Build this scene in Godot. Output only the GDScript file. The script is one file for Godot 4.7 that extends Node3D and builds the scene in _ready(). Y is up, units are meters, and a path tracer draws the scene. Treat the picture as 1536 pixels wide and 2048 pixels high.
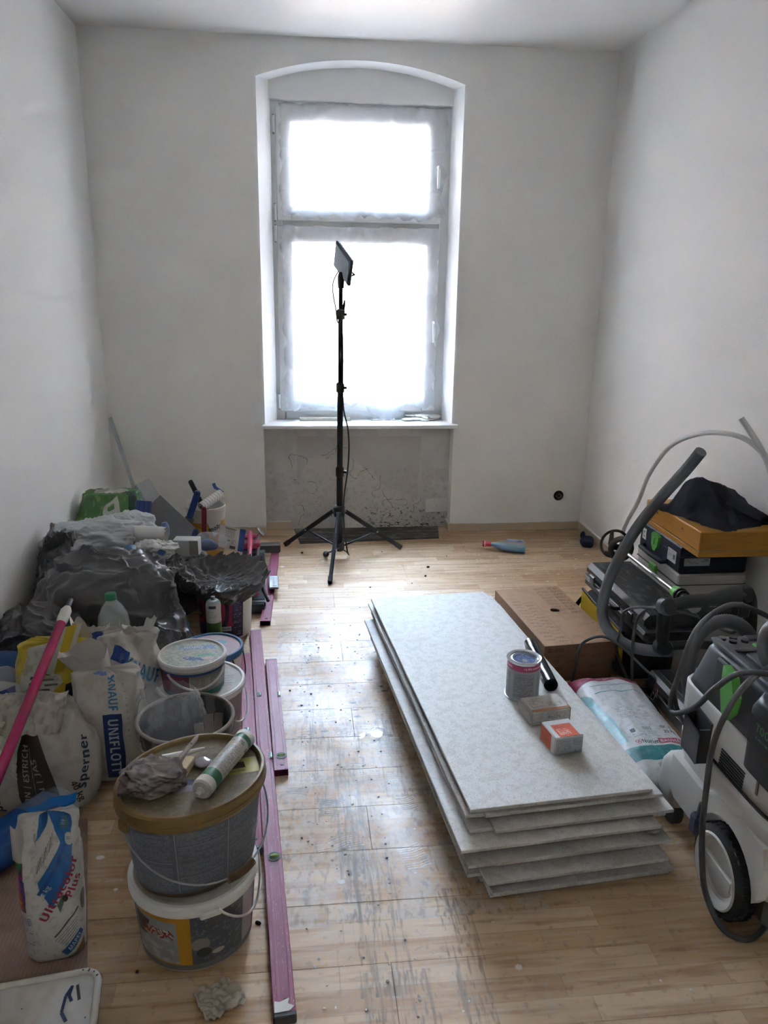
extends Node3D

# Room: x -1.17 (left wall) .. 1.863 (right wall), y 0 .. 2.87, window wall at z -4.866, camera over the origin at 1.55 m.
const XL := -1.170
const XR := 1.863
const ZB := -4.866
const ZF := 0.55
const HC := 2.870
const NICHE := -4.966      # wall under the window
const ZW := -5.066         # inner face of the window frame
var M := {}
var taken := {}
var rng := RandomNumberGenerator.new()
var font_bold: SystemFont
var font_reg: SystemFont
var glyphs := {}


func _ready() -> void:
	rng.seed = 7
	setup_view()
	setup_materials()
	build_room()
	build_floor()
	build_window()
	build_outside()
	build_small_wall_things()
	build_tripod_lamp()
	build_panels()
	build_right_side()
	build_vacuum()
	build_left_front()
	build_left_middle()
	build_left_back()
	build_scraps()


func setup_view() -> void:
	var cam := Camera3D.new()
	cam.name = "camera"
	cam.position = Vector3(0, 1.55, 0)
	cam.rotation = Vector3(-0.28123, -0.10888, 0.015836)
	cam.fov = rad_to_deg(2.0 * atan(1024.0 / 1556.0))
	cam.near = 0.02
	cam.far = 200.0
	add_child(cam)
	cam.current = true
	var env := Environment.new()
	var sky := Sky.new()
	var sm := ProceduralSkyMaterial.new()
	sm.sky_top_color = Color(0.76, 0.87, 1.0)
	sm.sky_horizon_color = Color(0.92, 0.96, 1.0)
	sm.sky_curve = 0.2
	sm.ground_bottom_color = Color(0.42, 0.41, 0.40)
	sm.ground_horizon_color = Color(0.55, 0.54, 0.53)
	sm.sun_angle_max = 0.0
	sm.energy_multiplier = 1.0
	sm.sky_energy_multiplier = 2.5
	sm.ground_energy_multiplier = 1.5
	sky.sky_material = sm
	env.background_mode = Environment.BG_SKY
	env.sky = sky
	env.ambient_light_source = Environment.AMBIENT_SOURCE_SKY
	env.tonemap_mode = Environment.TONE_MAPPER_LINEAR
	env.tonemap_exposure = 15.0
	env.sdfgi_enabled = true
	env.ssao_enabled = true
	env.ssil_enabled = true
	# sun behind the house: it lights the houses across the courtyard, not the room
	var sun := DirectionalLight3D.new()
	sun.name = "sun"
	sun.light_color = Color(0.94, 0.965, 1.0)
	sun.light_energy = 16.0
	sun.light_angular_distance = 2.0
	sun.sky_mode = DirectionalLight3D.SKY_MODE_LIGHT_ONLY
	sun.shadow_enabled = true
	sun.rotation = Vector3(deg_to_rad(-54), deg_to_rad(4), 0)
	add_child(sun)
	var we := WorldEnvironment.new()
	we.name = "environment"
	we.environment = env
	add_child(we)


# ---------------------------------------------------------------- naming
func numbered(called: String) -> String:
	if not taken.has(called):
		taken[called] = 0
		return called
	taken[called] += 1
	return "%s_%03d" % [called, taken[called]]


func tag(o: Node3D, label: String, category: String, group := "", kind := "") -> Node3D:
	o.set_meta("label", label)
	o.set_meta("category", category)
	if group != "":
		o.set_meta("group", group)
	if kind != "":
		o.set_meta("kind", kind)
	return o


func thing(called: String, label: String, category: String, at := Vector3.ZERO, turn := 0.0, group := "") -> Node3D:
	var o := Node3D.new()
	o.name = numbered(called)
	add_child(o)
	o.position = at
	o.rotation.y = turn
	tag(o, label, category, group)
	return o


func part(called: String, mesh: Mesh, material: Material, parent: Node3D, at := Vector3.ZERO, basis := Basis()) -> MeshInstance3D:
	var o := MeshInstance3D.new()
	o.name = called
	o.mesh = mesh
	o.material_override = material
	o.transform = Transform3D(basis, at)
	parent.add_child(o, true)
	return o


func single(called: String, mesh: Mesh, material: Material, label: String, category: String, at := Vector3.ZERO, basis := Basis(), group := "") -> MeshInstance3D:
	var o := MeshInstance3D.new()
	o.name = numbered(called)
	o.mesh = mesh
	o.material_override = material
	o.transform = Transform3D(basis, at)
	add_child(o)
	tag(o, label, category, group)
	return o


func struct(called: String, mesh: Mesh, material: Material, parent: Node3D = self, at := Vector3.ZERO) -> MeshInstance3D:
	var o := MeshInstance3D.new()
	o.name = numbered(called) if parent == self else called
	o.mesh = mesh
	o.material_override = material
	o.position = at
	parent.add_child(o, true)
	if parent == self:
		o.set_meta("kind", "structure")
	return o


# ---------------------------------------------------------------- mesh building
class G:
	var st := SurfaceTool.new()
	var smooth := -1

	func _init() -> void:
		st.begin(Mesh.PRIMITIVE_TRIANGLES)

	func v(p: Vector3, uv := Vector2.ZERO) -> void:
		st.set_smooth_group(smooth if smooth >= 0 else 4294967295)
		st.set_uv(uv)
		st.add_vertex(p)

	func tri(a: Vector3, b: Vector3, c: Vector3, ua := Vector2.ZERO, ub := Vector2.ZERO, uc := Vector2.ZERO) -> void:
		v(a, ua)
		v(b, ub)
		v(c, uc)

	func quad(a: Vector3, b: Vector3, c: Vector3, d: Vector3, ua := Vector2(0, 0), ub := Vector2(1, 0), uc := Vector2(1, 1), ud := Vector2(0, 1)) -> void:
		tri(a, b, c, ua, ub, uc)
		tri(a, c, d, ua, uc, ud)

	# bevelled box; uv on every face runs 0..1
	func box(c: Vector3, s: Vector3, bev := 0.0, b := Basis()) -> G:
		var h := s * 0.5
		bev = minf(bev, minf(h.x, minf(h.y, h.z)) * 0.98)
		var axes: Array[Vector3] = [Vector3.RIGHT, Vector3.UP, Vector3.BACK]
		var old := smooth
		smooth = -1
		for ax in 3:
			for sg: float in [-1.0, 1.0]:
				var n: Vector3 = axes[ax]
				var u: Vector3 = axes[(ax + 1) % 3]
				var w: Vector3 = axes[(ax + 2) % 3]
				if ax == 0:
					u = Vector3.BACK
					w = Vector3.UP
				elif ax == 1:
					u = Vector3.RIGHT
					w = Vector3.BACK
				else:
					u = Vector3.RIGHT
					w = Vector3.UP
				var hu := absf(h.dot(u)) - bev
				var hw := absf(h.dot(w)) - bev
				var o := n * sg * absf(h.dot(n))
				var p := [o - u * hu - w * hw, o + u * hu - w * hw, o + u * hu + w * hw, o - u * hu + w * hw]
				var uvs := [Vector2(0, 1), Vector2(1, 1), Vector2(1, 0), Vector2(0, 0)]
				if (u.cross(w)).dot(n * sg) > 0.0:
					p.reverse()
					uvs.reverse()
				quad(c + b * p[0], c + b * p[1], c + b * p[2], c + b * p[3], uvs[0], uvs[1], uvs[2], uvs[3])
		if bev > 0.0:
			for ax in 3:
				var a: Vector3 = axes[ax]
				var e1: Vector3 = axes[(ax + 1) % 3]
				var e2: Vector3 = axes[(ax + 2) % 3]
				var ha := h[ax] - bev
				for s1: float in [-1.0, 1.0]:
					for s2: float in [-1.0, 1.0]:
						var q1: Vector3 = e1 * s1 * h[(ax + 1) % 3] + e2 * s2 * (h[(ax + 2) % 3] - bev)
						var q2: Vector3 = e1 * s1 * (h[(ax + 1) % 3] - bev) + e2 * s2 * h[(ax + 2) % 3]
						var f := [q1 - a * ha, q1 + a * ha, q2 + a * ha, q2 - a * ha]
						if s1 * s2 > 0:
							f.reverse()
						quad(c + b * f[0], c + b * f[1], c + b * f[2], c + b * f[3])
			for sx: float in [-1.0, 1.0]:
				for sy: float in [-1.0, 1.0]:
					for sz: float in [-1.0, 1.0]:
						var t := [Vector3(sx * h.x, sy * (h.y - bev), sz * (h.z - bev)), Vector3(sx * (h.x - bev), sy * h.y, sz * (h.z - bev)), Vector3(sx * (h.x - bev), sy * (h.y - bev), sz * h.z)]
						if sx * sy * sz > 0:
							t.reverse()
						tri(c + b * t[0], c + b * t[1], c + b * t[2])
		smooth = old
		return self

	# tube along points; radius a number or one per point
	func tube(pts: Array, rad: Variant, sides := 10, caps := true) -> G:
		var n := pts.size()
		var old := smooth
		smooth = 1
		var up := Vector3(0.13, 0.97, 0.21).normalized()
		var rings := []
		var t0: Vector3 = (pts[1] - pts[0]).normalized()
		var side := t0.cross(up)
		if side.length() < 0.05:
			side = t0.cross(Vector3.RIGHT)
		side = side.normalized()
		var run := 0.0
		for i in n:
			var t: Vector3
			if i == 0:
				t = (pts[1] - pts[0]).normalized()
			elif i == n - 1:
				t = (pts[n - 1] - pts[n - 2]).normalized()
			else:
				t = (pts[i + 1] - pts[i - 1]).normalized()
			side = (side - t * side.dot(t)).normalized()
			var other := t.cross(side)
			var r: float = rad[i] if rad is Array else rad
			var ring := []
			for k in sides:
				var a := TAU * k / sides
				ring.append(pts[i] + (side * cos(a) + other * sin(a)) * r)
			rings.append(ring)
		for i in n - 1:
			var len_: float = (pts[i + 1] - pts[i]).length()
			for k in sides:
				var k2 := (k + 1) % sides
				var u0 := float(k) / sides
				var u1 := float(k + 1) / sides
				quad(rings[i][k], rings[i][k2], rings[i + 1][k2], rings[i + 1][k], Vector2(u0, run), Vector2(u1, run), Vector2(u1, run + len_), Vector2(u0, run + len_))
			run += len_
		if caps:
			smooth = -1
			for e in [0, n - 1]:
				for k in sides:
					var k2 := (k + 1) % sides
					if e == 0:
						tri(pts[e], rings[e][k2], rings[e][k])
					else:
						tri(pts[e], rings[e][k], rings[e][k2])
		smooth = old
		return self

	# profile: array of Vector2(radius, height), turned about the y axis of b; oval squashes the z radius
	func lathe(prof: Array, segs := 32, c := Vector3.ZERO, b := Basis(), oval := 1.0, sharp := true) -> G:
		var old := smooth
		var total := 0.0
		for i in prof.size() - 1:
			total += (prof[i + 1] - prof[i]).length()
		var run := 0.0
		for i in prof.size() - 1:
			var l: float = (prof[i + 1] - prof[i]).length()
			if sharp:
				smooth = 2 + (i % 24)
			else:
				smooth = 2
			for k in segs:
				var a0 := TAU * k / segs
				var a1 := TAU * (k + 1) / segs
				var d0 := Vector3(cos(a0), 0, sin(a0) * oval)
				var d1 := Vector3(cos(a1), 0, sin(a1) * oval)
				var p0: Vector2 = prof[i]
				var p1: Vector2 = prof[i + 1]
				var A := c + b * (d0 * p0.x + Vector3.UP * p0.y)
				var B := c + b * (d1 * p0.x + Vector3.UP * p0.y)
				var C := c + b * (d1 * p1.x + Vector3.UP * p1.y)
				var D := c + b * (d0 * p1.x + Vector3.UP * p1.y)
				var v0 := 1.0 - run / total
				var v1 := 1.0 - (run + l) / total
				var u0 := 1.0 - float(k) / segs
				var u1 := 1.0 - float(k + 1) / segs
				if p0.x > 1e-6:
					tri(A, B, C, Vector2(u0, v0), Vector2(u1, v0), Vector2(u1, v1))
				if p1.x > 1e-6:
					tri(A, C, D, Vector2(u0, v0), Vector2(u1, v1), Vector2(u0, v1))
			run += l
		smooth = old
		return self

	# flat polygon (xy, any winding) pushed along z from z0 to z1, placed with b and c
	func prism(poly: PackedVector2Array, z0: float, z1: float, c := Vector3.ZERO, b := Basis()) -> G:
		var old := smooth
		smooth = -1
		if Geometry2D.is_polygon_clockwise(poly):
			poly = poly.duplicate()
			poly.reverse()
		var lo := Vector2(1e9, 1e9)
		var hi := -lo
		for p in poly:
			lo = lo.min(p)
			hi = hi.max(p)
		var idx := Geometry2D.triangulate_polygon(poly)
		for k in idx.size() / 3:
			var q := [poly[idx[3 * k]], poly[idx[3 * k + 1]], poly[idx[3 * k + 2]]]
			if (q[1] - q[0]).cross(q[2] - q[0]) < 0:
				q.reverse()
			var w := []
			for e in q:
				w.append(Vector2((e.x - lo.x) / (hi.x - lo.x), 1.0 - (e.y - lo.y) / (hi.y - lo.y)))
			tri(c + b * Vector3(q[0].x, q[0].y, z1), c + b * Vector3(q[2].x, q[2].y, z1), c + b * Vector3(q[1].x, q[1].y, z1), w[0], w[2], w[1])
			tri(c + b * Vector3(q[0].x, q[0].y, z0), c + b * Vector3(q[1].x, q[1].y, z0), c + b * Vector3(q[2].x, q[2].y, z0), w[0], w[1], w[2])
		for i in poly.size():
			var p: Vector2 = poly[i]
			var q: Vector2 = poly[(i + 1) % poly.size()]
			quad(c + b * Vector3(p.x, p.y, z1), c + b * Vector3(q.x, q.y, z1), c + b * Vector3(q.x, q.y, z0), c + b * Vector3(p.x, p.y, z0))
		smooth = old
		return self

	# flat rectangle: centre and half axes
	func quad_at(c: Vector3, a: Vector3, b: Vector3) -> ArrayMesh:
		quad(c - a - b, c + a - b, c + a + b, c - a + b)
		return done()

	func done() -> ArrayMesh:
		st.generate_normals()
		return st.commit()


# smooth sheet from f(u, v) -> Vector3; uv 0..1
func sheet(nu: int, nv: int, f: Callable, closed := false) -> ArrayMesh:
	var pts := PackedVector3Array()
	var uvs := PackedVector2Array()
	var nor := PackedVector3Array()
	var idx := PackedInt32Array()
	for j in nv + 1:
		for i in nu + 1:
			var u := float(i) / nu
			var w := float(j) / nv
			pts.append(f.call(0.0 if closed and i == nu else u, w))
			uvs.append(Vector2(u, 1.0 - w))
	nor.resize(pts.size())
	for j in nv:
		for i in nu:
			var a := j * (nu + 1) + i
			var b := a + 1
			var c := a + nu + 2
			var d := a + nu + 1
			idx.append_array(PackedInt32Array([a, c, b, a, d, c]))
			var n1 := (pts[b] - pts[a]).cross(pts[c] - pts[a])
			var n2 := (pts[c] - pts[a]).cross(pts[d] - pts[a])
			nor[a] += n1 + n2
			nor[b] += n1
			nor[c] += n1 + n2
			nor[d] += n2
	if closed:
		for j in nv + 1:
			var a := j * (nu + 1)
			var b := a + nu
			var s := nor[a] + nor[b]
			nor[a] = s
			nor[b] = s
	for k in nor.size():
		nor[k] = nor[k].normalized() if nor[k].length() > 1e-12 else Vector3.UP
	var arr := []
	arr.resize(Mesh.ARRAY_MAX)
	arr[Mesh.ARRAY_VERTEX] = pts
	arr[Mesh.ARRAY_NORMAL] = nor
	arr[Mesh.ARRAY_TEX_UV] = uvs
	arr[Mesh.ARRAY_INDEX] = idx
	var m := ArrayMesh.new()
	m.add_surface_from_arrays(Mesh.PRIMITIVE_TRIANGLES, arr)
	return m


func noise(seed_: int, freq: float, ridged := false, octaves := 3) -> FastNoiseLite:
	var n := FastNoiseLite.new()
	n.seed = seed_
	n.noise_type = FastNoiseLite.TYPE_SIMPLEX_SMOOTH
	n.frequency = freq
	n.fractal_type = FastNoiseLite.FRACTAL_RIDGED if ridged else FastNoiseLite.FRACTAL_FBM
	n.fractal_octaves = octaves
	return n


func curve(ctrl: Array, steps := 8) -> Array:
	# Catmull-Rom through the control points
	var out := []
	var n := ctrl.size()
	for i in n - 1:
		var p0: Vector3 = ctrl[maxi(i - 1, 0)]
		var p1: Vector3 = ctrl[i]
		var p2: Vector3 = ctrl[i + 1]
		var p3: Vector3 = ctrl[mini(i + 2, n - 1)]
		for s in steps:
			var t := float(s) / steps
			out.append(0.5 * (2.0 * p1 + (p2 - p0) * t + (2.0 * p0 - 5.0 * p1 + 4.0 * p2 - p3) * t * t + (3.0 * p1 - p0 - 3.0 * p2 + p3) * t * t * t))
	out.append(ctrl[n - 1])
	return out


func cable(ctrl: Array, r: float, sides := 8, steps := 8) -> ArrayMesh:
	return G.new().tube(curve(ctrl, steps), r, sides).done()


func rounded(w: float, h: float, r: float, n := 5) -> PackedVector2Array:
	var p := PackedVector2Array()
	for c in [[w / 2 - r, h / 2 - r, 0.0], [-w / 2 + r, h / 2 - r, PI / 2], [-w / 2 + r, -h / 2 + r, PI], [w / 2 - r, -h / 2 + r, 1.5 * PI]]:
		for k in n + 1:
			var a: float = c[2] + PI / 2 * k / n
			p.append(Vector2(c[0] + r * cos(a), c[1] + r * sin(a)))
	return p


func facets(seed_: int, freq: float) -> FastNoiseLite:
	# creased film: sharp ridges between flat fields
	var n := FastNoiseLite.new()
	n.seed = seed_
	n.noise_type = FastNoiseLite.TYPE_CELLULAR
	n.cellular_distance_function = FastNoiseLite.DISTANCE_EUCLIDEAN
	n.cellular_return_type = FastNoiseLite.RETURN_DISTANCE2_SUB
	n.cellular_jitter = 1.0
	n.frequency = freq
	n.fractal_type = FastNoiseLite.FRACTAL_NONE
	n.domain_warp_enabled = true
	n.domain_warp_amplitude = 0.35 / freq
	n.domain_warp_frequency = freq * 0.9
	return n


# slack film or cloth bundle: smooth fields between long crisp folds
func folded(size: Vector3, seed_: int, amp := 0.10, count := 46, nu := 150, nv := 90, flat := 0.03, square := 2.5, width := 0.05, lump := 0.14) -> ArrayMesh:
	var g := RandomNumberGenerator.new()
	g.seed = seed_
	var normals := PackedVector3Array()
	var centres := PackedVector3Array()
	var nums := PackedVector3Array()   # offset, reach, height
	for k in count:
		var c := Vector3(g.randfn(), absf(g.randfn()) * 0.8 - 0.1, g.randfn()).normalized()
		var t := Vector3(g.randfn(), g.randfn(), g.randfn())
		var n := c.cross(t).normalized()
		normals.append(n)
		centres.append(c)
		nums.append(Vector3(0.0, g.randf_range(0.45, 1.25), amp * g.randf_range(0.35, 1.0) * (1.0 if g.randf() < 0.72 else -0.6)))
	var warp := noise(seed_ + 3, 1.6, false, 2)
	var big := noise(seed_ + 4, 1.1, false, 2)
	var f := func(u: float, w: float) -> Vector3:
		var a := TAU * u
		var e := PI * (w - 0.5)
		var cx := signf(cos(a)) * pow(absf(cos(a)), 2.0 / square)
		var cz := signf(sin(a)) * pow(absf(sin(a)), 2.0 / square)
		var ce := pow(maxf(cos(e), 0.0), 2.0 / square)
		var se := signf(sin(e)) * pow(absf(sin(e)), 2.0 / square)
		var d := Vector3(cos(a) * cos(e), sin(e), sin(a) * cos(e))
		var dw := (d + Vector3(warp.get_noise_3dv(d), warp.get_noise_3dv(d + Vector3(7, 0, 0)), warp.get_noise_3dv(d + Vector3(0, 9, 0))) * 0.30)
		var h := lump * big.get_noise_3dv(d)
		for k in count:
			var reach := nums[k].y
			var far := dw.distance_squared_to(centres[k])
			if far < reach * reach:
				var fade := 1.0 - far / (reach * reach)
				h += nums[k].z * exp(-absf(dw.dot(normals[k])) / width) * fade
		var p := Vector3(cx * ce, se, cz * ce) * size * 0.5 * (1.0 + h)
		p.y = maxf(p.y, -size.y * 0.5 * (1.0 - flat))
		return p + Vector3(0, size.y * 0.5 * (1.0 - flat), 0)
	return sheet(nu, nv, f, true)


# crumpled closed bag or heap: a rounded body with creases, flattened underneath
func crumple(size: Vector3, seed_: int, amp := 0.16, freq := 6.0, nu := 72, nv := 40, flat := 0.0, square := 2.4, lump := 0.25) -> ArrayMesh:
	var big := noise(seed_, freq * 0.35, false, 2)
	var fold := facets(seed_ + 11, freq * 0.8)
	var fine := facets(seed_ + 23, freq * 2.1)
	var mean := (size.x + size.y + size.z) / 3.0
	var f := func(u: float, w: float) -> Vector3:
		var a := TAU * u
		var e := PI * (w - 0.5)
		var cx := signf(cos(a)) * pow(absf(cos(a)), 2.0 / square)
		var cz := signf(sin(a)) * pow(absf(sin(a)), 2.0 / square)
		var ce := pow(maxf(cos(e), 0.0), 2.0 / square)
		var se := signf(sin(e)) * pow(absf(sin(e)), 2.0 / square)
		var p := Vector3(cx * ce, se, cz * ce) * size * 0.5
		var s := p + Vector3(seed_ * 3.7, 0, seed_ * 1.3)
		var q := Vector3(s.x + s.y * 0.3, s.y * 0.42, s.z - s.y * 0.2)
		var k := 1.0 + lump * big.get_noise_3dv(s * 2.0) - amp * (1.1 * (fold.get_noise_3dv(q) + 1.0) + 0.22 * (fine.get_noise_3dv(q) + 1.0) - 0.65)
		p *= k
		p.y = maxf(p.y, -size.y * 0.5 * (1.0 - flat))
		return p + Vector3(0, size.y * 0.5 * (1.0 - flat), 0)
	return sheet(nu, nv, f, true)


# ---------------------------------------------------------------- pictures (print, stains, grain)
func glyph_tris(text: String, bold: bool) -> PackedVector3Array:
	var key := text + ("#b" if bold else "#r")
	if glyphs.has(key):
		return glyphs[key]
	var tm := TextMesh.new()
	tm.font = font_bold if bold else font_reg
	tm.text = text
	tm.font_size = 64
	tm.pixel_size = 1.0 / 64.0
	tm.depth = 0.0
	tm.curve_step = 2.0
	var a := tm.get_mesh_arrays()
	var vs: PackedVector3Array = a[Mesh.ARRAY_VERTEX]
	var out := PackedVector3Array()
	if a[Mesh.ARRAY_INDEX] != null:
		for i in a[Mesh.ARRAY_INDEX]:
			out.append(vs[i])
	else:
		out = vs
	# shift to centre
	var lo := Vector3(1e9, 1e9, 0)
	var hi := -lo
	for p in out:
		lo = lo.min(p)
		hi = hi.max(p)
	var c := (lo + hi) * 0.5
	for i in out.size():
		out[i] -= c
	glyphs[key] = out
	return out


# writes text into an image: height of its inked box in pixels, turned clockwise, stretched to width if given
func write(im: Image, text: String, at: Vector2, height: float, color: Color, turn := 0.0, bold := true, width := 0.0, slant := 0.0) -> void:
	var tr := glyph_tris(text, bold)
	var lo := Vector2(1e9, 1e9)
	var hi := -lo
	for p in tr:
		lo = lo.min(Vector2(p.x, p.y))
		hi = hi.max(Vector2(p.x, p.y))
	var sy := height / maxf(hi.y - lo.y, 0.01)
	var sx := sy if width <= 0.0 else width / maxf(hi.x - lo.x, 0.01)
	var co := cos(turn)
	var si := sin(turn)
	for k in tr.size() / 3:
		var q := []
		for e in 3:
			var p := tr[3 * k + e]
			var l := Vector2(p.x * sx + slant * p.y * sy, -p.y * sy)
			q.append(at + Vector2(l.x * co - l.y * si, l.x * si + l.y * co))
		fill_tri(im, q[0], q[1], q[2], color)


func fill_tri(im: Image, a: Vector2, b: Vector2, c: Vector2, color: Color) -> void:
	var y0 := maxi(0, floori(minf(a.y, minf(b.y, c.y)) + 0.5))
	var y1 := mini(im.get_height() - 1, floori(maxf(a.y, maxf(b.y, c.y)) - 0.5))
	for y in range(y0, y1 + 1):
		var fy := y + 0.5
		var lo := 1e9
		var hi := -1e9
		for e: Array in [[a, b], [b, c], [c, a]]:
			var p: Vector2 = e[0]
			var q: Vector2 = e[1]
			if (p.y <= fy and q.y > fy) or (q.y <= fy and p.y > fy):
				var x := p.x + (q.x - p.x) * (fy - p.y) / (q.y - p.y)
				lo = minf(lo, x)
				hi = maxf(hi, x)
		if hi >= lo:
			var x0 := maxi(0, roundi(lo))
			var x1 := mini(im.get_width(), roundi(hi))
			if x1 > x0:
				im.fill_rect(Rect2i(x0, y, x1 - x0, 1), color)


func fill_poly(im: Image, poly: PackedVector2Array, color: Color) -> void:
	var idx := Geometry2D.triangulate_polygon(poly)
	for k in idx.size() / 3:
		fill_tri(im, poly[idx[3 * k]], poly[idx[3 * k + 1]], poly[idx[3 * k + 2]], color)


func stroke(im: Image, pts: Array, width: float, color: Color) -> void:
	for i in pts.size() - 1:
		var a: Vector2 = pts[i]
		var b: Vector2 = pts[i + 1]
		var n := (b - a).orthogonal().normalized() * width * 0.5
		fill_tri(im, a - n, a + n, b + n, color)
		fill_tri(im, a - n, b + n, b - n, color)


func disc(im: Image, c: Vector2, rx: float, ry: float, color: Color) -> void:
	for y in range(maxi(0, floori(c.y - ry)), mini(im.get_height(), ceili(c.y + ry))):
		var t := (y + 0.5 - c.y) / ry
		if absf(t) < 1.0:
			var h := rx * sqrt(1.0 - t * t)
			var x0 := maxi(0, roundi(c.x - h))
			var x1 := mini(im.get_width(), roundi(c.x + h))
			if x1 > x0:
				im.fill_rect(Rect2i(x0, y, x1 - x0, 1), color)


# rows of small unreadable print
func small_print(im: Image, r: Rect2, rows: int, color: Color, seed_ := 1, dense := 0.75) -> void:
	var g := RandomNumberGenerator.new()
	g.seed = seed_
	var step := r.size.y / rows
	for k in rows:
		var x := r.position.x
		var stop := r.end.x if g.randf() < 0.8 else r.position.x + r.size.x * g.randf_range(0.3, 0.9)
		while x < stop:
			var w := g.randf_range(0.4, 2.2) * step
			if g.randf() < dense:
				im.fill_rect(Rect2i(int(x), int(r.position.y + k * step), maxi(1, int(minf(w, stop - x))), maxi(1, int(step * 0.5))), color)
			x += w + step * 0.35


func picture(w: int, h: int, color: Color) -> Image:
	var im := Image.create(w, h, false, Image.FORMAT_RGBA8)
	im.fill(color)
	return im


# lays coloured noise over an image: dirt, grain, dust; alpha rises from lo to hi of the noise
func mottle(im: Image, n: FastNoiseLite, color: Color, lo: float, hi: float, stretch := Vector2.ONE, region := Rect2i()) -> void:
	if region.size == Vector2i.ZERO:
		region = Rect2i(0, 0, im.get_width(), im.get_height())
	var sw := maxi(2, int(region.size.x / stretch.x))
	var sh := maxi(2, int(region.size.y / stretch.y))
	var src := n.get_image(sw, sh, false, false, false)
	src.convert(Image.FORMAT_L8)
	if stretch != Vector2.ONE:
		src.resize(region.size.x, region.size.y, Image.INTERPOLATE_CUBIC)
	var data := src.get_data()
	var over := PackedByteArray()
	over.resize(data.size() * 4)
	var cr := int(color.r * 255)
	var cg := int(color.g * 255)
	var cb := int(color.b * 255)
	var lut := PackedByteArray()
	lut.resize(256)
	for i in 256:
		lut[i] = int(255.0 * color.a * smoothstep(lo, hi, i / 255.0)) if hi > lo else int(255.0 * color.a * (1.0 - smoothstep(hi, lo, i / 255.0)))
	for i in data.size():
		var q := i * 4
		over[q] = cr
		over[q + 1] = cg
		over[q + 2] = cb
		over[q + 3] = lut[data[i]]
	im.blend_rect(Image.create_from_data(region.size.x, region.size.y, false, Image.FORMAT_RGBA8, over), Rect2i(Vector2i.ZERO, region.size), region.position)


# ---------------------------------------------------------------- materials
func mat(key: String, color: Color, rough := 0.6, metal := 0.0, im: Image = null) -> StandardMaterial3D:
	if key != "" and M.has(key):
		return M[key]
	var m := StandardMaterial3D.new()
	m.resource_name = key
	m.albedo_color = color
	m.roughness = rough
	m.metallic = metal
	if im != null:
		m.albedo_texture = ImageTexture.create_from_image(im)
	if key != "":
		M[key] = m
	return m


func hex(s: String) -> Color:
	return Color.html(s)


func bumpy(m: StandardMaterial3D, seed_: int, freq: float, scale: float, per_metre: float, size := 256, ridged := false) -> StandardMaterial3D:
	var t := NoiseTexture2D.new()
	t.width = size
	t.height = size
	t.seamless = true
	t.noise = noise(seed_, freq, ridged, 3)
	m.heightmap_enabled = true
	m.heightmap_texture = t
	m.heightmap_scale = scale
	m.uv1_triplanar = true
	m.uv1_scale = Vector3.ONE * per_metre
	return m


func setup_materials() -> void:
	font_bold = SystemFont.new()
	font_bold.font_names = ["Droid Sans"]
	font_bold.font_weight = 700
	font_reg = SystemFont.new()
	font_reg.font_names = ["Droid Sans"]
	var wall := mat("white_wall_paint", hex("f0efeb"), 0.85)
	bumpy(wall, 3, 0.034, 0.16, 5.5, 512)
	wall.uv1_world_triplanar = true
	var ceil := mat("white_ceiling_paint", hex("f0efec"), 0.9)
	bumpy(ceil, 5, 0.03, 0.06, 2.0, 256)
	mat("plaster_smooth", hex("dededc"), 0.85)
	mat("reveal_paint", hex("efefed"), 0.8)
	mat("frame_white", hex("dfe1e2"), 0.35)
	mat("seal_grey", hex("8a8d90"), 0.6)
	mat("handle_white", hex("eceeee"), 0.3)
	mat("sill_white", hex("e9e9e8"), 0.4)
	mat("base_wood", hex("c9b79d"), 0.5)
	mat("caulk_white", hex("dedbd4"), 0.7)
	mat("chrome", hex("c9ccd0"), 0.18, 1.0)
	mat("steel", hex("9fa3a6"), 0.38, 1.0)
	mat("alu", hex("a9adb0"), 0.45, 1.0)
	mat("black_plastic", hex("1d1f21"), 0.45)
	mat("dark_metal", hex("2c3034"), 0.45, 0.2)
	mat("cardboard", hex("a68468"), 0.85)
	mat("white_plastic", hex("d7d6d1"), 0.45)
	mat("dirty_white", hex("c4c0b8"), 0.6)
	var glass := mat("window_glass", Color(0.92, 0.96, 0.97, 0.06), 0.02)
	glass.transparency = BaseMaterial3D.TRANSPARENCY_ALPHA
	var film := mat("plastic_film", Color(0.97, 0.98, 1.0, 0.30), 0.34)
	film.transparency = BaseMaterial3D.TRANSPARENCY_ALPHA
	film.backlight_enabled = true
	film.backlight = Color(0.97, 0.98, 1.0)
	film.cull_mode = BaseMaterial3D.CULL_DISABLED
	var clear := mat("clear_bag", Color(0.90, 0.92, 0.93, 0.14), 0.16)
	clear.transparency = BaseMaterial3D.TRANSPARENCY_ALPHA
	clear.cull_mode = BaseMaterial3D.CULL_DISABLED
	clear.metallic_specular = 0.7
	var trash := mat("trash_bag", hex("454545"), 0.30)
	trash.metallic_specular = 0.6
	trash.cull_mode = BaseMaterial3D.CULL_DISABLED


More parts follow.
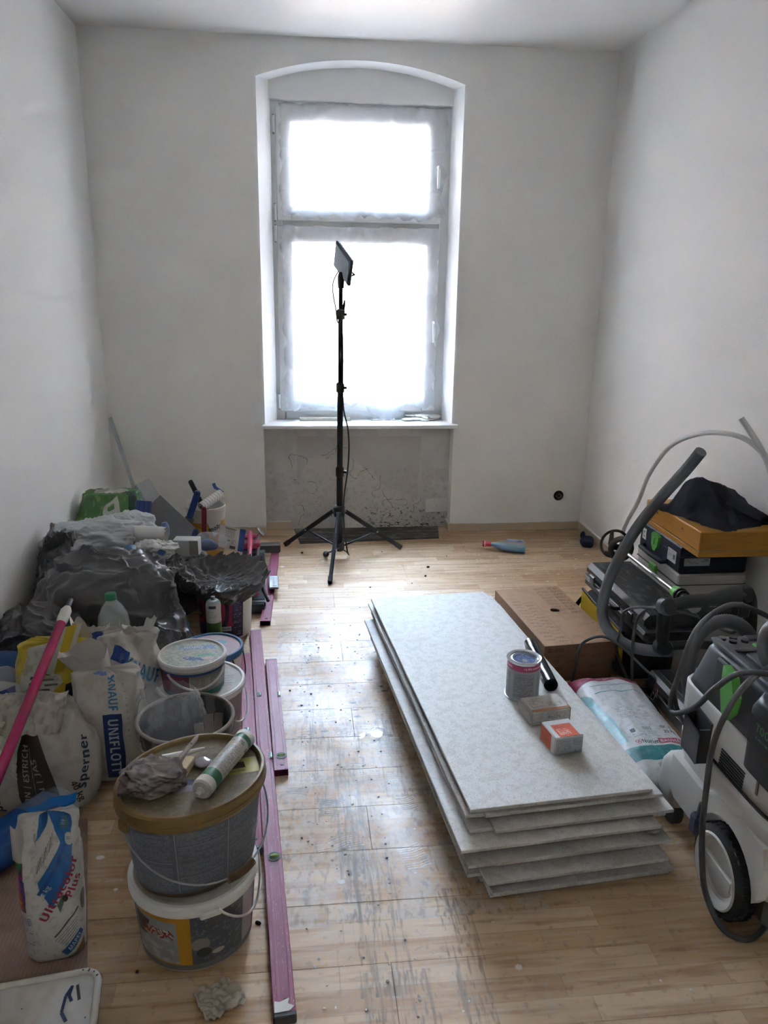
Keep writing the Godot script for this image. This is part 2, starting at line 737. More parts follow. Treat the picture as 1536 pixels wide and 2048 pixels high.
# ================================================================ the room
func build_room() -> void:
	var wm: Material = M["white_wall_paint"]
	var t := 0.25
	# long walls
	struct("wall_left", G.new().box(Vector3(XL - t / 2, HC / 2, (ZB + ZF) / 2 - 0.1), Vector3(t, HC + 0.2, ZF - ZB + 0.7)).done(), wm)
	struct("wall_right", G.new().box(Vector3(XR + t / 2, HC / 2, (ZB + ZF) / 2 - 0.1), Vector3(t, HC + 0.2, ZF - ZB + 0.7)).done(), wm)
	struct("ceiling", G.new().box(Vector3((XL + XR) / 2, HC + 0.1, (ZB + ZF) / 2), Vector3(XR - XL + 0.4, 0.2, ZF - ZB + 0.4)).done(), M["white_ceiling_paint"])
	# wall behind the camera with its doorway closed by a door leaf
	var g := G.new()
	g.box(Vector3((XL - 0.25) / 2, HC / 2, ZF + 0.1), Vector3(-0.25 - XL, HC, 0.2))
	g.box(Vector3((XR + 0.65) / 2, HC / 2, ZF + 0.1), Vector3(XR - 0.65, HC, 0.2))
	g.box(Vector3(0.2, (HC + 2.05) / 2, ZF + 0.1), Vector3(0.9, HC - 2.05, 0.2))
	struct("wall_front", g.done(), wm)
	struct("door_1", G.new().box(Vector3(0.2, 1.02, ZF + 0.08), Vector3(0.9, 2.05, 0.045), 0.003).done(), mat("door_grey", hex("b9b5ac"), 0.5))

	# window wall: front layer around the niche, arched at the top
	var x0 := -0.236
	var x1 := 0.972
	var spring := 2.662
	var rise := 0.103
	var cx := (x0 + x1) / 2
	var half := (x1 - x0) / 2
	var rad := (half * half + rise * rise) / (2 * rise)
	var arch := []
	var n := 24
	for i in n + 1:
		var x := lerpf(x0, x1, float(i) / n)
		arch.append(Vector2(x, spring + rise - rad + sqrt(rad * rad - (x - cx) * (x - cx))))
	g = G.new()
	var depth := 0.42
	g.box(Vector3((XL + x0) / 2, HC / 2, ZB - depth / 2), Vector3(x0 - XL, HC, depth))
	g.box(Vector3((XR + x1) / 2, HC / 2, ZB - depth / 2), Vector3(XR - x1, HC, depth))
	for i in n:
		var a: Vector2 = arch[i]
		var b: Vector2 = arch[i + 1]
		var ta := Vector2(a.x, HC)
		var tb := Vector2(b.x, HC)
		g.quad(Vector3(a.x, a.y, ZB), Vector3(ta.x, ta.y, ZB), Vector3(tb.x, tb.y, ZB), Vector3(b.x, b.y, ZB))
		g.quad(Vector3(a.x, a.y, ZB - depth), Vector3(b.x, b.y, ZB - depth), Vector3(tb.x, tb.y, ZB - depth), Vector3(ta.x, ta.y, ZB - depth))
	struct("wall_back", g.done(), wm)
	# smooth soffit of the arch, with thickness behind it
	g = G.new()
	g.smooth = 3
	for i in n:
		var a: Vector2 = arch[i]
		var b: Vector2 = arch[i + 1]
		g.quad(Vector3(a.x, a.y, ZB - depth), Vector3(a.x, a.y, ZB), Vector3(b.x, b.y, ZB), Vector3(b.x, b.y, ZB - depth))
	struct("trim_1", g.done(), M["reveal_paint"])
	# splayed smooth reveals either side of the frame, and the plaster strip above the frame
	g = G.new()
	g.prism(PackedVector2Array([Vector2(x0 - 0.001, -ZB + 0.002), Vector2(x0 - 0.001, -ZW + 0.16), Vector2(-0.155, -ZW + 0.16), Vector2(-0.155, -ZW - 0.02), Vector2(x0 + 0.012, -ZB + 0.004)]), 0.715, 2.70, Vector3.ZERO, Basis(Vector3(1, 0, 0), Vector3(0, 0, -1), Vector3(0, 1, 0)))
	struct("trim_2", g.done(), M["reveal_paint"])
	g = G.new()
	g.prism(PackedVector2Array([Vector2(x1 + 0.001, -ZB + 0.002), Vector2(x1 + 0.001, -ZW + 0.16), Vector2(0.925, -ZW + 0.16), Vector2(0.925, -ZW - 0.02), Vector2(x1 - 0.012, -ZB + 0.004)]), 0.715, 2.70, Vector3.ZERO, Basis(Vector3(1, 0, 0), Vector3(0, 0, -1), Vector3(0, 1, 0)))
	struct("trim_3", g.done(), M["reveal_paint"])
	# plaster field above the frame, its lower edge left rough
	var poly := PackedVector2Array()
	var rough := noise(21, 4.0)
	for i in 41:
		var x := lerpf(-0.20, 0.96, i / 40.0)
		poly.append(Vector2(x, 2.588 + 0.006 * rough.get_noise_1d(x * 6.0)))
	poly.append(Vector2(0.96, 2.80))
	poly.append(Vector2(-0.20, 2.80))
	struct("trim_4", G.new().prism(poly, ZW - 0.10, ZW + 0.035).done(), M["reveal_paint"])
	# wall under the window, set back 10 cm
	struct("wall_niche", G.new().box(Vector3(cx, 0.34, NICHE - 0.13), Vector3(x1 - x0 + 0.01, 0.74, 0.26)).done(), mat("niche_plaster", Color.WHITE, 0.9, 0.0, niche_picture()))
	# skirting: wood strip with a bead of caulk on top
	skirting("baseboard_back", Vector3(x1 + 0.0, 0, ZB), Vector3(XR, 0, ZB), Vector3(0, 0, 1))
	skirting("baseboard_left", Vector3(XL, 0, ZB), Vector3(x0, 0, ZB), Vector3(0, 0, 1))
	skirting("baseboard_niche", Vector3(x0, 0, NICHE), Vector3(-0.075, 0, NICHE), Vector3(0, 0, 1))
	skirting("baseboard_reveal", Vector3(x1, 0, NICHE), Vector3(x1, 0, ZB + 0.016), Vector3(-1, 0, 0))
	skirting("baseboard_right", Vector3(XR, 0, ZB), Vector3(XR, 0, ZF), Vector3(-1, 0, 0))
	skirting("baseboard_side", Vector3(XL, 0, ZB), Vector3(XL, 0, ZF), Vector3(1, 0, 0))
	# inner sill
	var sill := struct("window_sill", G.new().box(Vector3(0.378, 0.704, (ZB + 0.045 + ZW) / 2), Vector3(1.236, 0.024, ZB + 0.045 - ZW), 0.004).done(), M["sill_white"])
	sill.set_meta("label", "white painted window sill board under the masked window")


func skirting(called: String, a: Vector3, b: Vector3, out: Vector3) -> void:
	var mid := (a + b) / 2
	var along := (b - a)
	var s := along.abs() + out.abs() * 0.016
	var w := struct(called, G.new().box(mid + out * 0.008 + Vector3(0, 0.026, 0), s + Vector3(0, 0.052, 0), 0.002).done(), M["base_wood"])
	part("caulk_bead", G.new().box(mid + out * 0.0075 + Vector3(0, 0.0545, 0), along.abs() + out.abs() * 0.014 + Vector3(0, 0.007, 0), 0.003).done(), M["caulk_white"], w)


func niche_picture() -> Image:
	# print of the bare patch: grey primer field, pale filler, black mould and cracks (x -0.24..0.977, y -0.03..0.71)
	var W := 1200
	var H := 730
	var im := picture(W, H, hex("d2d1cf"))
	var to := func(x: float, y: float) -> Vector2: return Vector2((x + 0.24) / 1.217 * W, (0.71 - y) / 0.74 * H)
	mottle(im, noise(31, 0.006), Color(0.74, 0.735, 0.72, 0.5), 0.35, 0.7)
	# grey field where the radiator hung
	var a: Vector2 = to.call(-0.03, 0.62)
	var b: Vector2 = to.call(0.78, 0.03)
	var poly := PackedVector2Array()
	var nz := noise(33, 0.02)
	for k in 20:
		poly.append(Vector2(lerpf(a.x, b.x, k / 20.0), a.y + 8 * nz.get_noise_1d(k * 30)))
	for k in 20:
		poly.append(Vector2(b.x + 16 * nz.get_noise_1d(900 + k * 25) - k, lerpf(a.y, b.y, k / 20.0)))
	for k in 20:
		poly.append(Vector2(lerpf(b.x, a.x, k / 20.0), b.y + 8))
	for k in 20:
		poly.append(Vector2(a.x + 5 * nz.get_noise_1d(2000 + k * 25), lerpf(b.y, a.y, k / 20.0)))
	fill_poly(im, poly, hex("c3c1bf"))
	# pale old plaster laid bare: upper edge runs down from left to right
	var bare := PackedVector2Array()
	var edge := [[0.03, 0.47], [0.12, 0.50], [0.19, 0.46], [0.25, 0.49], [0.32, 0.47], [0.40, 0.42], [0.47, 0.38], [0.50, 0.33], [0.55, 0.28], [0.62, 0.26], [0.72, 0.22], [0.79, 0.16], [0.80, 0.03]]
	for e in edge:
		bare.append(to.call(e[0], e[1]))
	bare.append(to.call(0.78, 0.0))
	bare.append(to.call(-0.06, 0.0))
	bare.append(to.call(-0.06, 0.16))
	bare.append(to.call(-0.02, 0.30))
	fill_poly(im, bare, hex("cfcbc4"))
	mottle(im, noise(35, 0.012), Color(0.80, 0.78, 0.74, 0.35), 0.45, 0.75)
	mottle(im, noise(36, 0.022, false, 6), Color(0.50, 0.48, 0.46, 0.20), 0.50, 0.85, Vector2.ONE, Rect2i(0, 300, 1200, 430))
	var g := RandomNumberGenerator.new()
	g.seed = 5
	# cracks along the edge and branching down
	var walks := [[0.03, 0.44, 0.2, 0.9], [0.12, 0.50, 0.15, 0.1], [0.16, 0.47, 0.12, 0.5], [0.33, 0.47, 0.22, -0.6], [0.40, 0.42, 0.10, -1.2], [0.51, 0.36, 0.16, -1.5], [0.53, 0.26, 0.12, -1.3], [0.68, 0.15, 0.10, -0.3], [0.58, 0.10, 0.10, 2.2], [0.44, 0.08, 0.16, -0.3], [0.06, 0.24, 0.12, 0.2], [0.30, 0.28, 0.1, -2.0], [-0.04, 0.17, 0.16, -0.7], [0.60, 0.2, 0.12, -2.4], [0.74, 0.1, 0.1, 1.1]]
	for w in walks:
		var p := Vector2(w[0], w[1])
		var dir: float = w[3]
		var left: float = w[2] * 1.25
		var pts := [to.call(p.x, p.y)]
		while left > 0:
			dir += g.randf_range(-0.7, 0.7)
			p += Vector2(cos(dir), sin(dir)) * 0.008
			left -= 0.008
			pts.append(to.call(p.x, p.y))
		for k in pts.size() - 1:
			stroke(im, [pts[k], pts[k + 1]], g.randf_range(0.8, 3.0), Color(0.20, 0.19, 0.18).lerp(hex("9c978f"), g.randf() * 0.8))
	for k in 200:
		var x := g.randf_range(-0.06, 0.82)
		var y := absf(g.randfn(0.0, 0.16))
		var top := 0.47 if x < 0.35 else lerpf(0.45, 0.14, (x - 0.35) / 0.45)
		if y > top:
			continue
		var c: Vector2 = to.call(x, y + 0.005)
		var r := g.randf_range(0.5, 1.8) if g.randf() < 0.9 else g.randf_range(1.8, 3.6)
		disc(im, c, r * g.randf_range(0.6, 2.6), r, Color(0.26, 0.25, 0.24).lerp(hex("a29d95"), g.randf()))
	for k in 26:
		var c: Vector2 = to.call(g.randf_range(0.38, 0.86), g.randf_range(0.0, 0.035))
		disc(im, c, g.randf_range(3, 14), g.randf_range(1.5, 4), hex("3a3733"))
	mottle(im, noise(37, 0.03, false, 4), Color(0.3, 0.28, 0.26, 0.6), 0.60, 0.78, Vector2.ONE, Rect2i(640, 560, 560, 170))
	return im


func build_floor() -> void:
	var im := floor_picture()
	var m := mat("laminate", Color.WHITE, 0.30, 0.0, im)
	var nt := NoiseTexture2D.new()
	nt.width = 512
	nt.height = 512
	nt.seamless = true
	nt.noise = noise(77, 0.02, false, 4)
	var ramp := Gradient.new()
	ramp.set_color(0, Color(0.40, 0.40, 0.40))
	ramp.set_color(1, Color(0.72, 0.72, 0.72))
	nt.color_ramp = ramp
	m.roughness = 1.0
	m.roughness_texture = nt
	m.roughness_texture_channel = BaseMaterial3D.TEXTURE_CHANNEL_RED
	var slab := struct("floor", G.new().box(Vector3((XL + XR) / 2, -0.055, (ZB + ZF) / 2 - 0.1), Vector3(XR - XL + 0.5, 0.09, ZF - ZB + 0.7)).done(), mat("screed", hex("6d5a47"), 0.9))
	var g := RandomNumberGenerator.new()
	g.seed = 41
	var z := NICHE - 0.005
	var row := 0
	var nxt := -1.475 - 0.196 * 17
	var bw := 0.196
	while z < ZF - 0.01:
		var z1 := minf(nxt, ZF)
		nxt += bw
		if z1 - z < 0.01:
			z = z1
			continue
		var x := XL
		var off := fmod(row * 0.43, 1.28) + 0.02
		var xe := x + off
		while x < XR - 0.005:
			xe = minf(xe, XR)
			if xe - x > 0.03:
				var inside := z1 > ZB + 0.02
				var xa := x
				var xb := xe
				if not inside:
					xa = maxf(x, -0.236)
					xb = minf(xe, 0.972)
				if xb - xa > 0.02:
					part("plank", plank(xa, xb, z, z1, g.randf_range(-0.0004, 0.0)), m, slab)
			x = xe
			xe = x + 1.285
		z = z1
		row += 1


func plank(xa: float, xb: float, za: float, zb: float, y: float) -> ArrayMesh:
	var g := G.new()
	var gap := 0.0003
	var b := 0.0006
	xa += gap
	xb -= gap
	za += gap
	zb -= gap
	var uv := func(x: float, z: float) -> Vector2: return Vector2((x - XL) / (XR - XL), (z + 5.0) / 4.0)
	var i := [Vector3(xa + b, y, za + b), Vector3(xb - b, y, za + b), Vector3(xb - b, y, zb - b), Vector3(xa + b, y, zb - b)]
	var o := [Vector3(xa, y - b, za), Vector3(xb, y - b, za), Vector3(xb, y - b, zb), Vector3(xa, y - b, zb)]
	g.quad(i[0], i[1], i[2], i[3], uv.call(i[0].x, i[0].z), uv.call(i[1].x, i[1].z), uv.call(i[2].x, i[2].z), uv.call(i[3].x, i[3].z))
	for k in 4:
		var k2 := (k + 1) % 4
		g.quad(o[k], o[k2], i[k2], i[k], uv.call(o[k].x, o[k].z), uv.call(o[k2].x, o[k2].z), uv.call(i[k2].x, i[k2].z), uv.call(i[k].x, i[k].z))
		var d := Vector3(0, -0.006, 0)
		g.quad(o[k] + d, o[k2] + d, o[k2], o[k])
	return g.done()


func floor_picture() -> Image:
	# print of the laminate (x XL..XR, z -5..-1): beech strips, then dust, scuffs and drips lying on it
	var W := 1536
	var H := 2048
	var im := picture(W, H, hex("c8a985"))
	var g := RandomNumberGenerator.new()
	g.seed = 9
	var px := W / (XR - XL)
	var pz := H / 4.0
	var to := func(x: float, z: float) -> Vector2: return Vector2((x - XL) * px, (z + 5.0) * pz)
	var sz := -1.475 - 0.196 * 18
	var strip := 0.196 / 3.0
	var tones := [hex("c9ab88"), hex("c2a27e"), hex("cfb391"), hex("bd9c78"), hex("d3b897"), hex("c6a581"), hex("b99772")]
	while sz < -0.99:
		var x := XL - g.randf() * 0.4
		while x < XR:
			var l := g.randf_range(0.28, 0.52)
			var a: Vector2 = to.call(x, sz)
			var b: Vector2 = to.call(x + l, sz + strip)
			im.fill_rect(Rect2i(int(a.x), int(a.y), int(b.x - a.x) + 1, int(b.y - a.y) + 1), tones[g.randi() % tones.size()])
			im.fill_rect(Rect2i(int(a.x), int(a.y), 1, int(b.y - a.y) + 1), hex("b08f6c"))
			x += l
		var e: Vector2 = to.call(XL, sz)
		im.fill_rect(Rect2i(0, int(e.y), W, 1), hex("b39270"))
		sz += strip
	# grain along the strips
	mottle(im, noise(51, 0.06, false, 3), Color(0.60, 0.46, 0.33, 0.50), 0.48, 0.78, Vector2(14, 1))
	mottle(im, noise(52, 0.10, false, 3), Color(0.87, 0.78, 0.66, 0.38), 0.52, 0.8, Vector2(10, 1))
	# plaster dust trodden into the walkway: patchy, with ragged outline
	var way: Rect2i = Rect2i(to.call(-0.12, -3.35), Vector2i(int(0.75 * px), int(1.75 * pz)))
	mottle(im, noise(61, 0.016, false, 5), Color(0.74, 0.72, 0.69, 0.45), 0.38, 0.70, Vector2.ONE, way)
	mottle(im, noise(62, 0.09, false, 4), Color(0.80, 0.78, 0.75, 0.40), 0.48, 0.72, Vector2(1, 2), way)
	mottle(im, noise(63, 0.07, false, 5), Color(0.44, 0.40, 0.37, 0.40), 0.56, 0.74, Vector2(1, 2), way)
	mottle(im, noise(64, 0.05, false, 5), Color(0.72, 0.68, 0.63, 0.28), 0.50, 0.74)
	mottle(im, noise(65, 0.05, false, 3), Color(0.45, 0.38, 0.32, 0.22), 0.68, 0.80)
	# shoe prints: rows of tread bars
	for k in 34:
		var c := Vector2(g.randf_range(-0.06, 0.50), g.randf_range(-3.25, -1.85))
		var dir := g.randf_range(-0.35, 0.35) + (PI if g.randf() < 0.5 else 0.0)
		var col := Color(0.45, 0.42, 0.40) if g.randf() < 0.55 else Color(0.86, 0.85, 0.84)
		var bars := g.randi_range(4, 12)
		var wd := g.randf_range(0.02, 0.045)
		for q in bars:
			var o := c + Vector2(sin(dir), cos(dir)) * (q * 0.009)
			var s := Vector2(cos(dir), -sin(dir)) * wd
			var f := Vector2(sin(dir), cos(dir)) * 0.006
			if g.randf() < 0.8:
				stroke(im, [to.call(o.x - s.x, o.y - s.y), to.call(o.x + f.x, o.y + f.y), to.call(o.x + s.x, o.y + s.y)], g.randf_range(0.8, 1.6), col)
	# long scuffs dragged towards the door
	var drags := [[0.13, -2.55, 0.16, -1.75, 0.016], [0.12, -2.2, 0.135, -1.60, 0.012], [0.05, -2.75, 0.07, -2.0, 0.010], [0.28, -2.6, 0.30, -2.1, 0.010], [0.165, -1.85, 0.19, -1.38, 0.022], [0.20, -1.45, 0.225, -1.05, 0.030], [0.36, -1.7, 0.40, -1.15, 0.010], [0.0, -2.9, 0.03, -2.2, 0.006]]
	for k in drags.size():
		var d: Array = drags[k]
		var a: Vector2 = to.call(minf(d[0], d[2]) - d[4] * 2.5, d[1])
		var b: Vector2 = to.call(maxf(d[0], d[2]) + d[4] * 2.5, d[3])
		var box := Rect2i(int(a.x), int(a.y), int(b.x - a.x), int(b.y - a.y))
		mottle(im, noise(660 + k, 0.10, false, 3), Color(0.38, 0.35, 0.32, 0.42), 0.52, 0.76, Vector2(1, 16), box)
		mottle(im, noise(680 + k, 0.16, false, 2), Color(0.36, 0.33, 0.31, 0.38), 0.62, 0.78, Vector2(1, 5), box)
	# dark smears and paint drips
	for k in 26:
		var c: Vector2 = to.call(g.randf_range(-0.02, 0.55), g.randf_range(-3.2, -2.4))
		disc(im, c, g.randf_range(2, 8), g.randf_range(1.5, 4), Color(0.38, 0.35, 0.33))
	for k in 420:
		var c: Vector2 = to.call(g.randf_range(XL, XR), g.randf_range(-4.9, -1.0))
		var r := g.randf_range(0.6, 1.6) if g.randf() < 0.85 else g.randf_range(1.6, 4.5)
		disc(im, c, r * g.randf_range(0.8, 1.8), r, hex("ddd8d0"))
	for k in 60:
		var c: Vector2 = to.call(g.randf_range(1.0, 1.75), g.randf_range(-4.5, -3.9))
		disc(im, c, g.randf_range(1, 5), g.randf_range(0.8, 2.5), hex("e2ddd6"))
	return im


# ================================================================ window, film, outside
func build_window() -> void:
	var fm: Material = M["frame_white"]
	var win := Node3D.new()
	win.name = "window_1"
	add_child(win)
	win.set_meta("kind", "structure")
	win.set_meta("label", "tall white plastic window with two sashes masked by film")
	# fixed frame
	var g := G.new()
	var f0 := -0.158
	var f1 := 0.934
	var y0 := 0.700
	var y1 := 2.612
	g.box(Vector3(f0 + 0.035, (y0 + y1) / 2, ZW - 0.035), Vector3(0.07, y1 - y0, 0.07), 0.004)
	g.box(Vector3(f1 - 0.035, (y0 + y1) / 2, ZW - 0.035), Vector3(0.07, y1 - y0, 0.07), 0.004)
	g.box(Vector3((f0 + f1) / 2, y1 - 0.035, ZW - 0.035), Vector3(f1 - f0 - 0.1, 0.07, 0.07), 0.004)
	g.box(Vector3((f0 + f1) / 2, y0 + 0.035, ZW - 0.035), Vector3(f1 - f0 - 0.1, 0.07, 0.07), 0.004)
	g.box(Vector3((f0 + f1) / 2, 1.913, ZW - 0.04), Vector3(f1 - f0 - 0.1, 0.09, 0.06), 0.004)
	part("window_frame", g.done(), fm, win)
	sash(win, -0.127, 0.873, 1.929, 2.563, -0.038, 0.788, 2.015, 2.471)
	sash(win, -0.131, 0.873, 0.768, 1.897, -0.037, 0.790, 0.858, 1.803)
	# hinges on the left
	for y in [2.46, 1.975, 1.855, 0.835]:
		var h := part("hinge", G.new().lathe([Vector2(0, -0.045), Vector2(0.008, -0.045), Vector2(0.008, 0.045), Vector2(0, 0.045)], 12, Vector3(-0.137, y, ZW + 0.016)).done(), M["handle_white"], win)
		part("pin", G.new().lathe([Vector2(0, -0.055), Vector2(0.0045, -0.055), Vector2(0.0045, 0.052), Vector2(0, 0.052)], 8, Vector3(-0.137, y, ZW + 0.016)).done(), M["seal_grey"], h)
	for y in [2.245, 1.335]:
		var hd := part("handle", G.new().box(Vector3(0.846, y - 0.005, ZW + 0.020), Vector3(0.028, 0.066, 0.012), 0.004).done(), M["handle_white"], win)
		part("lever", G.new().tube([Vector3(0.846, y + 0.005, ZW + 0.02), Vector3(0.846, y + 0.005, ZW + 0.055), Vector3(0.847, y - 0.01, ZW + 0.062), Vector3(0.848, y - 0.12, ZW + 0.060)], [0.008, 0.009, 0.010, 0.008], 8).done(), M["handle_white"], hd)
	# films taped over the sashes
	film_sheet("plastic_film", "clear masking film over the short upper sash of the window", -0.10, 0.885, 1.955, 2.57, 3)
	film_sheet("plastic_film", "clear masking film over the tall lower sash of the window, hanging in a point", -0.095, 0.868, 0.80, 1.90, 8)


func sash(win: Node3D, x0: float, x1: float, y0: float, y1: float, gx0: float, gx1: float, gy0: float, gy1: float) -> void:
	var g := G.new()
	var z := ZW - 0.015
	var d := 0.06
	g.box(Vector3((x0 + gx0) / 2, (y0 + y1) / 2, z), Vector3(gx0 - x0, y1 - y0, d), 0.005)
	g.box(Vector3((x1 + gx1) / 2, (y0 + y1) / 2, z), Vector3(x1 - gx1, y1 - y0, d), 0.005)
	g.box(Vector3((gx0 + gx1) / 2, (y1 + gy1) / 2, z), Vector3(gx1 - gx0 + 0.008, y1 - gy1, d), 0.005)
	g.box(Vector3((gx0 + gx1) / 2, (y0 + gy0) / 2, z), Vector3(gx1 - gx0 + 0.008, gy0 - y0, d), 0.005)
	var s := part("sash", g.done(), M["frame_white"], win)
	# glazing bead, seal and pane
	g = G.new()
	for e in [[gx0 - 0.004, 0.0], [gx1 + 0.004, 0.0]]:
		g.box(Vector3(e[0], (gy0 + gy1) / 2, z + 0.012), Vector3(0.010, gy1 - gy0 + 0.018, 0.028), 0.004)
	for e in [gy0 - 0.004, gy1 + 0.004]:
		g.box(Vector3((gx0 + gx1) / 2, e, z + 0.012), Vector3(gx1 - gx0, 0.010, 0.028), 0.004)
	part("glazing_bead", g.done(), M["seal_grey"], s)
	part("glass_pane", G.new().box(Vector3((gx0 + gx1) / 2, (gy0 + gy1) / 2, z - 0.004), Vector3(gx1 - gx0 + 0.012, gy1 - gy0 + 0.012, 0.004)).done(), M["window_glass"], s)


func film_sheet(called: String, label: String, x0: float, x1: float, y0: float, y1: float, seed_: int) -> void:
	var a := noise(seed_, 1.6, true, 3)
	var b := noise(seed_ + 20, 3.0, false, 3)
	var edge := noise(seed_ + 40, 5.0, false, 2)
	var tall := y1 - y0 > 0.8
	var f := func(u: float, w: float) -> Vector3:
		var lo := y0 + 0.03 * edge.get_noise_1d(u * 2.2)
		if tall:
			lo -= 0.12 * maxf(0.0, 1.0 - absf(u - 0.66) / 0.13) + 0.015 * maxf(0.0, 1.0 - absf(u - 0.05) / 0.1)
		var x := lerpf(x0, x1, u)
		var y := lerpf(lo, y1 + 0.012 * edge.get_noise_1d(100.0 + u * 2.0), w)
		x += 0.022 * edge.get_noise_1d(200.0 + y * 1.6 + 9.0 * roundf(u)) * pow(absf(u - 0.5) * 2.0, 6.0)
		var slack := minf(minf(u, 1.0 - u), minf(w + 0.02, 1.0 - w)) * 4.0
		slack = clampf(slack, 0.15, 1.0)
		var z := ZW + 0.030 + 0.020 * slack * (a.get_noise_2d(x * 1.6 + y * 0.9, y * 1.3 - x * 0.7) + 0.4) + 0.006 * b.get_noise_2d(x * 4.0, y * 3.0)
		# fold lines from the packet
		for k in [0.23, 0.62]:
			z += 0.006 * maxf(0.0, 1.0 - absf(w - k - 0.008 * b.get_noise_1d(x * 9.0)) / 0.012)
		if tall:
			z += 0.035 * maxf(0.0, 1.0 - absf(u - 0.66) / 0.14) * maxf(0.0, 1.0 - w / 0.22)
		return Vector3(x, y, z)
	single(called, sheet(90, 90, f), M["plastic_film"], label, "plastic film", Vector3.ZERO, Basis(), "masking films on the window")


func build_outside() -> void:
	# courtyard: low beige house across it, an added pale one to bounce light, added side walls to block it
	var root := thing("courtyard_house", "low beige rendered house seen through the lower window pane", "building", Vector3(0, -9.0, -20.0))
	var rm := mat("beige_render", hex("cfc0b4"), 0.9)
	part("wall", G.new().box(Vector3(0.4, 5.9, -2.0), Vector3(10.0, 11.8, 4.0)).done(), rm, root)
	part("roof", G.new().box(Vector3(0.4, 11.87, -2.0), Vector3(10.4, 0.16, 4.4), 0.03).done(), mat("roof_sheet", hex("a5a29c"), 0.6), root)
	part("yard", G.new().box(Vector3(0.35, -0.1, 7.3), Vector3(5.3, 0.2, 14.4)).done(), mat("yard_paving", hex("4c4a48"), 0.9), root)
	var pale := thing("bounce_house", "tall white house added behind the low beige one to bounce light", "building", Vector3(0, -9.0, -27.0))  # put in to throw even light through the window
	part("wall", G.new().box(Vector3(0.4, 8.2, -3.0), Vector3(30.0, 16.4, 6.0)).done(), mat("white_render", hex("e6e8ea"), 0.9), pale)
	part("eaves", G.new().box(Vector3(0.4, 16.5, -3.0), Vector3(30.6, 0.3, 6.6), 0.05).done(), M["roof_sheet"], pale)
	# the house the room belongs to: unseen blocks added round it to keep the sun off the yard
	var hm := mat("house_render", hex("a59c92"), 0.9)
	struct("wall_sunblock_below", G.new().box(Vector3(0.35, -4.66, -1.6), Vector3(10.3, 8.6, 7.3)).done(), hm)
	struct("wall_sunblock_above", G.new().box(Vector3(0.35, 3.35, -1.6), Vector3(10.3, 0.5, 7.3)).done(), hm)
	struct("wall_sunblock_left", G.new().box(Vector3(-3.15, 1.40, -1.6), Vector3(3.3, 3.3, 7.3)).done(), hm)
	struct("wall_sunblock_right", G.new().box(Vector3(3.85, 1.40, -1.6), Vector3(3.3, 3.3, 7.3)).done(), hm)
	for x: float in [-3.6, 4.3]:  # out of view, added to keep sideways light off the long walls
		var w := thing("side_light_block", ["unseen wall added beyond the left wall to cut side light", "unseen wall added beyond the right wall to cut side light"][0 if x < 0 else 1], "building", Vector3(x, -9.0, -12.8))
		part("wall", G.new().box(Vector3(0, 10.0, 0), Vector3(2.4, 20.0, 14.0)).done(), mat("block_render", hex("8f8279"), 0.9), w)
		part("eaves", G.new().box(Vector3(0, 20.1, 0), Vector3(2.8, 0.2, 14.4), 0.05).done(), M["roof_sheet"], w)


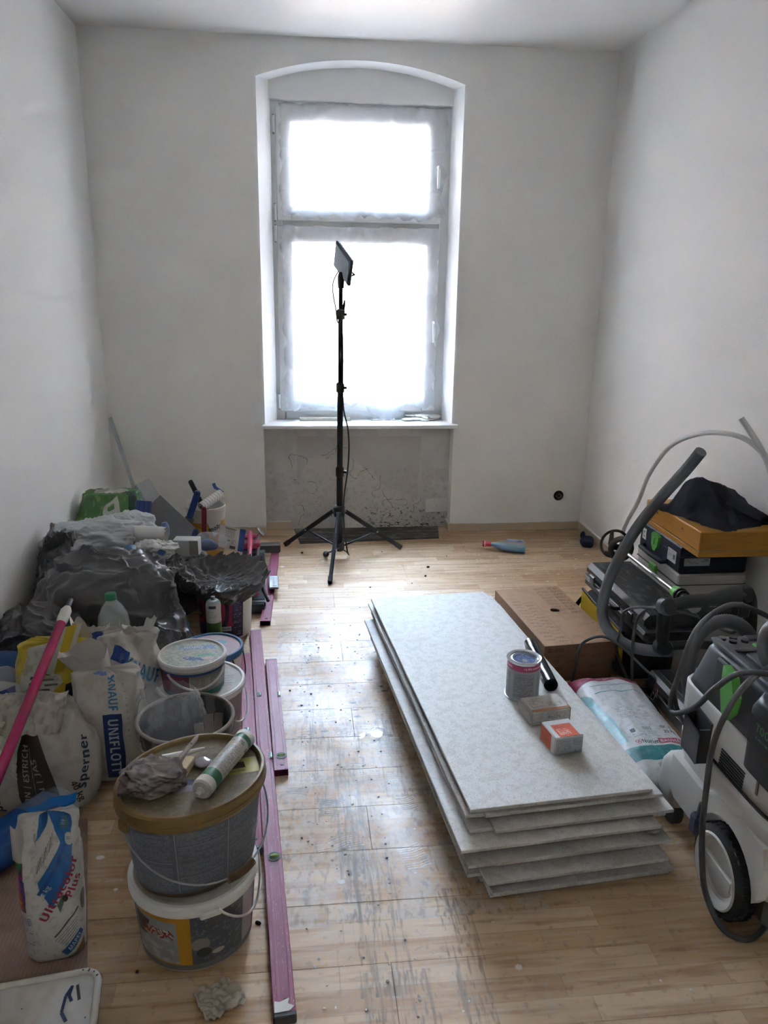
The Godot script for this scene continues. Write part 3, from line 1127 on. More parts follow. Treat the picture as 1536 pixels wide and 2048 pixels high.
# ================================================================ small things on the window wall
func build_small_wall_things() -> void:
	# open socket box with wires
	var s := thing("socket_box", "open round black socket box with wires in the wall above the skirting", "socket box", Vector3(1.701, 0.233, ZB))
	var ring := Basis(Vector3.RIGHT, PI / 2)
	part("shell", G.new().lathe([Vector2(0, 0.0008), Vector2(0.026, 0.0008), Vector2(0.030, 0.003), Vector2(0.033, 0.0035), Vector2(0.034, 0.0)], 24, Vector3.ZERO, ring).done(), M["black_plastic"], s)
	var wires := [[hex("8c8f8a"), 0.0], [hex("5c4a36"), 1.6], [hex("a9a59a"), 3.1], [hex("6d7f52"), 4.4]]
	for w in wires:
		var a: float = w[1]
		part("wire", cable([Vector3(0.02 * cos(a), 0.02 * sin(a), 0.002), Vector3(0.01 * cos(a + 1.0), 0.012 * sin(a + 1.0), 0.012), Vector3(0.012 * cos(a + 2.4), 0.012 * sin(a + 2.4), 0.010), Vector3(0.021 * cos(a + 3.3), 0.02 * sin(a + 3.3), 0.004)], 0.0022, 6, 5), mat("", w[0], 0.5), s)
	# blank cover plate hanging crooked in the niche
	var p := thing("cover_plate", "white blank cover plate hanging crooked in the window niche", "cover plate", Vector3(0.896, 0.152, NICHE + 0.001))
	part("plate", G.new().box(Vector3(0, 0, 0.008), Vector3(0.152, 0.094, 0.010), 0.003, Basis(Vector3.BACK, 0.03)).done(), mat("plate_white", hex("dad9d6"), 0.5), p)
	part("screw", G.new().lathe([Vector2(0, 0.0145), Vector2(0.003, 0.0145), Vector2(0.0035, 0.013)], 10, Vector3.ZERO, ring).done(), M["steel"], p)
	# dusty board lying in the niche
	var im := picture(512, 160, hex("57544f"))
	mottle(im, noise(71, 0.03, false, 4), Color(0.55, 0.54, 0.51, 0.7), 0.42, 0.7, Vector2(3, 1))
	mottle(im, noise(72, 0.09, false, 3), Color(0.18, 0.17, 0.16, 0.6), 0.6, 0.75, Vector2(2, 1))
	var poly := PackedVector2Array([Vector2(-0.017, 4.642), Vector2(0.872, 4.700), Vector2(0.905, 4.93), Vector2(-0.055, 4.93)])
	single("dusty_board", G.new().prism(poly, 0.001, 0.012, Vector3.ZERO, Basis(Vector3(1, 0, 0), Vector3(0, 0, -1), Vector3(0, 1, 0))).done(), mat("dusty_board", Color.WHITE, 0.9, 0.0, im), "dark grey dusty board lying on the floor under the window", "board")
	# on the sill
	var bar := thing("wood_lath", "pale square wooden lath lying on the window sill", "lath", Vector3(0.155, 0.7165, -5.005))
	part("lath", G.new().box(Vector3(0, 0.010, 0), Vector3(0.325, 0.020, 0.026), 0.002).done(), mat("pale_lath", hex("b9b6a4"), 0.7), bar)
	part("tape", G.new().box(Vector3(0.120, 0.0105, 0), Vector3(0.02, 0.0215, 0.0275), 0.002).done(), M["dirty_white"], bar)
	var fr := thing("socket_plate", "flat white double socket frame lying on the window sill", "frame", Vector3(0.53, 0.7165, -5.045), 0.1)
	var g := G.new()
	for e in [[0, 0.032, 0.16, 0.012], [0, -0.032, 0.16, 0.012], [-0.074, 0, 0.012, 0.06], [0.0, 0, 0.014, 0.06], [0.074, 0, 0.012, 0.06]]:
		g.box(Vector3(e[0], 0.004, e[1]), Vector3(e[2], 0.008, e[3]), 0.002)
	part("rim", g.done(), M["handle_white"], fr)
	# pair of gloves
	for k in 2:
		var gl := thing("work_glove", ["limp white work glove lying on the window sill", "limp white work glove lying on top of the other"][k], "glove", Vector3(0.765 + 0.03 * k, 0.7165 + 0.016 * k, -5.015 - 0.015 * k), 0.25 - 0.5 * k, "white gloves on the sill")
		glove(gl, 20 + k)


func glove(root: Node3D, seed_: int) -> void:
	var w := noise(seed_, 30.0, true, 2)
	var body := func(cx: float, cz: float, lx: float, lz: float, h: float, turn: float) -> ArrayMesh:
		var b := Basis(Vector3.UP, turn)
		var f := func(u: float, v: float) -> Vector3:
			var a := TAU * u
			var e := PI * (v - 0.5)
			var p := Vector3(cos(a) * cos(e) * lx, (sin(e) * 0.5 + 0.5) * h, sin(a) * cos(e) * lz)
			p.y = maxf(0.0, p.y + 0.004 * w.get_noise_3dv(p + Vector3(cx, 0, cz)) * sin(PI * v))
			return b * p + Vector3(cx, 0, cz)
		return sheet(20, 12, f, true)
	var gm := mat("glove_fabric", hex("cfcbc4"), 0.9)
	part("palm", body.call(0.0, 0.0, 0.060, 0.042, 0.020, 0.0), gm, root)
	part("cuff", body.call(-0.075, 0.004, 0.042, 0.036, 0.017, 0.0), mat("glove_cuff", hex("b7b2a8"), 0.9), root)
	for k in 4:
		part("finger", body.call(0.078 + 0.006 * (1.5 - absf(k - 1.5)), -0.030 + 0.020 * k, 0.038, 0.0105, 0.017, 0.18 * (1.5 - k)), gm, root)
	part("thumb", body.call(0.02, 0.05, 0.034, 0.011, 0.016, -0.7), gm, root)


# ================================================================ work lamp on its tripod
func build_tripod_lamp() -> void:
	var root := thing("tripod_work_lamp", "tall black tripod with a small flat work lamp in front of the window", "work lamp", Vector3(0.214, 0, -4.357))
	var dm: Material = mat("tripod_paint", hex("23282d"), 0.42, 0.3)
	var tube := func(y0: float, y1: float, r: float, lean := 0.0) -> ArrayMesh:
		return G.new().tube([Vector3(lean * y0, y0, 0), Vector3(lean * y1, y1, 0)], r, 16).done()
	part("lower_pole", tube.call(0.05, 0.535, 0.0185, 0.006), dm, root)
	part("middle_pole", tube.call(0.50, 1.02, 0.0165, 0.006), dm, root)
	part("upper_pole", tube.call(0.98, 1.42, 0.0140, 0.006), dm, root)
	part("head_pole", tube.call(1.38, 1.60, 0.0115, 0.006), dm, root)
	for y in [0.53, 1.01, 1.405]:
		var c := part("clamp", G.new().lathe([Vector2(0.012, y - 0.03), Vector2(0.0235, y - 0.026), Vector2(0.0235, y + 0.02), Vector2(0.018, y + 0.028), Vector2(0.01, y + 0.028)], 18, Vector3(0.006 * y, 0, 0)).done(), M["black_plastic"], root)
		part("knob", G.new().tube([Vector3(0.02, y, 0.01), Vector3(0.042, y, 0.016)], 0.008, 10).done(), M["black_plastic"], c)
	# hub and legs
	part("hub", G.new().lathe([Vector2(0.0, 0.262), Vector2(0.03, 0.262), Vector2(0.034, 0.275), Vector2(0.034, 0.318), Vector2(0.026, 0.328), Vector2(0, 0.328)], 20).done(), M["black_plastic"], root)
	part("slider", G.new().lathe([Vector2(0.0, 0.055), Vector2(0.028, 0.055), Vector2(0.030, 0.065), Vector2(0.030, 0.100), Vector2(0.0, 0.104)], 18).done(), M["black_plastic"], root)
	for ft in [Vector3(-0.070, 0, 0.407), Vector3(-0.318, 0, -0.253), Vector3(0.382, 0, -0.154)]:
		var d: Vector3 = ft.normalized()
		var a := d * 0.035 + Vector3(0, 0.292, 0)
		var b: Vector3 = ft + Vector3(0, 0.014, 0)
		var ax := (b - a).normalized()
		var side := ax.cross(Vector3.UP).normalized()
		var bas := Basis(ax, side.cross(ax), side)
		var leg := part("leg", G.new().box((a + b) / 2, Vector3((b - a).length(), 0.026, 0.020), 0.004, bas).done(), dm, root)
		part("rubber_foot", G.new().box(b - ax * 0.012, Vector3(0.045, 0.031, 0.025), 0.005, bas).done(), M["black_plastic"], leg)
		part("rivet", G.new().tube([a - side * 0.014, a + side * 0.014], 0.005, 10).done(), M["steel"], leg)
		var m := a.lerp(b, 0.56)
		var br := part("brace", G.new().tube([m, d * 0.028 + Vector3(0, 0.078, 0)], 0.0058, 8).done(), dm, root)
		part("rivet", G.new().tube([m - side * 0.016, m + side * 0.016], 0.005, 10).done(), M["steel"], br)
	# lamp: a thin square flood turned down and to the right
	var u := Vector3(0.070, -0.108, 0.152).normalized()
	var v0 := Vector3(-0.026, -0.094, -0.114)
	var vv := (v0 - u * v0.dot(u)).normalized()
	var n := u.cross(vv).normalized()
	if n.dot(Vector3(-0.25, -0.2, 1.0)) < 0:
		n = -n
	var c := Vector3(0.013, 1.668, 0.01)
	var bb := Basis(u, vv, n)
	var head := part("lamp_head", G.new().box(c - n * 0.010, Vector3(0.205, 0.155, 0.020), 0.006, bb).done(), mat("lamp_grey", hex("3b4249"), 0.4, 0.3), root)
	part("lamp_glass", G.new().box(c + n * 0.002, Vector3(0.176, 0.126, 0.006), 0.002, bb).done(), mat("lamp_glass_off", hex("aebac2"), 0.12), head)
	var g := G.new()
	for k in 7:
		g.box(c - n * 0.024 + u * (0.024 * (k - 3)), Vector3(0.004, 0.13, 0.014), 0.001, bb)
	part("cooling_fins", g.done(), M["dark_metal"], head)
	part("bracket", G.new().tube([c - u * 0.09 - n * 0.012, c - u * 0.09 - n * 0.05 + Vector3(0, -0.02, 0), Vector3(0.010, 1.585, 0), c + u * 0.06 - n * 0.05 + Vector3(0, -0.03, 0), c + u * 0.06 - n * 0.012], 0.007, 8).done(), M["dark_metal"], root)
	part("bracket_socket", G.new().lathe([Vector2(0.0, 1.54), Vector2(0.017, 1.54), Vector2(0.019, 1.60), Vector2(0.012, 1.625), Vector2(0, 1.625)], 14, Vector3(0.01, 0, 0)).done(), M["black_plastic"], root)
	part("lead", cable([c - n * 0.02 - u * 0.04 + vv * 0.05, Vector3(-0.035, 1.56, 0.015), Vector3(-0.018, 1.43, 0.01), Vector3(-0.006, 1.36, 0.012), Vector3(0.024, 1.42, 0.012), Vector3(0.030, 1.48, 0.012), Vector3(0.016, 1.40, 0.015), Vector3(0.02, 1.2, 0.018), Vector3(0.021, 0.92, 0.02), Vector3(0.048, 0.78, 0.02), Vector3(0.054, 0.66, 0.02), Vector3(0.046, 0.53, 0.018), Vector3(0.026, 0.37, 0.02), Vector3(0.026, 0.22, 0.035), Vector3(0.045, 0.06, 0.02), Vector3(0.06, 0.006, -0.05), Vector3(0.03, 0.006, -0.14), Vector3(-0.06, 0.006, -0.10), Vector3(-0.075, 0.012, -0.02)], 0.0042, 8, 6), M["black_plastic"], root)
	part("plug", G.new().lathe([Vector2(0, 0), Vector2(0.016, 0), Vector2(0.019, 0.012), Vector2(0.014, 0.032), Vector2(0.006, 0.042)], 16, Vector3(-0.078, 0.021, -0.03), Basis(Vector3.RIGHT, 1.4)).done(), M["black_plastic"], root)


# ================================================================ stack of dry screed elements
func build_panels() -> void:
	var im := picture(512, 512, hex("cac7c0"))
	var g := RandomNumberGenerator.new()
	g.seed = 3
	mottle(im, noise(81, 0.02, false, 4), Color(0.72, 0.70, 0.66, 0.5), 0.45, 0.7)
	for k in 5200:
		var c := Vector2(g.randf() * 512, g.randf() * 512)
		var a := g.randf() * PI
		var l := g.randf_range(0.6, 3.2)
		var d := Vector2(cos(a), sin(a)) * l
		stroke(im, [c - d, c + d], g.randf_range(0.8, 1.5), [hex("b0aca4"), hex("a29d94"), hex("dcd9d2"), hex("8f897f"), hex("bdb8ae")][g.randi() % 5])
	var m := mat("fibre_board", Color.WHITE, 0.75, 0.0, im)
	m.uv1_triplanar = true
	m.uv1_scale = Vector3.ONE * 2.2
	var im2 := picture(64, 256, hex("c2bfb8"))
	mottle(im2, noise(82, 0.08, false, 3), Color(0.60, 0.58, 0.54, 0.6), 0.5, 0.7)
	# [centre x, centre z, turn, upper sheet offset x, upper sheet offset z]
	var rows := [
		[0.672, -2.415, 0.090, 0.000, 0.000], [0.660, -2.420, 0.092, -0.020, -0.045], [0.640, -2.438, 0.086, -0.050, 0.000], [0.668, -2.420, 0.094, 0.040, -0.055], [0.650, -2.455, 0.084, -0.045, 0.050],
		[0.618, -2.440, 0.092, 0.030, -0.055], [0.668, -2.470, 0.088, -0.050, 0.060], [0.606, -2.452, 0.090, 0.040, -0.060], [0.672, -2.492, 0.086, -0.036, -0.060], [0.640, -2.500, 0.092, 0.050, 0.020], [0.632, -2.496, 0.091, -0.016, 0.010]]
	var n := rows.size()
	for i in n:
		var r: Array = rows[i]
		var which := "topmost grey fibre board panel of the stack, with a can and boxes on it" if i == n - 1 else ("bottom grey fibre board panel of the stack, resting on the floor" if i == 0 else "grey fibre board panel, %s up from the floor in the stack" % ["", "second", "third", "fourth", "fifth", "sixth", "seventh", "eighth", "ninth", "tenth"][i])
		var p := thing("screed_element", which, "panel", Vector3(r[0], 0.020 * i, r[1]), r[2], "fibre board panels in the stack")
		part("lower_board", G.new().box(Vector3(-r[3] * 0.5, 0.0050, -r[4] * 0.5), Vector3(0.520, 0.0098, 1.480), 0.0012).done(), m, p)
		part("upper_board", G.new().box(Vector3(r[3] * 0.5, 0.0148, r[4] * 0.5), Vector3(0.520, 0.0098, 1.480), 0.0012).done(), m, p)
	var top := 0.2200

	# tin of glue
	var tin := thing("paint_can", "small round tin with a red band and a blue lid sticker", "can", Vector3(0.736, top, -2.315), 2.1)
	var lab := picture(700, 256, hex("a9a9a8"))
	lab.fill_rect(Rect2i(0, 0, 700, 46), hex("a8365a"))
	write(lab, "3,5% cemento", Vector2(110, 24), 17, hex("e7dfe2"), 0.0, true)
	write(lab, "+3,5% cemento", Vector2(330, 24), 17, hex("e7dfe2"), 0.0, true)
	write(lab, "3,5% cemento", Vector2(560, 24), 17, hex("e7dfe2"), 0.0, true)
	for k in 4:
		lab.fill_rect(Rect2i(20 + k * 170, 58, 150, 180), hex("9a9b9c"))
		small_print(lab, Rect2(28 + k * 170, 66, 134, 164), 20, hex("6e6f73"), 5 + k)
	lab.fill_rect(Rect2i(0, 60, 60, 60), hex("3b4a86"))
	small_print(lab, Rect2(0, 130, 80, 110), 10, hex("a8365a"), 3)
	part("body", G.new().lathe([Vector2(0.056, 0.004), Vector2(0.056, 0.136)], 40).done(), mat("tin_label", Color.WHITE, 0.45, 0.0, lab), tin)
	part("base_ring", G.new().lathe([Vector2(0, 0.002), Vector2(0.055, 0.0), Vector2(0.0585, 0.001), Vector2(0.0585, 0.005), Vector2(0.056, 0.006)], 40).done(), M["steel"], tin)
	part("top_ring", G.new().lathe([Vector2(0.056, 0.134), Vector2(0.0590, 0.136), Vector2(0.0590, 0.141), Vector2(0.0565, 0.1435), Vector2(0.052, 0.141), Vector2(0.0465, 0.140), Vector2(0.0455, 0.136), Vector2(0.043, 0.136)], 40).done(), M["chrome"], tin)
	var lid := part("lid", G.new().lathe([Vector2(0.0435, 0.1355), Vector2(0.0435, 0.139), Vector2(0.041, 0.140), Vector2(0.039, 0.1345), Vector2(0, 0.1345)], 36).done(), M["steel"], tin)
	var li := picture(128, 128, hex("2f3f66"))
	small_print(li, Rect2(14, 20, 100, 90), 11, hex("7f8fae"), 8, 0.6)
	disc(li, Vector2(50, 54), 20, 12, hex("8a8c86"))
	part("lid_sticker", disc_mesh(0.037, 0.1352), mat("tin_sticker", Color.WHITE, 0.3, 0.0, li), lid)

	# roll of black sacks
	var ra := Vector3(0.862, top + 0.0245, -2.655)
	var rb := Vector3(0.842, top + 0.0245, -2.330)
	var roll := thing("sack_roll", "glossy black roll of rubbish sacks beside the tin", "roll", (ra + rb) / 2 - Vector3(0, 0.0245, 0))
	var dir := (rb - ra).normalized()
	var ctr := (ra + rb) / 2
	var spiral := []
	for k in 90:
		var a := k * 0.42
		var rr := 0.0035 + 0.0205 * k / 89.0
		spiral.append(Vector2(cos(a) * rr, sin(a) * rr))
	var rb2 := Basis(dir.cross(Vector3.UP).normalized(), Vector3.UP, dir)
	var half := (rb - ra).length() / 2
	var wob := noise(91, 30.0)
	part("foil", sheet(40, 24, func(u: float, v: float) -> Vector3:
		var a := TAU * u
		var z := lerpf(-half, half, v)
		var q := 0.0242 + 0.0012 * wob.get_noise_3d(cos(a) * 0.03, sin(a) * 0.03, z * 0.3)
		return rb2 * Vector3(cos(a) * q, sin(a) * q, z) + Vector3(0, 0.0245, 0), true), mat("black_foil", hex("16191b"), 0.22), roll)
	var sg := G.new()
	for k in 89:
		for e: float in [half]:
			var p0: Vector2 = spiral[k]
			var p1: Vector2 = spiral[k + 1]
			var q0 := p0 * 0.93
			var q1 := p1 * 0.93
			sg.quad(rb2 * Vector3(p0.x, p0.y, e) + Vector3(0, 0.0245, 0), rb2 * Vector3(p1.x, p1.y, e) + Vector3(0, 0.0245, 0), rb2 * Vector3(q1.x, q1.y, e) + Vector3(0, 0.0245, 0), rb2 * Vector3(q0.x, q0.y, e) + Vector3(0, 0.0245, 0))
	part("rolled_edge", sg.done(), mat("black_foil_edge", hex("2b2f31"), 0.5), roll)

	# worn box of screws
	var b1 := thing("screw_box", "worn white cardboard box marked with a number, taped at one corner", "box", Vector3(0.770, top, -2.172), 0.16)
	var f1 := picture(256, 96, hex("b9b4ab"))
	write(f1, "Nr.25", Vector2(150, 46), 26, hex("4a4846"), 0.0, false)
	mottle(f1, noise(92, 0.03), Color(0.55, 0.5, 0.45, 0.4), 0.5, 0.75)
	small_print(f1, Rect2(8, 74, 150, 14), 2, hex("8f8a82"), 2)
	part("carton", G.new().box(Vector3(0, 0.0245, 0), Vector3(0.132, 0.049, 0.096), 0.003).done(), mat("worn_white_card", hex("b7b1a7"), 0.8), b1)
	part("front_panel", G.new().box(Vector3(0, 0.026, 0.0485), Vector3(0.128, 0.040, 0.0012)).done(), mat("screw_box_front", Color.WHITE, 0.7, 0.0, f1), b1)
	var t1 := picture(256, 192, hex("bdb8af"))
	t1.fill_rect(Rect2i(0, 0, 256, 30), hex("a0704a"))
	small_print(t1, Rect2(20, 46, 100, 120), 9, hex("8d8983"), 4)
	small_print(t1, Rect2(140, 46, 96, 60), 5, hex("8d8983"), 6)
	part("lid_panel", G.new().box(Vector3(0, 0.0496, 0), Vector3(0.128, 0.0012, 0.092)).done(), mat("screw_box_lid", Color.WHITE, 0.7, 0.0, t1), b1)
	part("open_flap", G.new().box(Vector3(-0.068, 0.022, 0.0), Vector3(0.002, 0.046, 0.088), 0.0005, Basis(Vector3.BACK, 0.25)).done(), mat("worn_white_card", hex("b7b1a7")), b1)
	part("brown_tape", G.new().box(Vector3(0.0665, 0.025, 0.035), Vector3(0.0016, 0.051, 0.026)).done(), mat("brown_tape", hex("a2794f"), 0.4), b1)

	# small orange and white box
	var b2 := thing("small_box", "small orange and white printed cardboard box", "box", Vector3(0.772, top, -2.008), 0.16)
	var f2 := picture(256, 160, hex("aeb0b2"))
	f2.fill_rect(Rect2i(0, 0, 256, 8), hex("c8cacb"))
	small_print(f2, Rect2(16, 24, 130, 110), 9, hex("858889"), 12)
	small_print(f2, Rect2(164, 30, 80, 60), 6, hex("7d8082"), 14)
	disc(f2, Vector2(190, 140), 5, 5, hex("2c2c2e"))
	part("carton", G.new().box(Vector3(0, 0.029, 0), Vector3(0.092, 0.058, 0.094), 0.002).done(), mat("box_white", hex("c3c3c0"), 0.6), b2)
	part("front_panel", G.new().box(Vector3(0, 0.029, 0.0474), Vector3(0.088, 0.054, 0.0010)).done(), mat("small_box_front", Color.WHITE, 0.6, 0.0, f2), b2)
	var t2 := picture(256, 256, hex("c4c4c1"))
	t2.fill_rect(Rect2i(40, 0, 190, 190), hex("c9552f"))
	small_print(t2, Rect2(60, 30, 110, 90), 9, hex("e4c6b8"), 15)
	small_print(t2, Rect2(60, 140, 90, 40), 3, hex("8f3a1e"), 16)
	part("lid_panel", G.new().box(Vector3(0, 0.0585, 0), Vector3(0.088, 0.0010, 0.090)).done(), mat("small_box_lid", Color.WHITE, 0.6, 0.0, t2), b2)
	var s2 := picture(128, 128, hex("c4532e"))
	s2.fill_rect(Rect2i(96, 0, 32, 128), hex("cfcfcc"))
	small_print(s2, Rect2(12, 60, 70, 50), 5, hex("8a3a20"), 18)
	part("side_panel", G.new().box(Vector3(-0.0464, 0.029, 0), Vector3(0.0010, 0.054, 0.090)).done(), mat("small_box_side", Color.WHITE, 0.6, 0.0, s2), b2)


func disc_mesh(r: float, y: float, segs := 32, oval := 1.0) -> ArrayMesh:
	var g := G.new()
	for k in segs:
		var a := TAU * k / segs
		var b := TAU * (k + 1) / segs
		g.tri(Vector3(0, y, 0), Vector3(cos(a) * r, y, sin(a) * r * oval), Vector3(cos(b) * r, y, sin(b) * r * oval), Vector2(0.5, 0.5), Vector2(0.5 + 0.5 * cos(a), 0.5 + 0.5 * sin(a)), Vector2(0.5 + 0.5 * cos(b), 0.5 + 0.5 * sin(b)))
	return g.done()


# ================================================================ right side of the room
func build_right_side() -> void:
	build_cartons()
	build_lying_sack()
	build_tool_pile()
	build_mixer()
	build_pipes()
	build_floor_bottle()


func build_cartons() -> void:
	var print_c := hex("6b4a38")
	var top := picture(512, 1024, hex("a8876a"))
	top.fill_rect(Rect2i(206, 300, 2, 700), print_c)
	for k in 26:
		small_print(top, Rect2(40 + (k % 2) * 80, 250 + k * 28, 74, 24), 4, print_c, 30 + k, 0.7)
	for k in 9:
		small_print(top, Rect2(300, 20 + k * 60, 90, 44), 6, print_c, 70 + k, 0.8)
		small_print(top, Rect2(410, 30 + k * 58, 84, 40), 3, hex("50382a"), 90 + k, 0.85)
	for e in [[430, 720], [470, 708], [470, 800], [440, 840], [480, 880], [450, 940], [480, 960]]:
		small_print(top, Rect2(e[0], e[1], 26, 14), 2, hex("50382a"), e[0] + e[1], 1.0)
	mottle(top, noise(101, 0.01), Color(0.55, 0.42, 0.32, 0.25), 0.4, 0.8)
	disc(top, Vector2(300, 455), 34, 17, hex("b8b4ae"))
	var side := picture(512, 160, hex("8f6f58"))
	small_print(side, Rect2(24, 24, 110, 34), 3, hex("50382a"), 3, 0.95)
	for e in [[20, 80, 120], [200, 20, 90], [220, 80, 80], [330, 24, 150], [340, 90, 130], [60, 120, 50], [160, 120, 60]]:
		small_print(side, Rect2(e[0], e[1], e[2], 26), 4, print_c, e[0] + e[1], 0.7)
	var end_m := mat("carton_end_print", Color.WHITE, 0.85, 0.0, side)
	var top_m := mat("carton_top_print", Color.WHITE, 0.85, 0.0, top)
	for k in 2:
		var lid := k == 1
		var w := 0.315 if lid else 0.300
		var l := 0.615 if lid else 0.600
		var h := 0.090 if lid else 0.080
		var y := 0.080 if lid else 0.0
		var c := thing("cardboard_box", ["flat brown cardboard box at the bottom, under a second one", "long flat brown cardboard box with a round hole in its printed top"][k], "box", Vector3(1.094, y, -3.095), 0.088, "flat cartons beside the panels")
		if lid:
			# walls and a top with a hole
			var g := G.new()
			g.box(Vector3(-w / 2 + 0.002, h / 2, 0), Vector3(0.004, h, l), 0.001)
			g.box(Vector3(w / 2 - 0.002, h / 2, 0), Vector3(0.004, h, l), 0.001)
			g.box(Vector3(0, h / 2, -l / 2 + 0.002), Vector3(w, h, 0.004), 0.001)
			part("walls", g.done(), M["cardboard"], c)
			part("end_panel", G.new().box(Vector3(0, h / 2, l / 2 - 0.002), Vector3(w, h, 0.004), 0.001).done(), end_m, c)
			part("top_panel", holed_top(w, l, h, Vector2(0.030, -0.035), 0.021), top_m, c)
			part("liner", G.new().box(Vector3(0.03, h - 0.020, -0.035), Vector3(0.09, 0.004, 0.07)).done(), M["white_plastic"], c)
		else:
			part("walls", G.new().box(Vector3(0, h / 2, 0), Vector3(w, h, l - 0.004), 0.002).done(), M["cardboard"], c)
			part("end_panel", G.new().box(Vector3(0, h / 2, l / 2 - 0.001), Vector3(w - 0.004, h - 0.004, 0.002)).done(), end_m, c)


func holed_top(w: float, l: float, y: float, at: Vector2, r: float) -> ArrayMesh:
	var g := G.new()
	var n := 32
	var uv := func(p: Vector2) -> Vector2: return Vector2(p.x / w + 0.5, p.y / l + 0.5)
	for k in n:
		var a0 := TAU * k / n
		var a1 := TAU * (k + 1) / n
		var d0 := Vector2(cos(a0), sin(a0))
		var d1 := Vector2(cos(a1), sin(a1))
		var i0 := at + d0 * r
		var i1 := at + d1 * r
		var o := []
		for d: Vector2 in [d0, d1]:
			var tx := ((w / 2 if d.x > 0 else -w / 2) - at.x) / d.x if absf(d.x) > 1e-6 else 1e9
			var tz := ((l / 2 if d.y > 0 else -l / 2) - at.y) / d.y if absf(d.y) > 1e-6 else 1e9
			o.append(at + d * minf(tx, tz))
		# corner between two sides
		var o0: Vector2 = o[0]
		var o1: Vector2 = o[1]
		g.quad(Vector3(i0.x, y, i0.y), Vector3(o0.x, y, o0.y), Vector3(o1.x, y, o1.y), Vector3(i1.x, y, i1.y), uv.call(i0), uv.call(o0), uv.call(o1), uv.call(i1))
		if absf(o0.x) < w / 2 - 1e-5 != (absf(o1.x) < w / 2 - 1e-5):
			var c := Vector2(signf(o0.x + o1.x) * w / 2, signf(o0.y + o1.y) * l / 2)
			g.tri(Vector3(o0.x, y, o0.y), Vector3(c.x, y, c.y), Vector3(o1.x, y, o1.y), uv.call(o0), uv.call(c), uv.call(o1))
		g.quad(Vector3(i0.x, y, i0.y), Vector3(i1.x, y, i1.y), Vector3(i1.x, y - 0.004, i1.y), Vector3(i0.x, y - 0.004, i0.y), uv.call(i0), uv.call(i1), uv.call(i1), uv.call(i0))
	return g.done()


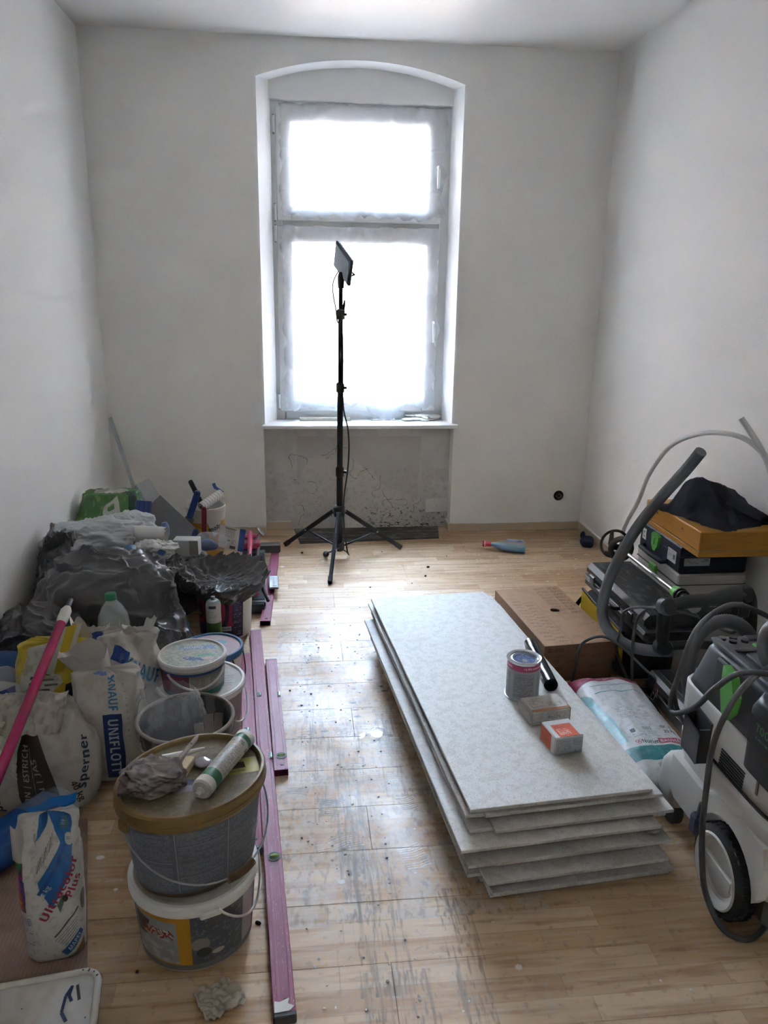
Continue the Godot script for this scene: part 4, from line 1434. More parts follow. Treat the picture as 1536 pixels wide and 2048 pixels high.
func build_lying_sack() -> void:
	# print runs along the sack: v 0 at the far end
	var im := picture(512, 1024, hex("c9cbca"))
	var red := hex("a03352")
	var teal := hex("1f6f70")
	im.fill_rect(Rect2i(0, 0, 512, 150), red)
	var arc := PackedVector2Array()
	for k in 25:
		var t := k / 24.0
		arc.append(Vector2(512 * t, 150 - 62 * sin(PI * t)))
	arc.append(Vector2(512, 190))
	arc.append(Vector2(0, 190))
	fill_poly(im, arc, hex("c9cbca"))
	for k in 5:
		im.fill_rect(Rect2i(120 + k * 58, 40, 48, 36), hex("b7607a"))
		small_print(im, Rect2(126 + k * 58, 46, 36, 24), 3, hex("dccad0"), 40 + k)
	for q in [[175, 3.0], [250, 4.0]]:
		var pts := []
		for k in 25:
			var t := k / 24.0
			pts.append(Vector2(90 + 340 * t, q[0] - 22 * sin(PI * t)))
		stroke(im, pts, q[1] + 3.0, hex("2f7f84"))
	fill_poly(im, PackedVector2Array([Vector2(0, 190), Vector2(56, 260), Vector2(96, 520), Vector2(100, 720), Vector2(0, 720)]), hex("7fb0b4"))
	fill_poly(im, PackedVector2Array([Vector2(0, 300), Vector2(40, 330), Vector2(84, 560), Vector2(84, 720), Vector2(0, 720)]), hex("9cc3c5"))
	small_print(im, Rect2(150, 400, 130, 130), 8, hex("a2a4a4"), 21, 0.6)
	small_print(im, Rect2(310, 400, 110, 110), 7, hex("a2a4a4"), 22, 0.6)
	im.fill_rect(Rect2i(150, 620, 30, 26), hex("4d5152"))
	for k in 12:
		im.fill_rect(Rect2i(236 + k * 5, 606, 1 + (k * 7) % 3, 30), hex("4d5152"))
	small_print(im, Rect2(150, 656, 90, 34), 4, hex("7c7f80"), 23)
	small_print(im, Rect2(250, 650, 80, 40), 4, hex("9a9d9e"), 24)
	write(im, "Nr. 25", Vector2(410, 610), 22, hex("4a4d4e"), 0.0, true)
	write(im, "25 kg", Vector2(410, 652), 32, hex("33373a"), 0.0, true)
	im.fill_rect(Rect2i(200, 706, 240, 44), hex("c2c5c4"))
	write(im, "Nurim", Vector2(236, 730), 30, hex("2c3134"), 0.0, true)
	im.fill_rect(Rect2i(292, 708, 200, 42), red)
	write(im, "BAUHAUS", Vector2(392, 729), 24, hex("d9cdd1"), 0.0, true, 180)
	for e in [[150, 722], [172, 722], [161, 738]]:
		disc(im, Vector2(e[0], e[1]), 12, 9, red)
		disc(im, Vector2(e[0], e[1]), 7, 5, hex("c9cbca"))
	var wave := PackedVector2Array()
	for k in 21:
		var t := k / 20.0
		wave.append(Vector2(512 * t, 778 - 16 * sin(PI * t)))
	wave.append(Vector2(512, 880))
	wave.append(Vector2(0, 880))
	fill_poly(im, wave, teal)
	im.fill_rect(Rect2i(0, 880, 512, 144), hex("c4c6c4"))
	for k in 8:
		im.fill_rect(Rect2i(190 + k * 5, 900, 2, 30), hex("55595a"))
	write(im, "BAUHAUS", Vector2(330, 1000), 26, hex("7a2340"), 0.0, true)
	mottle(im, noise(111, 0.02), Color(0.62, 0.62, 0.60, 0.35), 0.5, 0.75)
	var m := mat("tile_glue_print", Color.WHITE, 0.5, 0.0, im)
	var wr := noise(112, 6.0, true, 3)
	var hb := noise(113, 3.0)
	var W := 0.275
	var L := 0.70
	var sack_root := thing("glue_sack", "lying white plastic sack with a red end, teal stripe and black print", "sack", Vector3(1.165, 0, -2.335), -0.02)
	var body := func(u: float, v: float, up: bool) -> Vector3:
		var x := (u - 0.5) * 2.0
		var z := (v - 0.5) * 2.0
		var e := pow(1.0 - pow(absf(x), 3.2), 0.55) * pow(1.0 - pow(absf(z), 6.0), 0.45)
		var wrinkle := 0.0035 * wr.get_noise_2d(x * 0.25, z * 0.8) + 0.012 * hb.get_noise_2d(x * 0.3, z * 0.4)
		var y := 0.046 + (0.056 + wrinkle) * e if up else 0.046 - 0.045 * pow(e, 0.6)
		var nar := 1.0 - 0.05 * cos(z * 2.2)
		return Vector3(x * W / 2 * nar, maxf(0.001, y), z * L / 2)
	part("top_side", sheet(40, 80, func(u: float, v: float) -> Vector3: return body.call(u, 1.0 - v, true)), m, sack_root)
	part("under_side", sheet(24, 40, func(u: float, v: float) -> Vector3: return body.call(u, v, false)), mat("sack_white", hex("c4c6c4"), 0.5), sack_root)


func build_tool_pile() -> void:
	# flat aluminium case
	var a := thing("aluminium_case", "flat ribbed aluminium case with clasps on the floor behind the vacuum", "case", Vector3(1.588, 0, -2.420))
	part("lower_shell", G.new().box(Vector3(0, 0.026, 0), Vector3(0.46, 0.052, 0.52), 0.006).done(), M["alu"], a)
	var up := part("upper_shell", G.new().box(Vector3(0, 0.080, 0), Vector3(0.46, 0.052, 0.52), 0.014).done(), M["alu"], a)
	for x in [-0.17, -0.06, 0.05, 0.16]:
		part("rib", G.new().box(Vector3(x, 0.106, 0), Vector3(0.05, 0.006, 0.48), 0.003).done(), mat("alu_rib", hex("8f9396"), 0.4, 1.0), up)
	part("seam_strip", G.new().box(Vector3(0, 0.053, 0), Vector3(0.466, 0.006, 0.526), 0.002).done(), M["dark_metal"], a)
	for z in [0.13, -0.16]:
		var c := part("clasp", G.new().box(Vector3(-0.233, 0.058, z), Vector3(0.008, 0.036, 0.034), 0.002).done(), M["chrome"], a)
		part("clasp_loop", cable([Vector3(-0.238, 0.062, z - 0.012), Vector3(-0.246, 0.03, z - 0.012), Vector3(-0.246, 0.03, z + 0.012), Vector3(-0.238, 0.062, z + 0.012)], 0.0018, 6, 4), M["chrome"], c)

	# yellow and black tool bag
	var b := thing("tool_bag", "black fabric tool bag with a broad yellow band, under a black case", "bag", Vector3(1.404, 0, -3.0))
	var wv := noise(121, 8.0)
	var yl := mat("bag_yellow", hex("c9a81f"), 0.6)
	var bk := mat("bag_black", hex("1c1f21"), 0.75)
	part("body", crumple(Vector3(0.235, 0.236, 0.50), 12, 0.015, 9.0, 40, 24, 0.0, 7.0, 0.02), bk, b)
	var band := PackedVector2Array([Vector2(-0.235, 0.218), Vector2(-0.15, 0.214), Vector2(0.0, 0.212), Vector2(0.12, 0.218), Vector2(0.235, 0.205), Vector2(0.240, 0.10), Vector2(0.16, 0.115), Vector2(0.05, 0.13), Vector2(-0.08, 0.115), Vector2(-0.13, 0.14), Vector2(-0.18, 0.125), Vector2(-0.235, 0.13)])
	part("yellow_band", G.new().prism(band, -0.004, 0.004, Vector3(-0.121, 0, 0), Basis(Vector3(0, 0, 1), Vector3(0, 1, 0), Vector3(-1, 0, 0))).done(), yl, b)
	part("zip", G.new().tube([Vector3(-0.122, 0.228, -0.235), Vector3(-0.126, 0.226, 0.0), Vector3(-0.122, 0.224, 0.235)], 0.006, 8).done(), M["black_plastic"], b)
	part("strap", cable([Vector3(-0.10, 0.20, -0.24), Vector3(-0.135, 0.13, -0.262), Vector3(-0.132, 0.03, -0.268), Vector3(-0.128, 0.06, -0.22), Vector3(-0.13, 0.085, -0.1), Vector3(-0.13, 0.02, 0.02)], 0.010, 8, 6), bk, b)
	part("pocket", G.new().box(Vector3(-0.122, 0.055, -0.12), Vector3(0.02, 0.09, 0.12), 0.008).done(), bk, b)

	# hard black case on the bag
	var k := thing("black_case", "long black hard plastic case, dusty and scratched, beside the stacked tool boxes", "case", Vector3(1.409, 0.240, -2.935), 0.015)
	var dust := picture(256, 512, hex("2c3133"))
	mottle(dust, noise(122, 0.02, false, 4), Color(0.52, 0.53, 0.52, 0.45), 0.5, 0.75, Vector2(1, 2))
	var gg := RandomNumberGenerator.new()
	gg.seed = 15
	for q in 90:
		var p := Vector2(gg.randf() * 256, gg.randf_range(150, 500))
		stroke(dust, [p, p + Vector2(gg.randf_range(-18, 18), gg.randf_range(-10, 10))], 1.0, Color(0.55, 0.56, 0.56))
	part("lower_shell", G.new().box(Vector3(0, 0.026, 0), Vector3(0.226, 0.052, 0.640), 0.016).done(), M["black_plastic"], k)
	var us := part("upper_shell", G.new().box(Vector3(0, 0.086, 0), Vector3(0.226, 0.060, 0.640), 0.020).done(), M["black_plastic"], k)
	part("lid_field", G.new().box(Vector3(0, 0.1165, 0), Vector3(0.176, 0.004, 0.590), 0.002).done(), mat("dusty_lid", Color.WHITE, 0.75, 0.0, dust), us)
	part("seam_bead", G.new().box(Vector3(0, 0.054, 0), Vector3(0.232, 0.005, 0.646), 0.002).done(), mat("case_bead", hex("54595b"), 0.4), k)
	for z in [-0.22, 0.18]:
		var lt := part("latch", G.new().box(Vector3(-0.115, 0.062, z), Vector3(0.008, 0.044, 0.052), 0.003).done(), M["black_plastic"], k)
		part("latch_pin", G.new().tube([Vector3(-0.119, 0.078, z - 0.022), Vector3(-0.119, 0.078, z + 0.022)], 0.003, 8).done(), M["steel"], lt)
	part("handle", cable([Vector3(-0.113, 0.052, -0.08), Vector3(-0.140, 0.050, -0.07), Vector3(-0.142, 0.050, 0.0), Vector3(-0.140, 0.050, 0.07), Vector3(-0.113, 0.052, 0.08)], 0.008, 8, 6), M["black_plastic"], k)

	# stackable boxes against the right wall
	systainer("tool_box", "tall pale grey stackable tool box under a navy one", hex("b3b0a8"), 0.0, 0.434, false)
	systainer("tool_box", "flat navy stackable tool box with a green turn latch", hex("1d2a3d"), 0.434, 0.119, true)
	# orange wooden box
	var o := thing("wooden_case", "orange varnished wooden case on top of the stacked tool boxes", "case", Vector3(1.692, 0.5535, -2.965))
	var wim := picture(512, 256, hex("bb8230"))
	mottle(wim, noise(123, 0.04, false, 4), Color(0.62, 0.40, 0.12, 0.5), 0.45, 0.75, Vector2(10, 1))
	mottle(wim, noise(124, 0.08, false, 3), Color(0.80, 0.60, 0.28, 0.4), 0.5, 0.8, Vector2(8, 1))
	for q in 14:
		disc(wim, Vector2(gg.randf() * 512, gg.randf() * 256), 2.5, 2, hex("6f4a1c"))
	var wm := mat("orange_wood", Color.WHITE, 0.38, 0.0, wim)
	part("case_bottom", G.new().box(Vector3(0, 0.012, 0), Vector3(0.320, 0.024, 0.486), 0.003).done(), wm, o)
	var lidp := part("case_lid", G.new().box(Vector3(0, 0.066, 0), Vector3(0.322, 0.080, 0.490), 0.004).done(), wm, o)
	part("metal_strip", G.new().box(Vector3(0, 0.0252, 0), Vector3(0.323, 0.0022, 0.491)).done(), mat("brass_strip", hex("b39a6a"), 0.35, 1.0), lidp)
	for z in [-0.13, 0.10]:
		part("screw", G.new().tube([Vector3(-0.160, 0.075, z), Vector3(-0.1625, 0.075, z)], 0.004, 10).done(), M["dark_metal"], lidp)

	# dark blue jacket on top
	var nz := noise(131, 4.2, true, 3)
	var nb := noise(132, 3.5)
	var f := func(u: float, v: float) -> Vector3:
		var x := (u - 0.5) * 2.0
		var z := (v - 0.5) * 2.0
		var r := pow(pow(absf(x), 2.4) + pow(absf(z), 2.4), 1.0 / 2.4)
		var edge := clampf(1.0 - r, 0.0, 1.0)
		var peak := 0.150 * exp(-pow((x + 0.30) / 0.42, 2.0) - pow((z + 0.25) / 0.55, 2.0)) + 0.105 * exp(-pow((x - 0.35) / 0.45, 2.0) - pow((z - 0.0) / 0.6, 2.0))
		var y := (peak * 0.78 + 0.022) * smoothstep(0.0, 0.42, edge) + 0.013 * nz.get_noise_2d(x * 0.32, z * 0.32) * smoothstep(0.0, 0.3, edge)
		var px := x * 0.158 * (1.0 + 0.10 * nb.get_noise_2d(z * 0.6, x * 0.4))
		var pz := z * 0.200 * (1.0 + 0.10 * nb.get_noise_2d(x * 0.5 + 9.0, z * 0.3))
		return Vector3(px, maxf(y, 0.0) + 0.001, pz)
	var cl := thing("dark_jacket", "crumpled navy blue work jacket thrown over the wooden case", "jacket", Vector3(1.700, 0.6600, -2.955), 0.35)
	var nv := mat("navy_cloth", hex("1d222e"), 0.95)
	part("bundle", sheet(56, 56, f), nv, cl)
	part("hanging_sleeve", sheet(24, 20, func(u: float, v: float) -> Vector3:
		var ang := TAU * u
		var t := v
		var c := Vector3(0.02 + 0.06 * t, 0.020 + 0.05 * (1.0 - t), 0.08 + 0.115 * t)
		var rr := 0.045 - 0.012 * t
		return c + Vector3(cos(ang) * rr, sin(ang) * rr * 0.42 + 0.002 * nz.get_noise_2d(u, v * 4.0), 0), true), nv, cl)
	part("button", G.new().lathe([Vector2(0, 0.003), Vector2(0.006, 0.002), Vector2(0.007, 0)], 12, Vector3(0.05, 0.108, -0.03)).done(), M["steel"], cl)


func systainer(called: String, label: String, color: Color, y: float, h: float, navy: bool) -> void:
	var s := thing(called, label, "tool box", Vector3(1.679, y, -3.048), 0.0, "stacked tool boxes by the right wall")
	var m := mat("systainer_" + ("navy" if navy else "grey"), color, 0.5)
	var body := G.new().box(Vector3(0, h / 2, 0), Vector3(0.292, h - 0.001, 0.392), 0.008)
	part("body", body.done(), m, s)
	var lidh := 0.045
	part("lid", G.new().box(Vector3(0, h - lidh / 2, 0), Vector3(0.297, lidh - 0.001, 0.397), 0.006).done(), m, s)
	part("lid_seam", G.new().box(Vector3(0, h - lidh - 0.001, 0), Vector3(0.2985, 0.003, 0.3985)).done(), M["black_plastic"], s)
	# front looks to the left: handle recess, latch, label cards
	var gr := mat("latch_green", hex("5fae4e"), 0.45)
	if navy:
		var lt := part("turn_latch", G.new().prism(PackedVector2Array([Vector2(-0.034, 0.028), Vector2(-0.020, 0.038), Vector2(0.022, 0.038), Vector2(0.036, 0.028), Vector2(0.028, -0.018), Vector2(0.010, -0.040), Vector2(-0.010, -0.040), Vector2(-0.028, -0.018)]), 0.0, 0.014, Vector3(-0.148, 0.074, -0.02), Basis(Vector3(0, 0, 1), Vector3(0, 1, 0), Vector3(-1, 0, 0))).done(), gr, s)
		part("latch_recess", G.new().box(Vector3(-0.1465, 0.062, -0.02), Vector3(0.006, 0.112, 0.110), 0.004).done(), m, s)
		part("latch_grip", G.new().box(Vector3(-0.163, 0.078, -0.02), Vector3(0.006, 0.034, 0.010), 0.003).done(), gr, lt)
		part("front_handle", G.new().tube([Vector3(-0.148, 0.022, -0.13), Vector3(-0.172, 0.018, -0.125), Vector3(-0.174, 0.016, -0.02), Vector3(-0.172, 0.018, 0.085), Vector3(-0.148, 0.022, 0.09)], 0.010, 10).done(), m, s)
		var card := picture(96, 64, hex("b9bcbe"))
		small_print(card, Rect2(8, 8, 50, 40), 5, hex("7d8083"), 3)
		card.fill_rect(Rect2i(64, 20, 22, 26), hex("4a4f55"))
		part("label_card", G.new().box(Vector3(-0.1492, 0.060, 0.125), Vector3(0.002, 0.052, 0.074)).done(), mat("card_print", Color.WHITE, 0.5, 0.0, card), s)
		var logo := picture(64, 64, hex("d5d8da"))
		write(logo, "C", Vector2(32, 32), 36, hex("1d2a3d"))
		part("logo_card", G.new().box(Vector3(-0.1492, 0.070, -0.145), Vector3(0.002, 0.050, 0.034), 0.0008).done(), mat("logo_print", Color.WHITE, 0.5, 0.0, logo), s)
		var st := picture(128, 48, hex("a8abad"))
		small_print(st, Rect2(6, 8, 70, 32), 4, hex("74787b"), 5)
		small_print(st, Rect2(84, 8, 38, 18), 3, hex("3f4448"), 6)
		part("side_sticker", G.new().box(Vector3(-0.075, 0.055, 0.1975), Vector3(0.110, 0.034, 0.001)).done(), mat("side_sticker_print", Color.WHITE, 0.5, 0.0, st), s)
	else:
		part("turn_latch", G.new().box(Vector3(-0.154, h - 0.055, -0.02), Vector3(0.014, 0.060, 0.070), 0.006).done(), gr, s)
		part("front_handle", G.new().box(Vector3(-0.152, h - 0.11, 0.06), Vector3(0.012, 0.030, 0.10), 0.005).done(), m, s)
		var card := picture(96, 96, hex("bdbcb6"))
		small_print(card, Rect2(8, 8, 60, 70), 8, hex("85867f"), 7)
		card.fill_rect(Rect2i(68, 60, 20, 20), hex("44464a"))
		part("label_card", G.new().box(Vector3(-0.1480, h - 0.16, 0.130), Vector3(0.002, 0.085, 0.060)).done(), mat("grey_card_print", Color.WHITE, 0.5, 0.0, card), s)
		var st := picture(160, 96, hex("bab9b3"))
		small_print(st, Rect2(10, 30, 60, 20), 2, hex("5a5c5c"), 8)
		small_print(st, Rect2(10, 60, 90, 22), 2, hex("3c3e40"), 9)
		small_print(st, Rect2(100, 28, 46, 24), 2, hex("4a4c4e"), 10)
		part("side_sticker", G.new().box(Vector3(-0.060, h - 0.115, 0.1967), Vector3(0.125, 0.075, 0.001)).done(), mat("grey_sticker_print", Color.WHITE, 0.5, 0.0, st), s)


func build_mixer() -> void:
	var r := thing("mortar_mixer", "electric mortar mixer with a dirty round paddle and black tube handle frame", "mixer", Vector3(1.40, 0.36, -2.75))
	var o := Vector3(1.40, 0.36, -2.75)
	var pad := Vector3(1.402, 0.452, -3.150) - o
	var cou := Vector3(1.378, 0.478, -2.570) - o
	var ax := (cou - pad).normalized()
	var s1 := ax.cross(Vector3.UP).normalized()
	var s2 := s1.cross(ax)
	var dirty := mat("mortar_metal", hex("57534b"), 0.75, 0.4)
	# paddle: outer ring, hub plate with holes, blades
	var ring := []
	for k in 25:
		var a := TAU * k / 24
		ring.append(pad + (s1 * cos(a) + s2 * sin(a)) * 0.062 - ax * 0.07)
	var pd := part("paddle", G.new().tube(ring, 0.0065, 8, false).done(), dirty, r)
	for k in 3:
		var a := TAU * k / 3 + 0.4
		var d := s1 * cos(a) + s2 * sin(a)
		var e := s1 * cos(a + 0.9) + s2 * sin(a + 0.9)
		part("blade", G.new().tube([pad, pad + d * 0.035 - ax * 0.03, pad + e * 0.060 - ax * 0.07], [0.011, 0.013, 0.008], 8).done(), dirty, pd)
	var ring2 := []
	for k in 19:
		var a := TAU * k / 18
		ring2.append(pad + (s1 * cos(a) + s2 * sin(a)) * 0.046 + ax * 0.012)
	part("hub_ring", G.new().tube(ring2, 0.013, 7, false).done(), dirty, pd)
	for k in 4:
		var a := TAU * k / 4 + 0.2
		part("spoke", G.new().tube([pad + ax * 0.012, pad + ax * 0.012 + (s1 * cos(a) + s2 * sin(a)) * 0.048], 0.011, 7).done(), dirty, pd)
	part("shaft", G.new().tube([pad - ax * 0.02, pad + ax * 0.10], 0.0125, 12).done(), dirty, r)
	part("chrome_shaft", G.new().tube([pad + ax * 0.09, cou], 0.0085, 14).done(), M["chrome"], r)
	var cb := Basis(s1, ax, s1.cross(ax))
	part("coupling", G.new().lathe([Vector2(0.009, -0.012), Vector2(0.021, -0.008), Vector2(0.024, 0.03), Vector2(0.018, 0.034)], 18, cou, cb).done(), mat("latch_green", hex("5fae4e"), 0.45), r)
	var gb := part("gear_neck", G.new().lathe([Vector2(0.018, 0.032), Vector2(0.028, 0.036), Vector2(0.028, 0.044), Vector2(0.020, 0.047), Vector2(0.020, 0.053), Vector2(0.026, 0.056), Vector2(0.026, 0.064), Vector2(0.017, 0.066), Vector2(0.017, 0.10)], 20, cou, cb).done(), M["black_plastic"], r)
	part("gear_sleeve", G.new().lathe([Vector2(0.0165, 0.095), Vector2(0.022, 0.10), Vector2(0.024, 0.16), Vector2(0, 0.165)], 18, cou, cb).done(), M["steel"], gb)
	# handle frame of rubberised tube
	var A := Vector3(1.262, 0.492, -2.405) - o
	var B := Vector3(1.305, 0.300, -2.478) - o
	var R := Vector3(1.565, 0.518, -2.440) - o
	var R2 := Vector3(1.612, 0.130, -2.420) - o
	var dk := mat("mixer_rubber", hex("24292b"), 0.62)
	part("grip", G.new().tube([A, A.lerp(B, 0.25) + Vector3(-0.006, 0, 0), A.lerp(B, 0.75) + Vector3(-0.004, 0, 0), B], [0.020, 0.0235, 0.0235, 0.019], 14).done(), dk, r)
	part("top_bar", G.new().tube(curve([A, A.lerp(R, 0.3) + Vector3(0, 0.004, 0), A.lerp(R, 0.62) + Vector3(0, -0.006, 0), A.lerp(R, 0.85) + Vector3(0, 0.002, 0), R], 5), [0.021, 0.021, 0.021, 0.022, 0.023, 0.024, 0.024, 0.025, 0.026, 0.028, 0.030, 0.032, 0.033, 0.033, 0.032, 0.031, 0.030, 0.030, 0.030, 0.029, 0.028], 14).done(), mat("mixer_grey", hex("363b3a"), 0.6), r)
	part("right_leg", G.new().tube(curve([R, R + Vector3(0.028, -0.03, 0), R2.lerp(R, 0.5) + Vector3(0.018, 0, 0), R2], 5), 0.024, 12).done(), dk, r)
	part("lower_bar", G.new().tube([B, B + Vector3(0.12, 0.012, 0.01), Vector3(1.60, 0.30, -2.44) - o], 0.0165, 12).done(), dk, r)
	for p in [A, B, R]:
		part("joint", G.new().lathe([Vector2(0, -0.030), Vector2(0.024, -0.030), Vector2(0.031, -0.018), Vector2(0.031, 0.018), Vector2(0.024, 0.030), Vector2(0, 0.030)], 16, p, Basis(Vector3(1, 0, 0), Vector3(0, 0.25, 0.97), Vector3(0, -0.97, 0.25))).done(), dk, r)
	part("motor", G.new().box(Vector3(1.47, 0.470, -2.44) - o, Vector3(0.17, 0.075, 0.085), 0.022).done(), M["black_plastic"], r)
	part("trigger", G.new().box(Vector3(1.545, 0.470, -2.395) - o, Vector3(0.040, 0.045, 0.018), 0.005).done(), M["dark_metal"], r)
	var tp := picture(128, 48, hex("363b3a"))
	small_print(tp, Rect2(10, 8, 80, 10), 1, hex("8b908e"), 4, 1.0)
	small_print(tp, Rect2(30, 26, 70, 12), 1, hex("868b89"), 9, 1.0)
	part("name_print", G.new().box(Vector3(1.455, 0.482, -2.3965) - o, Vector3(0.09, 0.03, 0.001)).done(), mat("mixer_print", Color.WHITE, 0.6, 0.0, tp), r)
	part("power_cord", cable([Vector3(1.56, 0.46, -2.43) - o, Vector3(1.50, 0.40, -2.37) - o, Vector3(1.40, 0.43, -2.46) - o, Vector3(1.29, 0.405, -2.60) - o, Vector3(1.235, 0.36, -2.67) - o, Vector3(1.222, 0.30, -2.66) - o, Vector3(1.245, 0.16, -2.72) - o, Vector3(1.32, 0.012, -2.70) - o, Vector3(1.345, 0.008, -2.55) - o], 0.0055, 8, 8), mat("cord_grey", hex("5a5d5c"), 0.6), r)


func build_pipes() -> void:
	single("foam_pipe", G.new().tube(curve([Vector3(1.487, 0.977, -2.720), Vector3(1.469, 0.893, -2.780), Vector3(1.414, 0.752, -2.860), Vector3(1.346, 0.598, -2.910), Vector3(1.269, 0.411, -2.915), Vector3(1.229, 0.287, -2.870), Vector3(1.230, 0.226, -2.800), Vector3(1.265, 0.206, -2.700), Vector3(1.311, 0.218, -2.620), Vector3(1.372, 0.250, -2.540)], 8), 0.0225, 18).done(), mat("foam_grey", hex("63676a"), 0.85), "thick dark grey foam pipe bent in a bow beside the wooden case", "pipe")
	var cm := mat("conduit_grey", hex("cfcfce"), 0.45)
	single("conduit", G.new().tube(curve([Vector3(1.500, 0.250, -3.300), Vector3(1.500, 0.45, -3.36), Vector3(1.560, 0.610, -3.360), Vector3(1.600, 0.740, -3.360), Vector3(1.654, 0.879, -3.300), Vector3(1.659, 0.969, -3.100), Vector3(1.683, 1.005, -2.950), Vector3(1.733, 0.999, -2.850), Vector3(1.777, 0.940, -2.750), Vector3(1.818, 0.831, -2.660), Vector3(1.848, 0.60, -2.58), Vector3(1.848, 0.0105, -2.50)], 7), 0.0105, 12).done(), cm, "pale grey conduit arching over the wooden case and the jacket", "conduit")
	single("conduit", G.new().tube(curve([Vector3(1.644, 1.098, -2.750), Vector3(1.694, 1.020, -2.715), Vector3(1.722, 0.942, -2.660), Vector3(1.740, 0.832, -2.600), Vector3(1.755, 0.680, -2.540), Vector3(1.800, 0.40, -2.10), Vector3(1.845, 0.012, -2.02)], 7), 0.0115, 12).done(), cm, "pale grey conduit leaning against the right wall with its end standing free", "conduit")
	# loose cables between carton and case
	var lm := mat("loose_cord", hex("4f5453"), 0.6)
	single("loose_cable", cable([Vector3(1.075, 0.004, -2.745), Vector3(1.085, 0.10, -2.74), Vector3(1.110, 0.185, -2.755), Vector3(1.175, 0.232, -2.72), Vector3(1.235, 0.212, -2.66), Vector3(1.315, 0.14, -2.60), Vector3(1.335, 0.120, -2.56), Vector3(1.355, 0.03, -2.66), Vector3(1.342, 0.005, -2.74), Vector3(1.305, 0.005, -2.78)], 0.0058, 8, 8), lm, "dark cable looping up over the corner of the carton", "cable")
	single("loose_cable", cable([Vector3(1.352, 0.36, -2.70), Vector3(1.288, 0.335, -2.665), Vector3(1.268, 0.25, -2.640), Vector3(1.272, 0.15, -2.635), Vector3(1.285, 0.05, -2.64), Vector3(1.305, 0.006, -2.66), Vector3(1.350, 0.006, -2.60), Vector3(1.33, 0.006, -2.45)], 0.0065, 8, 8), lm, "dark cable hanging straight down in front of the tool bag", "cable")


func build_floor_bottle() -> void:
	# blue glass cleaner lying on the floor
	var a := Vector3(1.110, 0.036, -4.475)
	var b := Vector3(1.350, 0.036, -4.395)
	var dir := (b - a).normalized()
	var root := thing("cleaner_bottle", "clear flat bottle of blue cleaner with a red cap lying on the floor", "bottle", (a + b) / 2 - Vector3(0, 0.036, 0))
	var bas := Basis(dir, Vector3.UP, dir.cross(Vector3.UP))
	var c0 := Vector3(0, 0.036, 0)
	# half width across and half height along the length
	var prof := [[-0.085, 0.011, 0.011], [-0.070, 0.013, 0.012], [-0.045, 0.022, 0.018], [-0.015, 0.032, 0.026], [0.02, 0.037, 0.033], [0.115, 0.038, 0.035], [0.128, 0.037, 0.034], [0.131, 0.030, 0.028]]
	var shape := func(grow: float, top: float) -> ArrayMesh:
		var f := func(u: float, v: float) -> Vector3:
			var t := v * (prof.size() - 1)
			var i := mini(int(t), prof.size() - 2)
			var w := t - i
			var x: float = lerpf(prof[i][0], prof[i + 1][0], w)
			var hz: float = (lerpf(prof[i][1], prof[i + 1][1], w) + grow)
			var hy: float = (lerpf(prof[i][2], prof[i + 1][2], w) + grow)
			if v <= 0.001 or v >= 0.999:
				hz *= 0.02
				hy *= 0.02
			var an := TAU * u
			var y := signf(sin(an)) * pow(absf(sin(an)), 0.6) * hy
			return bas * Vector3(x, minf(y, top), signf(cos(an)) * pow(absf(cos(an)), 0.6) * hz) + c0
		return sheet(28, 28, f, true)
	var clear := mat("bottle_plastic", Color(0.9, 0.97, 0.98, 0.14), 0.06)
	clear.transparency = BaseMaterial3D.TRANSPARENCY_ALPHA
	part("shell", shape.call(0.0, 1.0), clear, root)
	part("blue_liquid", shape.call(-0.0015, 0.008), mat("blue_cleaner", hex("1793c4"), 0.15), root)
	var lb := picture(192, 96, hex("5f8fc0"))
	lb.fill_rect(Rect2i(0, 0, 192, 26), hex("c7d3dd"))
	small_print(lb, Rect2(12, 36, 110, 46), 5, hex("d4e0ea"), 12)
	lb.fill_rect(Rect2i(130, 30, 50, 50), hex("2d5fa0"))
	for s: float in [1.0]:
		part("label", G.new().quad_at(c0 + bas * Vector3(0.065, 0.0352, 0), bas * Vector3(0.050, 0, 0), bas * Vector3(0, 0, 0.026)), mat("cleaner_label", Color.WHITE, 0.4, 0.0, lb), root)
	var rm := mat("cap_red", hex("b5304a"), 0.4)
	var cap := part("cap", G.new().lathe([Vector2(0, -0.130), Vector2(0.017, -0.130), Vector2(0.0195, -0.126), Vector2(0.0195, -0.110), Vector2(0.0145, -0.104), Vector2(0.0145, -0.080), Vector2(0.013, -0.078)], 20, c0, Basis(bas.y, bas.x, -bas.z)).done(), rm, root)
	part("cap_stripe", G.new().lathe([Vector2(0.0198, -0.112), Vector2(0.0203, -0.116), Vector2(0.0198, -0.120)], 20, c0, Basis(bas.y, bas.x, -bas.z)).done(), mat("cap_pale", hex("d4c9c6"), 0.5), cap)
	# navy rag by the skirting
	var rag := thing("navy_rag", "small crumpled navy blue rag against the right skirting board", "rag", Vector3(1.783, 0, -4.500), -0.4)
	part("bundle", crumple(Vector3(0.085, 0.062, 0.11), 14, 0.16, 14.0, 36, 22, 0.1, 2.2, 0.3), mat("rag_navy", hex("262b4a"), 0.95), rag)
	part("corner", crumple(Vector3(0.03, 0.022, 0.08), 15, 0.2, 20.0, 20, 14, 0.1, 2.0, 0.3), mat("rag_navy", hex("262b4a"), 0.95), rag, Vector3(-0.03, 0.045, -0.05), Basis(Vector3.RIGHT, 0.5))


